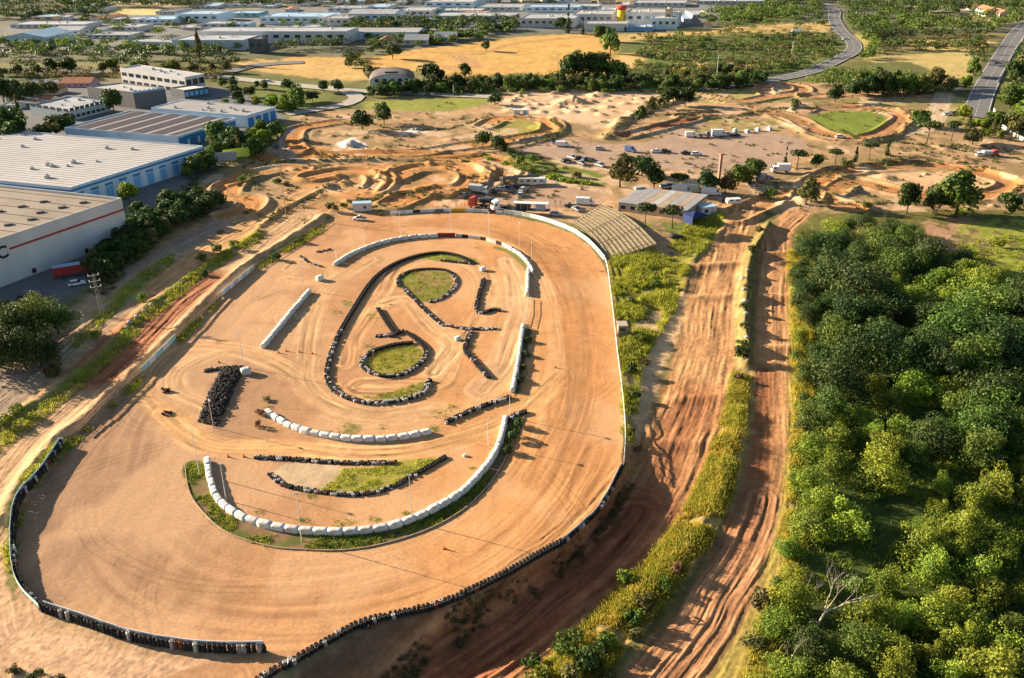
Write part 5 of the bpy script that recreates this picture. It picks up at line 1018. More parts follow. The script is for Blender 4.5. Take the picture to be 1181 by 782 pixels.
# ------------------------------------------------------------------ roads
M_ROAD = mat('asphalt', (.16,.155,.15), .8, noise=.15, scale=.3); M_LINE = mat('road_paint', (.75,.75,.72), .6)
def ribbon(P, w0, w1, z):
    m = MB(); V = []
    for i, p in enumerate(P):
        d = P[min(i+1, len(P)-1)]-P[max(i-1, 0)]; d = d/np.hypot(*d); n = np.array([-d[1], d[0]])
        for w_ in (w0, w1): q = p+n*w_; V.append((q[0], q[1], z[i]))
    return m.add(V, [(2*i, 2*i+2, 2*i+3, 2*i+1) for i in range(len(P)-1)])
def road(px, wd, m_=M_ROAD, lines=True, lift=.35, name='road', barrier=False, zz=None):
    P = resample(spline(ats(px), 6), 8); z = []
    for i, p in enumerate(P):
        d = P[min(i+1, len(P)-1)]-P[max(i-1, 0)]; d = d/np.hypot(*d); n = np.array([-d[1], d[0]])
        z.append(max(gz(*(p+n*k)) for k in (-wd/2, 0, wd/2))+lift)
    z = np.convolve(np.r_[z[0], z, z[-1]], [.25,.5,.25], 'valid')
    o = ribbon(P, wd/2, -wd/2, z).build(name, m_); o['kind'] = 'structure'
    if lines:
        for k in (-wd/2+.5, wd/2-.5): o = ribbon(P, k+.12, k-.12, z+.02).build('road_marking', M_LINE); o['kind'] = 'structure'
        m = MB()
        for i in range(0, len(P)-1, 1):
            q = P[i:i+2].copy(); q[1] = q[0]+(q[1]-q[0])*.5; r_ = ribbon(q, .1, -.1, [z[i]+.02, (z[i]+z[i+1])/2+.02]); m.add(r_.v, r_.f)
        o = m.build('road_marking', M_LINE); o['kind'] = 'structure'
    return P, z
road([(948,4),(962,12),(962,22),(970,36),(984,50),(982,60),(960,72),(930,84),(890,93),(850,99),(800,103)], 10)
road([(1200,18),(1178,34),(1162,56),(1148,80),(1138,98),(1130,116),(1124,136)], 11.5)
M_PATH = mat('pale_gravel_road', (.38,.34,.28), .9, noise=.15, scale=.4)
road([(150,84),(210,88),(260,90),(300,94),(345,99),(420,106),(500,109),(566,112)], 9, M_PATH, False)
road([(-60,86),(20,82),(90,83),(160,85)], 9, M_ROAD, False)
road([(262,84),(285,78),(310,74),(350,72)], 10, M_ROAD, False); road([(398,106),(412,112),(400,120),(370,126),(330,132)], 8, M_PATH, False)
x, y, z = ath(1108,118); M_JB = mat('jersey_concrete', (.58,.55,.50), .9, noise=.1)
Pb, zb = road([(1096,104),(1112,103)], 6, M_PATH, False)
def wall_run(px, h, th, m_, name, label, cat):
    P = resample(gpath(px), 3.0); c = P.mean(0); root = MB()
    for i in range(len(P)-1):
        a, e = P[i], P[i+1]; mm = (a+e)/2; root.box((mm[0]-c[0], mm[1]-c[1], gz(*mm)+h/2-.3), (np.hypot(*(e-a))*1.03, th, h+.3), math.atan2(*(e-a)[::-1]))
    o = root.build(name, m_); o.location = (c[0], c[1], 0); tag(o, label, cat)
wall_run([(1146,128),(1150,140),(1162,152),(1175,160),(1200,172)], 1.6, .5, M_JB, 'retaining_wall', 'curved pale retaining wall at the foot of the straight road', 'wall')
wall_run([(1150,96),(1160,78),(1172,56),(1190,34)], 1.0, .3, M_JB, 'parapet', 'long low parapet along the right of the straight road', 'wall')

# ------------------------------------------------------------------ buildings
def C_(name, c, **k): return mat(name, c, k.pop('rough', .75), **k)
W_WHITE = C_('white_render', (.58,.565,.54), noise=.08, scale=.15); W_GREY = C_('grey_panel', (.60,.585,.56), noise=.1, scale=.12, streak=True); W_BLUE = C_('light_blue_panel', (.18,.42,.66), noise=.15, scale=.3)
W_BLUED = C_('blue_panel', (.04,.20,.45), noise=.15); W_DKG = C_('dark_grey_panel', (.10,.105,.115), noise=.1); W_TAN = C_('tan_wall', (.50,.40,.28), noise=.1); W_PBL = C_('pale_blue_panel', (.55,.66,.74), noise=.1, scale=.2)
R_WHITE = C_('white_roof', (.42,.40,.385), noise=.10, scale=.08); R_GRV = C_('gravel_roof', (.25,.205,.155), noise=.14, scale=.1); R_DARK = C_('dark_roof', (.13,.105,.10), noise=.25, scale=.12); R_TILE = C_('tiled_roof', (.42,.18,.09), noise=.25, scale=1.2)
R_BLUE = C_('blue_roof', (.33,.47,.58), noise=.1, scale=.1); R_LG = C_('light_grey_roof', (.38,.385,.39), noise=.14, scale=.1); R_MG = C_('mid_grey_roof', (.33,.33,.34), noise=.15, scale=.1); W_PINK = C_('pink_wall', (.50,.33,.42)); W_BRK = C_('brick', (.36,.18,.11), noise=.2, scale=2)
WIN = M_GLASS
def sidebox(m, a, b, u0, u1, z0, z1, out=.06, th=.12):
    a = np.array(a); b = np.array(b); d = b-a; L_ = np.hypot(*d); d = d/L_; n = np.array([d[1], -d[0]])
    c = a+d*(u0+u1)/2+n*(out-th/2+.0); m.box((c[0], c[1], (z0+z1)/2), (u1-u0, th, z1-z0), math.atan2(d[1], d[0]))
def building(name, label, corners, h, wall, roof, windows=(), doors=(), parapet=.5, bands=(), units=0, kind='flat', cat='building', ridges=0, roofcol=None, z=0.0, ribs=None):
    """corners: four ground corners, counter-clockwise seen from above"""
    Q = np.array(corners, float); ar = sum(Q[i][0]*Q[(i+1) % 4][1]-Q[(i+1) % 4][0]*Q[i][1] for i in range(4))
    c = Q.mean(0); root = empty(name, (c[0], c[1], z), 0, label, cat); q = Q-c; ccw = ar > 0
    side = lambda i: (q[i], q[(i+1) % 4]) if ccw else (q[(i+1) % 4], q[i])
    m = MB(); n_in = q*(1-.35/np.maximum(np.hypot(*q.T), .5))[:, None]; V = []
    for k in range(4): V += [(q[k][0], q[k][1], -1.0), (q[k][0], q[k][1], h), (n_in[k][0], n_in[k][1], h), (n_in[k][0], n_in[k][1], h-parapet-.25)]
    F = []
    for k in range(4):
        a, b_ = 4*k, 4*((k+1) % 4); F += [(a, b_, b_+1, a+1), (a+1, b_+1, b_+2, a+2), (a+2, b_+2, b_+3, a+3)]
    m.add(V, F).build('wall', wall, root)
    if kind == 'flat': MB().add([(p[0], p[1], h-parapet) for p in n_in], [(0,1,2,3)]).build('roof', roof, root)
    else:
        L0 = np.hypot(*(q[1]-q[0])); L1 = np.hypot(*(q[2]-q[1])); o_ = q if L0 >= L1 else np.roll(q, -1, 0); e = 1.03
        rise = min(L0, L1)*(.10 if kind == 'low' else .24); m1 = (o_[0]+o_[3])/2*e; m2 = (o_[1]+o_[2])/2*e; P_ = [(*(o_[k]*e), h+.03) for k in range(4)]+[(*m1, h+rise), (*m2, h+rise)]
        P_ += [(a, b_, c_-.25) for a, b_, c_ in P_]
        MB().add(P_, [(0,1,5,4),(2,3,4,5),(6,10,11,7),(8,11,10,9),(0,6,7,1),(2,8,9,3),(0,4,10,6),(4,3,9,10),(1,7,11,5),(5,11,8,2)]).build('roof', roof, root)
        MB().add([(*(o_[0]), h-.1), (*(o_[3]), h-.1), (*((o_[0]+o_[3])/2), h+rise-.2), (*(o_[1]), h-.1), (*(o_[2]), h-.1), (*((o_[1]+o_[2])/2), h+rise-.2)], [(0,1,2),(3,5,4)]).build('gable', wall, root)
    for (sd, n, wf, z0, z1, m_) in windows:
        a, b_ = side(sd); L_ = np.hypot(*(b_-a))
        for i in range(n):
            u = L_*(i+.5)/n; w_ = L_/n*wf; mm = MB(); sidebox(mm, a, b_, u-w_/2, u+w_/2, z0, z1); mm.build('window', m_ or WIN, root)
    for (sd, n, wd_, hd, m_) in doors:
        a, b_ = side(sd); L_ = np.hypot(*(b_-a))
        for i in range(n):
            u = L_*(i+.5)/n; mm = MB(); sidebox(mm, a, b_, u-wd_/2, u+wd_/2, 0, hd, .08); mm.build('door', m_, root)
    for (sd, f0, f1, z0, z1, m_, nm) in bands:
        a, b_ = side(sd); L_ = np.hypot(*(b_-a)); mm = MB(); sidebox(mm, a, b_, L_*f0, L_*f1, z0, z1, .10, .1); mm.build(nm, m_, root)
    u_, v_ = q[1]-q[0], q[3]-q[0]
    for i in range(units):
        p = q[0]+u_*R.uniform(.12,.88)+v_*R.uniform(.12,.88); s_ = R.uniform(.8, 1.6)
        MB().box((p[0], p[1], h-parapet+s_*.3), (s_, s_, s_*.6), .3).tube((p[0], p[1], h-parapet), (p[0], p[1], h-parapet+s_*.9), s_*.25).build('roof_vent', M_GREYM, root)
    for i in range(ridges):
        t = (i+.5)/ridges; a = q[0]+v_*t+u_*.02; b_ = q[0]+v_*t+u_*.98
        d = b_-a; L_ = np.hypot(*d); mid = (a+b_)/2; wd_ = np.hypot(*v_)/ridges*.5
        an = math.atan2(d[1], d[0]); mm = MB(); pr = [(-wd_, 0), (wd_, 0), (0, .9)]; mm.prism(pr, -L_/2, L_/2, 'x')
        mm.v = [(mid[0]+x_*math.cos(an)-y_*math.sin(an), mid[1]+x_*math.sin(an)+y_*math.cos(an), z_+h-parapet+.01) for x_, y_, z_ in mm.v]
        mm.build('roof_ridge', roofcol or roof, root)
    if ribs:
        nrib, m_ = ribs
        for i in range(nrib):
            t = (i+.5)/nrib; a = q[0]+u_*t+v_*.02; b_ = q[0]+u_*t+v_*.98; mid = (a+b_)/2; d = b_-a
            MB().box((mid[0], mid[1], h-parapet+.06), (np.hypot(*d), .16, .12), math.atan2(d[1], d[0])).build('roof_seam', m_, root)
    return root, q, side
def roofpts(h, *px): return [np.array(at(a, b_, h)) for a, b_ in px]
def para(h, A, B, D):                    # three roof corners: A, its neighbour B, and D on the other side of A
    a, b_, d = roofpts(h, A, B, D); return [a, b_, b_+d-a, d]
# 1 the grey warehouse with the red stripe
h1 = zat(145, 275, 228); a, b_ = roofpts(h1, (140,228), (0,274.5)); d = (b_-a)/np.hypot(*(b_-a)); n = np.array([-d[1], d[0]]);
if n[0] > 0: n = -n
bk = np.array(at(0, 213, h1)); dd = bk-a; dd = dd/np.hypot(*dd)
B1 = [a, a+d*95, a+d*95+dd*80, a+dd*80]
root, q, side = building('warehouse', 'big pale grey warehouse with a red stripe along its wall and a gravel roof', B1, h1, W_GREY, R_GRV, units=4, parapet=.7, ribs=(16, C_('roof_felt_seam', (.17,.14,.11))), bands=[])
dr = (q[1]-q[0])/np.hypot(*(q[1]-q[0])); st_ = q[0]
nn = np.array([dr[1], -dr[0]]); nn = nn if nn[0] > 0 else -nn; c1 = np.mean(B1, 0)
def pxof(x, y, z):
    dz = z-HC; dep = y*cP-dz*sP; return 590.5+FPX*x/dep, 391-FPX*(y*sP+dz*cP)/dep
uC = min(np.arange(20, 90, .2), key=lambda u: abs(pxof(*(st_+c1+dr*u), h1-4.4)[0]-3)); print('C at', uC, pxof(*(st_+c1+dr*uC), h1-4.4), h1)
mm = MB(); p = st_+dr*(uC-2.2)/2+nn*.08; mm.box((p[0], p[1], h1-3.6), (uC-2.2, .16, .55), math.atan2(dr[1], dr[0])); mm.build('stripe', C_('red_stripe', (.40,.05,.06)), root)
def letter(txt, size, pos, direction, normal, m_, parent, name='lettering', up=Vector((0,0,1)), ext=.05):
    cu = bpy.data.curves.new(name, 'FONT'); cu.body = txt; cu.size = size; cu.extrude = ext; cu.align_x = 'CENTER'; cu.offset = .02*size
    t = bpy.data.objects.new('tmp', cu); COL.objects.link(t); dg = bpy.context.evaluated_depsgraph_get(); me = bpy.data.meshes.new_from_object(t.evaluated_get(dg)); bpy.data.objects.remove(t)
    me.materials.clear(); me.materials.append(m_); x_ = Vector((*direction, 0)).normalized(); z_ = Vector((*normal, 0)).normalized()
    M_ = Matrix((x_, up, z_)).transposed().to_4x4(); M_.translation = Vector(pos); me.transform(M_)
    if parent is not None: return link_mesh(name, me, parent)
LL = None
p = st_+dr*uC+nn*.12; letter('C', 4.6, (p[0], p[1], h1-5.4), -dr, nn, C_('black_letters', (.02,.02,.025)), root)
for i in range(9):
    for j in range(2):
        p = q[0]+(q[1]-q[0])*(.06+.06*i+.03*j)+(q[3]-q[0])*(.10+.14*j+.02*(i % 3)); MB().box((p[0], p[1], h1-.45), (2.2,1.1,.4), .6).build('skylight', R_DARK, root)
for f_ in (.16,.34,.46): p = st_+dr*95*f_+nn*.2; MB().box((p[0], p[1], 1.2), (.9,.5,1.2), math.atan2(dr[1], dr[0])).build('wall_box', M_DARK, root)
# 2 white roofed warehouse with blue bays
h2 = zat(234, 191, 168); A, B, D = (81,216), (234,168), (0,208)
pa, pb, pd = roofpts(h2, A, B, D); dirL = (pd-pa)/np.hypot(*(pd-pa)); B2 = [pa, pb, pb+dirL*88, pa+dirL*88]
building('warehouse', 'long warehouse with a clean white roof and blue loading bays', B2, h2, W_PBL, R_WHITE, windows=[(0,10,.55,h2-3.2,h2-2.4,W_BLUED)], doors=[(0,10,3.0,4.2,W_BLUE)], parapet=.35, units=14, ribs=(26, C_('roof_seam_sheet', (.385,.368,.352))), bands=[(0,.0,1,h2-1.6,h2-.9,W_BLUED,'blue_band'),(3,.0,1,h2-1.6,h2-1.0,W_BLUED,'blue_band')])
# 3 dark roofed
h3 = zat(205, 172, 157); building('warehouse', 'warehouse with a dark ribbed roof and pale blue walls', para(h3, (204,157), (272,136), (74,147)), h3, W_PBL, R_DARK, doors=[(0,6,4.5,4.2,W_BLUED)], parapet=.8, ridges=6, roofcol=C_('ridge_felt', (.20,.17,.16)), bands=[(0,.1,.4,h3-2.4,h3-.9,W_BLUED,'blue_band'),(0,.5,.9,h3-2.4,h3-.9,W_BLUED,'blue_band')])
# 4 white roof behind
h4 = zat(318, 137, 123); building('warehouse', 'white roofed warehouse behind the dark ribbed roof', para(h4, (284,133), (318,123), (174,124)), h4, W_PBL, R_WHITE, doors=[(0,4,3.5,4,W_BLUED)], parapet=.3, units=10, ribs=(12, C_('roof_seam_sheet', (.385,.368,.352))))
# 5 dark grey block with white roof
h5 = zat(153, 126, 106); building('warehouse', 'dark grey block with a white roof and glazed right side', para(h5, (153,106), (190,101), (100,100)), h5, C_('greige_panel', (.33,.30,.27), noise=.1), R_WHITE, windows=[(0,7,.55,1.5,4.5,WIN),(0,7,.55,6,8.5,W_BLUE)], parapet=.5, units=2, bands=[(0,0,1,.2,h5-.8,W_DKG,'dark_cladding')])
h6 = zat(213, 107, 89); building('office_building', 'cream office building with long window bands behind the dark grey block', para(h6, (213,89), (235,85), (138,78)), h6, W_WHITE, R_LG, windows=[(3,9,.7,h6-4,h6-2.2,WIN),(3,9,.7,h6-8,h6-6.2,WIN),(0,3,.8,h6-4.5,h6-1.5,WIN)], units=5)
h6b = zat(236, 112, 102); building('office_building', 'low dark entrance block with pale awning right of the cream offices', para(h6b, (212,104), (240,100), (196,101)), h6b, W_DKG, W_WHITE, windows=[(0,5,.7,1,3.2,W_BLUE)])
h7 = zat(80, 140, 128); building('office_building', 'long grey office building with ribbon windows', para(h7, (80,128), (126,117), (34,121)), h7, C_('blue_grey_panel', (.27,.33,.36), noise=.1), R_MG, windows=[(0,8,.75,1.2,2.6,WIN),(0,8,.75,4.4,5.8,WIN),(3,6,.7,4.2,5.4,WIN)], units=6)
def hbox(xl, xr, yb, yt, ybase, skew=0.0):
    h = max(zat((xl+xr)/2, ybase, yt), 2.2); l = np.array(at(xl, ybase)); r_ = np.array(at(xr, ybase)); bl = np.array(at(xl, yb, h)); dep = max(bl[1]-l[1], 4)
    return [l, r_, r_+[skew*dep, dep], l+[skew*dep, dep]], h
def shed(xl, xr, yb, yt, ybase, wall, roof, label, name='factory_shed', kind='flat', win=6, ridges=0, skew=.25, units=3, cat='building', wm=None):
    Q_, h = hbox(xl, xr, yb, yt, ybase, skew); building(name, label, Q_, h, wall, roof, windows=[(0, win, .5, h*.45, h*.7, wm or WIN)] if win else (), kind=kind, ridges=ridges, units=units, cat=cat, parapet=.4)
for a in [(70,105,92,96,101,W_PINK,R_TILE,'pink walled house with a red tiled roof','house','gable',5,0,.1,0),(26,40,103,106,111,W_TAN,R_TILE,'small house with an orange roof by the dark trees','house','gable',2,0,.2,0),(50,66,100,104,110,W_TAN,R_TILE,'small house with a worn orange roof, middle of the cluster','house','gable',3,0,.2,0),(46,60,112,115,120,W_WHITE,R_TILE,'low white house with terracotta roof below the cluster','house','gable',3,0,.2,0),(66,84,110,114,119,W_WHITE,R_LG,'white flat roofed house beside the terracotta one','house','flat',4,0,.2,1),(0,22,118,121,126,W_WHITE,R_LG,'white flat roofed shed at the left edge','house','flat',3,0,.2,1),(2,28,96,99,103,W_WHITE,R_LG,'pale low shed left above the small houses','house','flat',3,0,.2,1),(34,62,92,95,99,W_GREY,R_MG,'grey low shed above the small houses','house','flat',4,0,.2,1)]:
    shed(*a[:6], a[6], a[7], a[8], a[9], a[10], a[11], a[12], a[13], cat='house' if a[8] == 'house' else 'building')
S = [(5,54,36,43,53,W_PBL,R_BLUE,'pale blue shed with a blue roof at the upper left','low',5),(12,98,24,28,33,W_WHITE,R_LG,'very long pale shed at the upper left horizon','flat',10),(60,92,31,35,41,W_WHITE,R_LG,'cream shed with three bays left of the middle estate','low',3),(84,118,31,34,40,W_GREY,R_MG,'grey shed beside the cream bays','flat',5),(118,160,27,31,37,W_WHITE,R_LG,'white long shed in the upper left estate','flat',6),(100,150,36,40,45,W_WHITE,R_MG,'white shed in front of the grey one','flat',6),
     (145,212,44,48,56,W_GREY,R_LG,'broad light grey factory before the tree belt','flat',8),(160,200,18,22,28,W_PBL,R_BLUE,'pale blue shed near the yellow strip','flat',5),(122,160,19,22,26,W_WHITE,R_LG,'small white shed near the yellow strip','flat',4),(200,282,40,46,58,C_('striped_grey_panel',(.45,.50,.54),noise=.2,scale=.3),R_LG,'big blue grey factory wing below the white hall','flat',0),(226,400,31,36,50,W_WHITE,R_LG,'huge white factory hall in the upper left','flat',14),(288,304,43,45,62,W_DKG,R_DARK,'dark glazed tower in front of the white factory hall','flat',2),
     (203,252,12,16,26,W_PBL,R_BLUE,'light blue shed behind the white hall, left','flat',5),(262,298,12,15,20,C_('sea_green_panel',(.25,.42,.44)),R_BLUE,'sea green shed behind the white hall','flat',4),(300,376,14,19,28,W_PBL,R_BLUE,'long pale blue factory behind the white hall, right','flat',8),(232,262,24,27,33,W_WHITE,R_WHITE,'white annex with silos on the white hall','flat',3),(262,288,25,27,33,W_PBL,R_LG,'pale annex with green glazing on the white hall','flat',3),(330,372,28,31,35,W_WHITE,R_LG,'low white row behind the hall roof','flat',6),(372,402,18,21,30,W_WHITE,R_LG,'white shed at the end of the pale blue factory','flat',4),(255,300,3,5,9,W_WHITE,R_LG,'far white shed on the top edge, left','flat',4),(378,420,6,9,14,W_GREY,R_MG,'far grey sheds on the top edge','flat',5),
     (402,455,12,16,25,W_PBL,R_LG,'pale blue shed with light roof right of the long factory','low',6),(458,497,8,12,19,W_WHITE,R_LG,'white shed upper middle','flat',5),(420,446,4,8,12,W_GREY,R_BLUE,'small blue roofed shed upper middle','flat',3),(490,545,-3,2,9,W_PBL,R_WHITE,'white and blue shed on the top edge, middle','flat',5),(505,555,9,12,17,C_('teal_panel',(.12,.32,.36)),R_WHITE,'dark teal and white shed upper middle','flat',5),(456,500,20,23,28,W_WHITE,R_BLUE,'blue roofed shed above the far trees','flat',5),(500,592,14,18,25,W_WHITE,R_LG,'long white shed above the far trees','flat',8),(528,560,12,15,20,W_TAN,R_TILE,'small brown walled building among the white sheds','flat',4),(550,600,4,8,13,W_WHITE,R_MG,'white shed with grey roof near the top middle','flat',6),
     (404,482,33,37,45,W_PBL,R_WHITE,'white roofed shed left of the golden field','low',6),(380,404,36,40,47,W_PBL,R_LG,'pale blue shed at the left of the white roofed one','flat',3),(584,602,22,25,31,W_WHITE,R_WHITE,'small white shed at the trees above the golden field','flat',2),
     (600,662,16,21,32,W_WHITE,R_LG,'white factory block left of the tall cypress','flat',8),(606,668,5,8,14,W_PBL,R_BLUE,'blue roofed factory above the white block','flat',7),(660,705,12,16,28,W_WHITE,R_WHITE,'white factory block behind the tall cypress','flat',6),(650,690,4,7,12,W_WHITE,R_LG,'far white shed left of the yellow tower','flat',4),(672,722,24,27,36,W_WHITE,R_WHITE,'low bright white hall before the yellow tower','flat',0),(722,770,10,14,29,W_WHITE,R_WHITE,'tall bright white factory right of the yellow tower','flat',5),(690,712,8,11,20,W_PBL,R_LG,'pale blue plant building left of the yellow tower','flat',3),(720,752,28,31,36,W_BLUE,R_LG,'low blue glazed office before the white factory','flat',8),(750,780,18,21,34,W_PBL,R_LG,'pale blue tall block at the right of the white factory','flat',4),(772,784,12,14,30,C_('grey_blue_tower',(.35,.42,.48)),R_MG,'grey blue tower block at the right end of the factories','flat',2),(766,774,9,10,32,W_TAN,R_LG,'slim tan stair tower at the right end of the factories','flat',1),(730,790,0,3,8,W_WHITE,R_LG,'far white village block on the top edge','flat',8),(803,882,-2,1,5,W_WHITE,R_LG,'far white works at the top edge, right','flat',10)]
for s in S: shed(s[0], s[1], s[2], s[3], s[4], s[5], s[6], s[7], kind=s[8], win=s[9])
for a in [(436,452,44,47,54,W_TAN,R_TILE,'low tan house with a tiled roof left of the golden field'),(466,494,43,46,52,W_WHITE,R_LG,'long white house above the golden field, left'),(500,526,40,43,48,W_WHITE,R_MG,'long pale house above the golden field, right'),(1136,1152,9,13,20,W_WHITE,R_TILE,'white villa with a terracotta roof at the upper right'),(1152,1164,12,15,22,W_TAN,R_TILE,'tan house with an orange roof beside the villa'),(1120,1134,7,9,13,W_WHITE,R_TILE,'small white house left of the villa'),(812,822,27,28,32,W_WHITE,R_TILE,'tiny white hut on the terraces'),(914,926,35,37,40,W_WHITE,R_LG,'tiny white shed in the terraced scrub')]:
    shed(*a[:7], a[7], 'house', 'gable', 3, 0, .1, 0, cat='house')
RS = random.Random(3); wls = [W_WHITE, W_PBL, W_GREY, W_WHITE, W_TAN]; rfs = [R_LG, R_WHITE, R_MG, R_BLUE, R_LG, R_TILE, R_DARK]; used_ = []
for i in range(6000):
    x0 = RS.uniform(20, 800); yb = RS.uniform(2, 32) if x0 < 480 else RS.uniform(0, 26); w_ = RS.uniform(9, 34)*(.6+yb/50); hgt = RS.uniform(2.2, 4.5)*(.7+yb/40); dp = RS.uniform(2.5, 5)
    r0 = (x0, yb-dp-1, x0+w_, yb+hgt+1)
    if any(r0[0] < s[1] and r0[2] > s[0] and r0[1] < s[4] and r0[3] > s[2]+2 for s in S) or any(r0[0] < u[2]+1 and r0[2] > u[0]-1 and r0[1] < u[3] and r0[3] > u[1] for u in used_) or (120 < x0+w_/2 < 190 and yb < 20) or (x0+w_ > 600 and yb > 22) or not (x0 > 60 or yb > 18): continue
    used_.append(r0); Q_, h = hbox(x0, x0+w_, yb-dp, yb, yb+hgt, RS.uniform(-.2,.4)); rf = RS.choice(rfs)
    building('far_building', 'small pale building packed among the far factories', Q_, min(h, 14), RS.choice(wls), rf, windows=[(0, RS.randint(2,5), .5, h*.4, h*.7, WIN)], kind='low' if rf is R_TILE else 'flat', parapet=.3)[0]['group'] = 'small far buildings of the industrial estate'
    if len(used_) > 95: break
print('far', len(used_))
# domed hall
xl, yl = at(427, 102); xr, yr = at(478, 103); hd = zat(450, 102, 86); L_ = xr-xl; root = empty('domed_hall', ((xl+xr)/2, yl, 0), .12, 'white hall with an arched dark roof beside the road', 'hall'); pr = [(-L_/2, 0)]+[(L_/2*math.cos(math.pi*(1-t/14)), 3+(hd-3)*math.sin(math.pi*t/14)) for t in range(15)]+[(L_/2, 0)]
MB().prism(pr, 0, 20).build('wall', W_WHITE, root); m = MB(); V = []
for k in (0, 1): V += [(L_/2*1.03*math.cos(math.pi*(1-t/14)), [-.3, 20.6][k], 3.2+(hd-2.9)*math.sin(math.pi*t/14)) for t in range(15)]
m.add(V, [(i, i+1, 16+i, 15+i) for i in range(14)]).build('roof', R_DARK, root, smooth=True)
for i in range(5): MB().box((-L_/2*.68+i*L_*.17, -.05, 4.2), (2,.2,1.6)).build('window', WIN, root)
MB().box((0,-.06,8.2), (L_*.3,.15,1.0)).build('sign_panel', W_DKG, root)
# yellow and red water tower
x, y = at(716, 28); ht = zat(716, 28, 6); root = empty('water_tower', (x, y, 0), 0, 'yellow tower topped with a red dome among the white factories', 'tower')
MB().tube((0,0,0), (0,0,ht*.78), 3.6, 3.0, 16).build('shaft', C_('yellow_paint', (.75,.55,.03)), root, smooth=True)
m = MB(); n = 16; V = []
for j in range(9):
    ph = math.pi*j/8; V += [(4.2*math.sin(ph)*math.cos(2*math.pi*i/n), 4.2*math.sin(ph)*math.sin(2*math.pi*i/n), ht*.86+ht*.14*math.cos(ph)) for i in range(n)]
m.add(V, [(j*n+i, j*n+(i+1) % n, (j+1)*n+(i+1) % n, (j+1)*n+i) for j in range(8) for i in range(n)]).build('dome', C_('red_paint', (.55,.05,.03)), root, smooth=True)
# clubhouse
hc = 3.4; A, B, D = roofpts(hc, (712,232), (793,242), (739,217)); Q_ = [A, B, B+D-A, D]
c = np.mean(Q_, 0); zc0 = gz(*c); root = empty('clubhouse', (c[0], c[1], zc0), 0, 'long clubhouse with a corrugated roof of grey and tan sheets', 'clubhouse'); q = np.array(Q_)-c
V = [(p[0], p[1], z_) for z_ in (-.5, hc-.35) for p in q*.97]; MB().add(V, [(0,1,5,4),(1,2,6,5),(2,3,7,6),(3,0,4,7)]).build('wall', W_TAN, root)
shc = [C_('grey_sheet',(.36,.34,.33),noise=.1,scale=.5), C_('tan_sheet',(.42,.32,.22),noise=.15,scale=.5), C_('pale_sheet',(.48,.46,.43),noise=.1,scale=.5)]
NB = 9
for i in range(NB):
    t0, t1 = i/NB, (i+1)/NB; e = .04; a0 = q[0]+(q[1]-q[0])*t0; a1 = q[0]+(q[1]-q[0])*(t1-.004); b1 = q[3]+(q[2]-q[3])*(t1-.004); b0 = q[3]+(q[2]-q[3])*t0
    m = MB(); NC = 10; V = []
    for k in range(NC+1):
        s_ = k/NC; zz = .05*(k % 2); f = a0+(a1-a0)*s_; g = b0+(b1-b0)*s_; V += [(f[0], f[1], hc-.25+zz), (g[0], g[1], hc+.5+zz)]
    m.add(V, [(2*k, 2*k+2, 2*k+3, 2*k+1) for k in range(NC)]).build('roof_sheet', shc[[0,0,0,1,2,1,0,1,0][i]], root)
for i in range(7):
    t = (i+.5)/7; p = q[0]+(q[1]-q[0])*t; d = (q[1]-q[0])/np.hypot(*(q[1]-q[0])); nn_ = np.array([d[1], -d[0]]); p = p*.97+nn_*.05; MB().box((p[0], p[1], 1.6), (1.5,.14,1.1), math.atan2(d[1], d[0])).build('window' if i != 3 else 'door', WIN, root)
MB().box((*(q[3]*.9+q[0]*.1), hc+.6), (3,1.4,.7), .4).build('roof_unit', R_LG, root)
x, y, z = ath(801, 256); root = empty('gazebo', (x, y, z), .5, 'dark blue party tent at the right end of the clubhouse', 'tent'); M_NAVY = C_('navy_canvas', (.015,.03,.12), noise=.2)
m = MB().add([(-3,-2.5,2.6),(3,-2.5,2.6),(3,2.5,2.6),(-3,2.5,2.6),(0,0,3.7),(-3,-2.5,2.2),(3,-2.5,2.2),(3,2.5,2.2),(-3,2.5,2.2)], [(0,1,4),(1,2,4),(2,3,4),(3,0,4),(0,5,6,1),(1,6,7,2),(2,7,8,3),(3,8,5,0)]); m.build('canopy', M_NAVY, root)
MB().box((-2.9,0,1.1), (.06,4.8,2.2)).box((0,2.4,1.1), (5.8,.06,2.2)).build('side_curtain', M_NAVY, root)
for sx in (-1,1):
    for sy in (-1,1): MB().tube((sx*2.85, sy*2.35, 0), (sx*2.85, sy*2.35, 2.4), .05).build('leg', M_GREYM, root)
x, y, z = ath(814, 246); root = empty('site_cabin', (x, y, z), .35, 'white cabin with a pale roof behind the blue tent', 'cabin'); MB().box((0,0,1.3), (5.5,3.6,2.6)).build('wall', W_WHITE, root); MB().box((0,0,2.7), (6,4,.18)).build('roof', R_BLUE, root); MB().box((-1,-1.82,1.4), (1.2,.08,1)).build('window', WIN, root); MB().box((1.4,-1.82,1.05), (.9,.08,2.0)).build('door', M_GREYM, root)
x, y, z = ath(418, 243); root = empty('site_cabin', (x, y, z), .12, 'small white cabin with a dark window near the left of the advertising boards', 'cabin'); MB().box((0,0,1.5), (6,2.6,2.6)).build('wall', W_WHITE, root); MB().box((0,0,2.86), (6.2,2.8,.14)).build('roof', R_BLUE, root); MB().box((.9,-1.33,1.6), (1,.08,1)).build('window', WIN, root)
for sx in (-2.6, 2.6): MB().box((sx,0,.1), (.3,2.4,.3)).build('skid', M_GREYM, root)
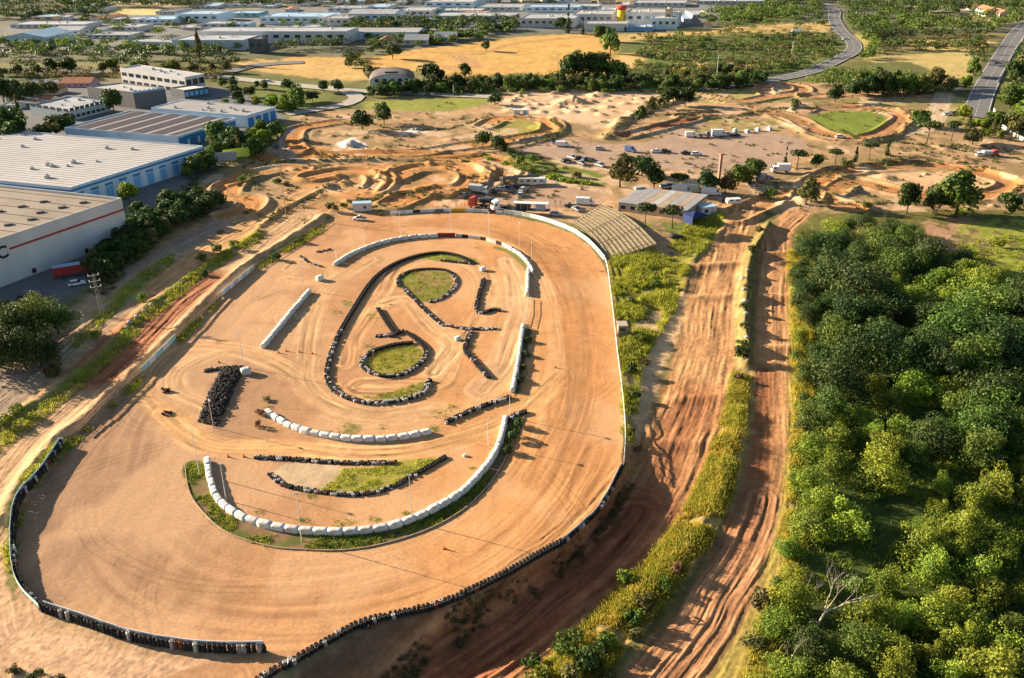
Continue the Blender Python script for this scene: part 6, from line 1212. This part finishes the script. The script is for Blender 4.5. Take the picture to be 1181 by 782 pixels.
x, y, z = ath(717, 384); root = empty('control_hut', (x, y, z), .05, 'small brown wooden hut beside the white rail on the right', 'hut'); MB().box((0,0,1.2), (2.1,2.4,2.4)).build('wall', M_WOOD, root); MB().box((0,0,2.46), (2.4,2.8,.14)).build('roof', C_('hut_roof',(.42,.34,.28)), root); MB().box((0,-1.22,1.5), (1.3,.06,.8)).build('window', WIN, root); MB().box((1.2,0,1.0), (.3,2.0,.1)).build('counter', M_WOOD, root)
x, y, z = ath(829, 207); hq = zat(829, 207, 177, z)-z; root = empty('brick_chimney', (x, y, z), .3, 'old square brick chimney at the edge of the car park', 'chimney'); MB().box((0,0,hq/2-.3), (.85,.85,hq)).build('shaft', W_BRK, root); MB().box((0,0,hq-.3), (1.3,1.3,.5)).build('cap', W_BRK, root)
# hoardings
for px, py, m_, lb, w_ in [(274,186,C_('lime_board',(.48,.60,.03)),'bright lime green hoarding beside the slim poplars',10),(262,190,C_('grey_board',(.30,.30,.32)),'grey hoarding left of the lime green one',8)]:
    x, y, z = ath(px, py); root = empty('hoarding', (x, y, z), .45, lb, 'hoarding'); MB().box((0,0,3.2), (w_,.2,3.4)).build('board', m_, root)
    for s_ in (-.35,.35): MB().box((s_*w_,.25,1.6), (.2,.2,3.4)).build('post', M_GREYM, root)
    for k in range(3): MB().box((0,-.13,2.2+k*.9), (w_*.8,.04,.12)).build('lettering_line', W_WHITE, root)
# grandstand: curved terraces rising away from the track
I0 = gpath([(661,256),(677,268),(690,283),(702,301)]); O0 = gpath([(694,241),(716,250),(737,265),(758,288)])
I0 = resample(I0, 1.6); n = len(I0); to = np.linspace(0, 1, n); Od = np.r_[0, np.cumsum(np.hypot(*np.diff(O0, axis=0).T))]/np.hypot(*np.diff(O0, axis=0).T).sum(); O1 = np.stack([np.interp(to, Od, O0[:, 0]), np.interp(to, Od, O0[:, 1])], 1)
c = (I0.mean(0)+O1.mean(0))/2; zg = gz(*c); root = empty('grandstand', (c[0], c[1], zg), 0, 'curved grandstand of weathered stepped benches beside the top right bend', 'grandstand'); NS = 11; M_STEP = C_('terrace_concrete', (.26,.19,.10), noise=.3, scale=.7); M_BEN = C_('bench_board', (.34,.30,.21), noise=.3, scale=1)
for k in range(NS):
    t0, t1 = k/NS, (k+1)/NS; a = I0*(1-t0)+O1*t0-c; b_ = I0*(1-t1)+O1*t1-c; z1 = .2+.13*k; V = []
    for i in range(n): V += [(a[i][0], a[i][1], -1), (a[i][0], a[i][1], z1), (b_[i][0], b_[i][1], z1), (b_[i][0], b_[i][1], -1)]
    F = [(4*i+j, 4*i+4+j, 4*i+5+j, 4*i+1+j) for i in range(n-1) for j in range(3)]+[(0,1,2,3), (4*n-1,4*n-2,4*n-3,4*n-4)]; MB().add(V, F).build('step', M_STEP, root)
    s = (a+(b_-a)*.45); m = MB()
    for i in range(n-1):
        mm = (s[i]+s[i+1])/2; m.box((mm[0], mm[1], z1+.3), (np.hypot(*(s[i+1]-s[i]))*1.02, .34, .08), math.atan2(*(s[i+1]-s[i])[::-1]))
        if i % 3 == 0: m.box((s[i][0], s[i][1], z1+.14), (.12,.12,.3))
    m.build('bench', M_BEN, root)
for f in (.0,.33,.66,.995):
    i = int(f*(n-1)); a, b_ = I0[i]-c, O1[i]-c; MB().tube((a[0], a[1], .55), (b_[0], b_[1], .5+.13*NS), .07).build('aisle_rail', M_BEN, root)

# ------------------------------------------------------------------ vehicles
def paint_(n, c): return mat('paint_'+n, c, .35, spec=.5)
PW, PS, PB, PR, PD, PG, PC = paint_('white',(.75,.75,.74)), paint_('silver',(.45,.46,.47)), paint_('blue',(.08,.13,.28)), paint_('red',(.42,.04,.04)), paint_('black',(.03,.03,.035)), paint_('grey',(.2,.2,.21)), paint_('cream',(.68,.62,.42))
M_RIM = mat('rim', (.35,.35,.36), .4, .6); M_LAMP = mat('lamp_glass', (.6,.6,.6), .2)
def wheels(root, xs, y, r=.33, wd_=.24):
    for x_ in xs:
        for s_ in (-1, 1):
            w_ = MB().tube((x_, s_*(y-wd_), r), (x_, s_*y, r), r, n=14).build('wheel', M_TYRE, root); MB().tube((x_, s_*y, r), (x_, s_*(y+.015), r), r*.55, n=10).build('rim', M_RIM, w_)
def place(px, py, name, label, cat, rz): x, y, z = ath(px, py); return empty(name, (x, y, z), math.radians(rz), label, cat)
def car(px, py, rz, m_, label, style='hatch'):
    r = place(px, py, 'parked_car', label, 'car', rz)
    MB().prism([(-2.1,.35),(-2.15,.8),(-1.7,.98),(1.0,1.0),(1.9,.85),(2.15,.7),(2.15,.35)], -.86, .86).build('body', m_, r, bevel=.07)
    rf = [(-1.95,.95),(-1.55,1.42),(.25,1.46),(1.05,.98)] if style == 'hatch' else [(-1.5,.95),(-1.0,1.4),(.3,1.44),(1.05,.98)]
    if style == 'pickup': rf = [(-.3,.95),(-.15,1.5),(.6,1.52),(1.15,.98)]
    MB().prism(rf, -.74, .74).build('cabin_glass', M_GLASS, r, bevel=.05); MB().box(((rf[1][0]+rf[2][0])/2, 0, rf[1][1]+.045), (rf[2][0]-rf[1][0]-.05, 1.36, .07)).build('roof', m_, r)
    if style == 'pickup': MB().box((-1.3,0,1.0), (1.5,1.4,.06)).build('load_bed', M_DARK, r)
    wheels(r, (-1.3,1.35), .88)
    for s_ in (-.6,.6): MB().box((2.14, s_, .68), (.06,.32,.16)).build('headlight', M_LAMP, r)
    return r
def van(px, py, rz, m_, label, L_=5.2, H_=2.3):
    r = place(px, py, 'parked_van', label, 'van', rz); h = L_/2
    MB().prism([(-h,.35),(-h,H_),(h-1.6,H_),(h-.9,1.35),(h-.05,1.05),(h,.35)], -.95, .95).build('body', m_, r, bevel=.09)
    MB().prism([(h-1.62,H_-.12),(h-.92,1.4),(h-1.7,1.4)], -.97, .97).build('cab_window', M_GLASS, r); MB().add([(h-1.50,-.8,H_-.17),(h-1.50,.8,H_-.17),(h-.87,.8,1.40),(h-.87,-.8,1.40)], [(0,1,2,3)]).build('windscreen', M_GLASS, r)
    wheels(r, (-h+.95, h-1.0), .97, .36)
    for s_ in (-.7,.7): MB().box((h, s_, .8), (.06,.3,.2)).build('headlight', M_LAMP, r)
    return r
def caravan(px, py, rz, m_, label, L_=5.5, H_=2.6, name='caravan', cat='caravan'):
    r = place(px, py, name, label, cat, rz); h = L_/2
    MB().prism([(-h,.5),(-h-.1,1.6),(-h+.35,H_),(h-.35,H_),(h+.1,1.6),(h,.5)], -1.1, 1.1).build('body', m_, r, bevel=.08)
    for x_ in (-h*.5, h*.35):
        for s_ in (-1, 1): MB().box((x_, s_*1.12, 1.7), (1.1,.05,.6)).build('window', M_GLASS, r)
    wheels(r, (0,), 1.08, .33); MB().tube((h,0,.5), (h+1.2,0,.45), .06).build('drawbar', M_DARK, r); MB().box((h*.75, -1.13, 1.35), (.65,.05,1.6)).build('door', W_WHITE, r)
    return r
def box_truck(px, py, rz, mc, mb, label, L_=7.5, H_=3.4):
    r = place(px, py, 'parked_truck', label, 'truck', rz); h = L_/2
    MB().prism([(h-2.0,.5),(h-2.0,2.5),(h-.5,2.6),(h-.1,1.5),(h,.5)], -1.15, 1.15).build('cab', mc, r, bevel=.08); MB().box((-1.1,0,(H_+1.0)/2), (L_-2.3,2.4,H_-1.0)).build('cargo_box', mb, r, bevel=.04)
    MB().box((-.6,0,.8), (L_-1.5,1.0,.25)).build('chassis', M_DARK, r); MB().add([(h-.44,-1,2.45),(h-.44,1,2.45),(h-.09,1,1.55),(h-.09,-1,1.55)], [(0,1,2,3)]).build('windscreen', M_GLASS, r)
    for s_ in (-1,1): MB().box((h-1.2, s_*1.16, 1.95), (.9,.04,.6)).build('side_window', M_GLASS, r)
    wheels(r, (-h+1.4, h-1.2), 1.15, .48, .3); return r
def tractor_unit(px, py, rz, m_, label):
    r = place(px, py, 'tractor_unit', label, 'truck', rz)
    MB().prism([(.6,.6),(.6,3.6),(1.1,3.7),(2.6,3.1),(3.0,1.8),(3.05,.6)], -1.22, 1.22).build('cab', m_, r, bevel=.09); MB().box((-.6,0,.85), (5.6,.9,.3)).build('chassis', M_DARK, r)
    MB().add([(2.66,-1.05,2.95),(2.66,1.05,2.95),(3.03,1.05,1.9),(3.03,-1.05,1.9)], [(0,1,2,3)]).build('windscreen', M_GLASS, r)
    for s_ in (-1,1): MB().box((1.9, s_*1.23, 2.3), (.9,.04,.7)).build('side_window', M_GLASS, r)
    MB().tube((-1.2,0,1.05), (-1.2,0,1.2), .55, n=16).build('fifth_wheel', M_DARK, r); wheels(r, (2.0,-1.4,-2.6), 1.2, .5, .34); return r
def semi_trailer(px, py, rz, label, L_=12.0):
    r = place(px, py, 'flatbed_trailer', label, 'trailer', rz); h = L_/2
    MB().box((0,0,1.25), (L_,2.4,.25)).build('deck', M_DARK, r); MB().box((-.2,0,3.55), (L_-.6,2.4,.16)).build('roof', PW, r)
    for x_ in np.linspace(-h+.4, h-.4, 6):
        for s_ in (-1,1): MB().box((x_, s_*1.15, 2.4), (.12,.1,2.2)).build('upright', M_GREYM, r)
    MB().box((-h*.45,0,2.3), (4.6,2.2,2.0)).build('load', M_DARK, r); MB().box((h*.5,0,2.2), (3.0,2.1,1.6)).build('load', PS, r); wheels(r, (-h+1.2,-h+2.4,-h+3.6), 1.2, .48, .32); return r
tractor_unit(551,239,160,PR,'red truck tractor unit at the left of the paddock row'); tractor_unit(577,242,205,PW,'white truck tractor unit next to the red one'); semi_trailer(613,246,-7,'long open sided trailer with a white roof in the paddock')
car(641,249,-15,PS,'silver car at the right end of the long trailer'); box_truck(563,236,-10,PD,PD,'dark flat truck between the red and white tractor units',5.5,2.2)
van(675,236,-8,PW,'white van at the right of the paddock',6.2,2.5); car(658,239,170,PD,'dark car beside the white van in the paddock','pickup'); car(665,243,-60,PG,'grey car in front of the white van'); caravan(621,213,0,PW,'white caravan at the top of the paddock'); caravan(606,213,5,PC,'cream caravan left of the white one')
box_truck(552,223,-15,PW,PS,'silver box truck at the upper left of the paddock',7,3); car(535,223,70,PG,'small grey tractor-like car at the left tip of the paddock','pickup')
for i, (px, py, rz, m_, lb, st2) in enumerate([(568,222,-20,PD,'black pickup beside the silver box truck','pickup'),(578,220,-25,PG,'grey car in the dark cluster of the paddock','hatch'),(587,218,10,PD,'black van-like car in the dark cluster','hatch'),(596,217,-15,PD,'black car at the middle of the dark cluster','saloon'),(604,220,60,PS,'silver car facing the dark cluster','hatch'),(590,222,80,PD,'dark car in the second row of the cluster','pickup'),(600,226,85,PS,'small silver car below the dark cluster','hatch')]): car(px, py, rz, m_, lb, st2)
x, y, z = ath(590, 217); root = empty('awning_tent', (x+3, y+5, z), .2, 'wide black awning over the cluster of dark vehicles', 'tent'); MB().add([(-7,-2.5,2.4),(7,-2.5,2.4),(7,2.5,2.4),(-7,2.5,2.4),(-6,0,3.1),(6,0,3.1)], [(0,1,5,4),(2,3,4,5),(1,2,5),(3,0,4)]).build('canopy', C_('black_canvas',(.03,.03,.035)), root)
for sx in (-6.8,0,6.8):
    for sy in (-2.4,2.4): MB().tube((sx,sy,0), (sx,sy,2.4), .05).build('leg', M_GREYM, root)
van(649,169,-5,PW,'white van with a low trailer on the car park, left',5.6,2.2); caravan(640,167,0,PG,'small grey box trailer behind the white van',2.4,1.3,'box_trailer','trailer'); car(692,173,-5,PS,'pale silver car alone in the middle of the car park'); van(727,175,-35,PB,'dark blue van at the centre of the car park',4.6,2.2); car(757,176,-5,PW,'white car right of the dark blue van','saloon'); car(768,176,-5,PD,'black car touching the white one'); car(791,178,-5,PD,'black car further right on the car park','saloon'); car(803,179,0,PW,'white car beside the lone black car','hatch')
van(797,158,0,PW,'white van at the left end of the back row',5.0,2.4); box_truck(812,158,0,PG,PG,'low grey flat trailer truck beside the white van',5.5,1.5); van(829,157,0,PW,'white motorhome in the back row',6.5,2.9); car(839,156,0,PS,'silver car in the back row'); car(848,157,0,PD,'dark pickup at the end of the back row','pickup')
for k, (px, py, lb) in enumerate([(824,153,'white tent box behind the motorhome'),(848,152,'white tent box behind the dark pickup'),(862,153,'white tent box alone right of the back row'),(874,151,'white tent box second from the right'),(887,150,'white tent box at the right end of the back row')]):
    r = place(px, py, 'small_tent', lb, 'tent', 10*k); MB().add([(-1.3,-1.3,0),(1.3,-1.3,0),(1.3,1.3,0),(-1.3,1.3,0),(-1.3,-1.3,1.8),(1.3,-1.3,1.8),(1.3,1.3,1.8),(-1.3,1.3,1.8),(0,0,2.6)], [(0,1,5,4),(1,2,6,5),(2,3,7,6),(3,0,4,7),(4,5,8),(5,6,8),(6,7,8),(7,4,8)]).build('canvas', PW, r); MB().box((0,-1.31,.8), (.8,.03,1.6)).build('opening', M_DARK, r); r.scale = (.7,.7,.62)
car(969,159,5,PW,'white car parked beside the turf of the loop'); car(1093,133,0,PW,'white car on the grass right of the gravel path'); car(1102,132,0,PD,'dark car beside the white one on the grass'); box_truck(1141,180,0,PR,PS,'red and silver flat truck on the sandy rise',6,2.2); car(1131,180,5,PW,'white car next to the red and silver truck')
box_truck(900,199,180,PW,PW,'white box truck left of the cypress',7,3.4); box_truck(878,210,60,PD,PG,'dark truck parked behind the tall tree',7,3); car(868,214,30,PG,'grey car under the tall tree'); car(885,206,0,PS,'silver car between the trucks')
for px, py, rz, m_, lb in [(786,223,0,PW,'white motorhome behind the clubhouse, left'),(800,222,-5,PC,'cream motorhome behind the clubhouse, second'),(820,225,-8,PW,'white motorhome behind the clubhouse, right')]: van(px, py, rz, m_, lb, 6.8, 2.9)
car(768,217,0,PW,'white car behind the left half of the clubhouse'); car(775,216,10,PB,'blue car behind the clubhouse'); caravan(846,236,8,PW,'low white caravan by the dirt ramp',5,2); car(833,232,50,PD,'black car beside the low white caravan'); car(780,275,15,PD,'dark red-black car wreck under the right umbrella pine'); car(415,254,170,PW,'white pickup beside the small cabin','pickup')
for k, (px, py, m_, lb) in enumerate([(660,183,PS,'pale wrecked car at the left of the scrap row'),(668,184,PD,'black wrecked car in the scrap row'),(676,185,PG,'grey wrecked car in the scrap row'),(683,187,PD,'black wrecked car at the right of the scrap row'),(653,187,PD,'dark wrecked car at the near left of the scrap row'),(671,190,PG,'grey wrecked car at the front of the scrap row'),(692,192,PS,'silver blue car at the right end of the scrap row')]): car(px, py, R.uniform(-60,60), m_, lb)
x, y, z = ath(31,163); van(31,163,28,PW,'long white bus parked behind the white roofed warehouse',12,3.4)
r = box_truck(84,318,27,PR,PR,'red box truck with a pale roof parked along the grey warehouse',9.5,3.3); MB().box((-1.1,0,3.34), (7.0,2.3,.06)).build('roof_sheet', R_BLUE, r)
for px, py, rz, m_, lb in [(89,329,27,PW,'white car beside the red box truck'),(30,345,27,PD,'black car by the wall of the grey warehouse'),(36,341,27,PG,'grey car by the wall of the grey warehouse'),(10,352,27,PD,'dark car at the left end of the grey warehouse wall')]: car(px, py, rz, m_, lb)
for px, py, m_, lb in [(20,82,PW,'white lorry-like car on the far left road'),(260,92,PS,'silver car on the pale road below the wheat'),(310,95,PW,'white car on the pale road'),(975,46,PW,'white car on the curving road'),(1150,74,PD,'dark car on the straight road')]: car(px, py, 0, m_, lb)
# canoe-like white boats / slabs on the back dirt
for px, py, lb in [(1100,262,'')][:0]: pass
for px, py, rz, w_, lb in [(596,132,0,3.5,'white block container at the left of the back mounds'),(606,132,0,3,'second white container at the left of the back mounds')]:
    r = place(px, py, 'container', lb, 'container', rz); MB().box((0,0,1.2), (w_,2.4,2.4)).build('body', PW, r, bevel=.03); MB().box((-.2,-1.22,1.1), (1.0,.05,1.9)).build('door', PS, r)
# people by the boards
def person_mesh(seed):
    rs = random.Random(seed); V = [(0,0,.95),(0,0,1.2),(0,0,1.42),(0,0,1.52),(0,0,1.66),(-.1,0,.92),(-.12,.03,.5),(-.12,0,.06),(-.12,.12,.03),(.1,0,.92),(.12,-.03,.5),(.13,0,.06),(.13,.12,.03),(-.2,0,1.40),(-.27,.02,1.12),(-.25,.12,.88),(.2,0,1.40),(.27,-.02,1.12),(.26,.08,.88)]
    E = [(0,1),(1,2),(2,3),(3,4),(0,5),(5,6),(6,7),(7,8),(0,9),(9,10),(10,11),(11,12),(2,13),(13,14),(14,15),(2,16),(16,17),(17,18)]; r_ = [.15,.14,.15,.06,.10,.09,.07,.05,.04,.09,.07,.05,.04,.06,.05,.035,.06,.05,.035]
    me = bpy.data.meshes.new('p'); me.from_pydata(V, E, []); o = bpy.data.objects.new('p', me); COL.objects.link(o); o.modifiers.new('s', 'SKIN'); o.modifiers.new('ss', 'SUBSURF').levels = 1
    for i, k in enumerate(r_): me.skin_vertices[0].data[i].radius = (k, k*.8)
    me.skin_vertices[0].data[0].use_root = True; dg = bpy.context.evaluated_depsgraph_get(); m2 = bpy.data.meshes.new_from_object(o.evaluated_get(dg)); bpy.data.objects.remove(o); return m2
pm = person_mesh(1)
for px, py, col_, lb in [(526,239,(.05,.05,.08),'person in dark clothes standing behind the advertising boards'),(536,239,(.3,.05,.04),'person in a red top standing behind the yellow board'),(634,237,(.5,.48,.45),'person in a pale top beside the long trailer'),(640,236,(.06,.08,.15),'person in dark blue standing right of the trailer'),(646,237,(.35,.2,.1),'person in brown near the dark car of the paddock'),(667,170,(.1,.1,.1),'person in black walking on the car park')]:
    x, y, z = ath(px, py); me = pm.copy(); me.materials.clear(); me.materials.append(C_('clothes_%d' % px, col_)); o = link_mesh('person', me); o.location = (x, y, z); o.rotation_euler = (0, 0, R.uniform(0, 6)); tag(o, lb, 'person')
    hm = MB(); 
    V = []
    for j in range(7):
        ph = math.pi*j/6; V += [(.11*math.sin(ph)*math.cos(k*math.pi/4), .12*math.sin(ph)*math.sin(k*math.pi/4), 1.66+.14*math.cos(ph)) for k in range(8)]
    hm.add(V, [(j*8+k, j*8+(k+1) % 8, (j+1)*8+(k+1) % 8, (j+1)*8+k) for j in range(6) for k in range(8)]); hm.build('head', C_('skin', (.42,.25,.17)), o, smooth=True)
# rocks on the ridge between the twin tracks and small cones on the infield
M_ROCK = C_('pale_rock', (.38,.34,.28), noise=.2, scale=2)
for i, (px, py, s_) in enumerate([(857,322,1.2),(858,334,1.0),(859,348,1.3),(860,362,1.0),(859,374,1.1),(861,390,.9),(862,312,.9),(150,372,1.0),(158,366,1.1),(166,359,.8),(175,352,1.0),(146,378,.8)]):
    x, y, z = ath(px, py); bm = bmesh.new(); bmesh.ops.create_icosphere(bm, subdivisions=2, radius=.7*s_)
    for v in bm.verts: v.co *= 1+.35*(vnoise(np.array([v.co.x*2+i]), np.array([v.co.y*2+v.co.z*3]), i)[0]-.5); v.co.z *= .7
    me = bpy.data.meshes.new('boulder'); bm.to_mesh(me); bm.free(); me.materials.append(M_ROCK); o = link_mesh('boulder', me); o.location = (x, y, z+.2); tag(o, 'pale boulder on the ridge between the twin tracks' if px > 500 else 'pale boulder on the ridge beside the red rutted track', 'boulder', 'boulders on the right ridge' if px > 500 else 'boulders on the left ridge')
M_CONE = C_('orange_cone', (.65,.14,.03))
for i, (px, py) in enumerate([(321,407),(330,405),(345,406),(360,408),(263,527),(281,527),(252,418),(244,425),(512,633),(640,424),(430,410),(400,372)]):
    x, y, z = ath(px, py); o = MB().box((0,0,.03), (.5,.5,.06)).tube((0,0,.06), (0,0,.75), .2, .04, 10).build('traffic_cone', M_CONE); o.location = (x, y, z); tag(o, 'small orange marker cone standing on the dirt of the infield', 'cone', 'marker cones on the dirt')
# ------------------------------------------------------------------ the hazy air
HZ = 0
if HZ:
    m = MB().box((0,0,0), (18600,0,0)); me = bpy.data.meshes.new('haze'); bm = bmesh.new(); bmesh.ops.create_cube(bm, size=1.0)
    for v in bm.verts: v.co = Vector((v.co.x*30000, v.co.y*20000+4000, -14 if v.co.z < 0 else 104))
    bm.to_mesh(me); bm.free(); hm_ = bpy.data.materials.new('haze'); hm_.use_nodes = True; t = hm_.node_tree; t.nodes.clear(); ou = t.nodes.new('ShaderNodeOutputMaterial'); pv = t.nodes.new('ShaderNodeVolumePrincipled')
    pv.inputs['Color'].default_value = (.86,.91,1,1); pv.inputs['Density'].default_value = HZ; pv.inputs['Anisotropy'].default_value = .3; t.links.new(pv.outputs[0], ou.inputs['Volume']); me.materials.append(hm_)
    o = link_mesh('haze', me); tag(o, 'pale haze lying over the far factories', 'haze', kind='stuff')
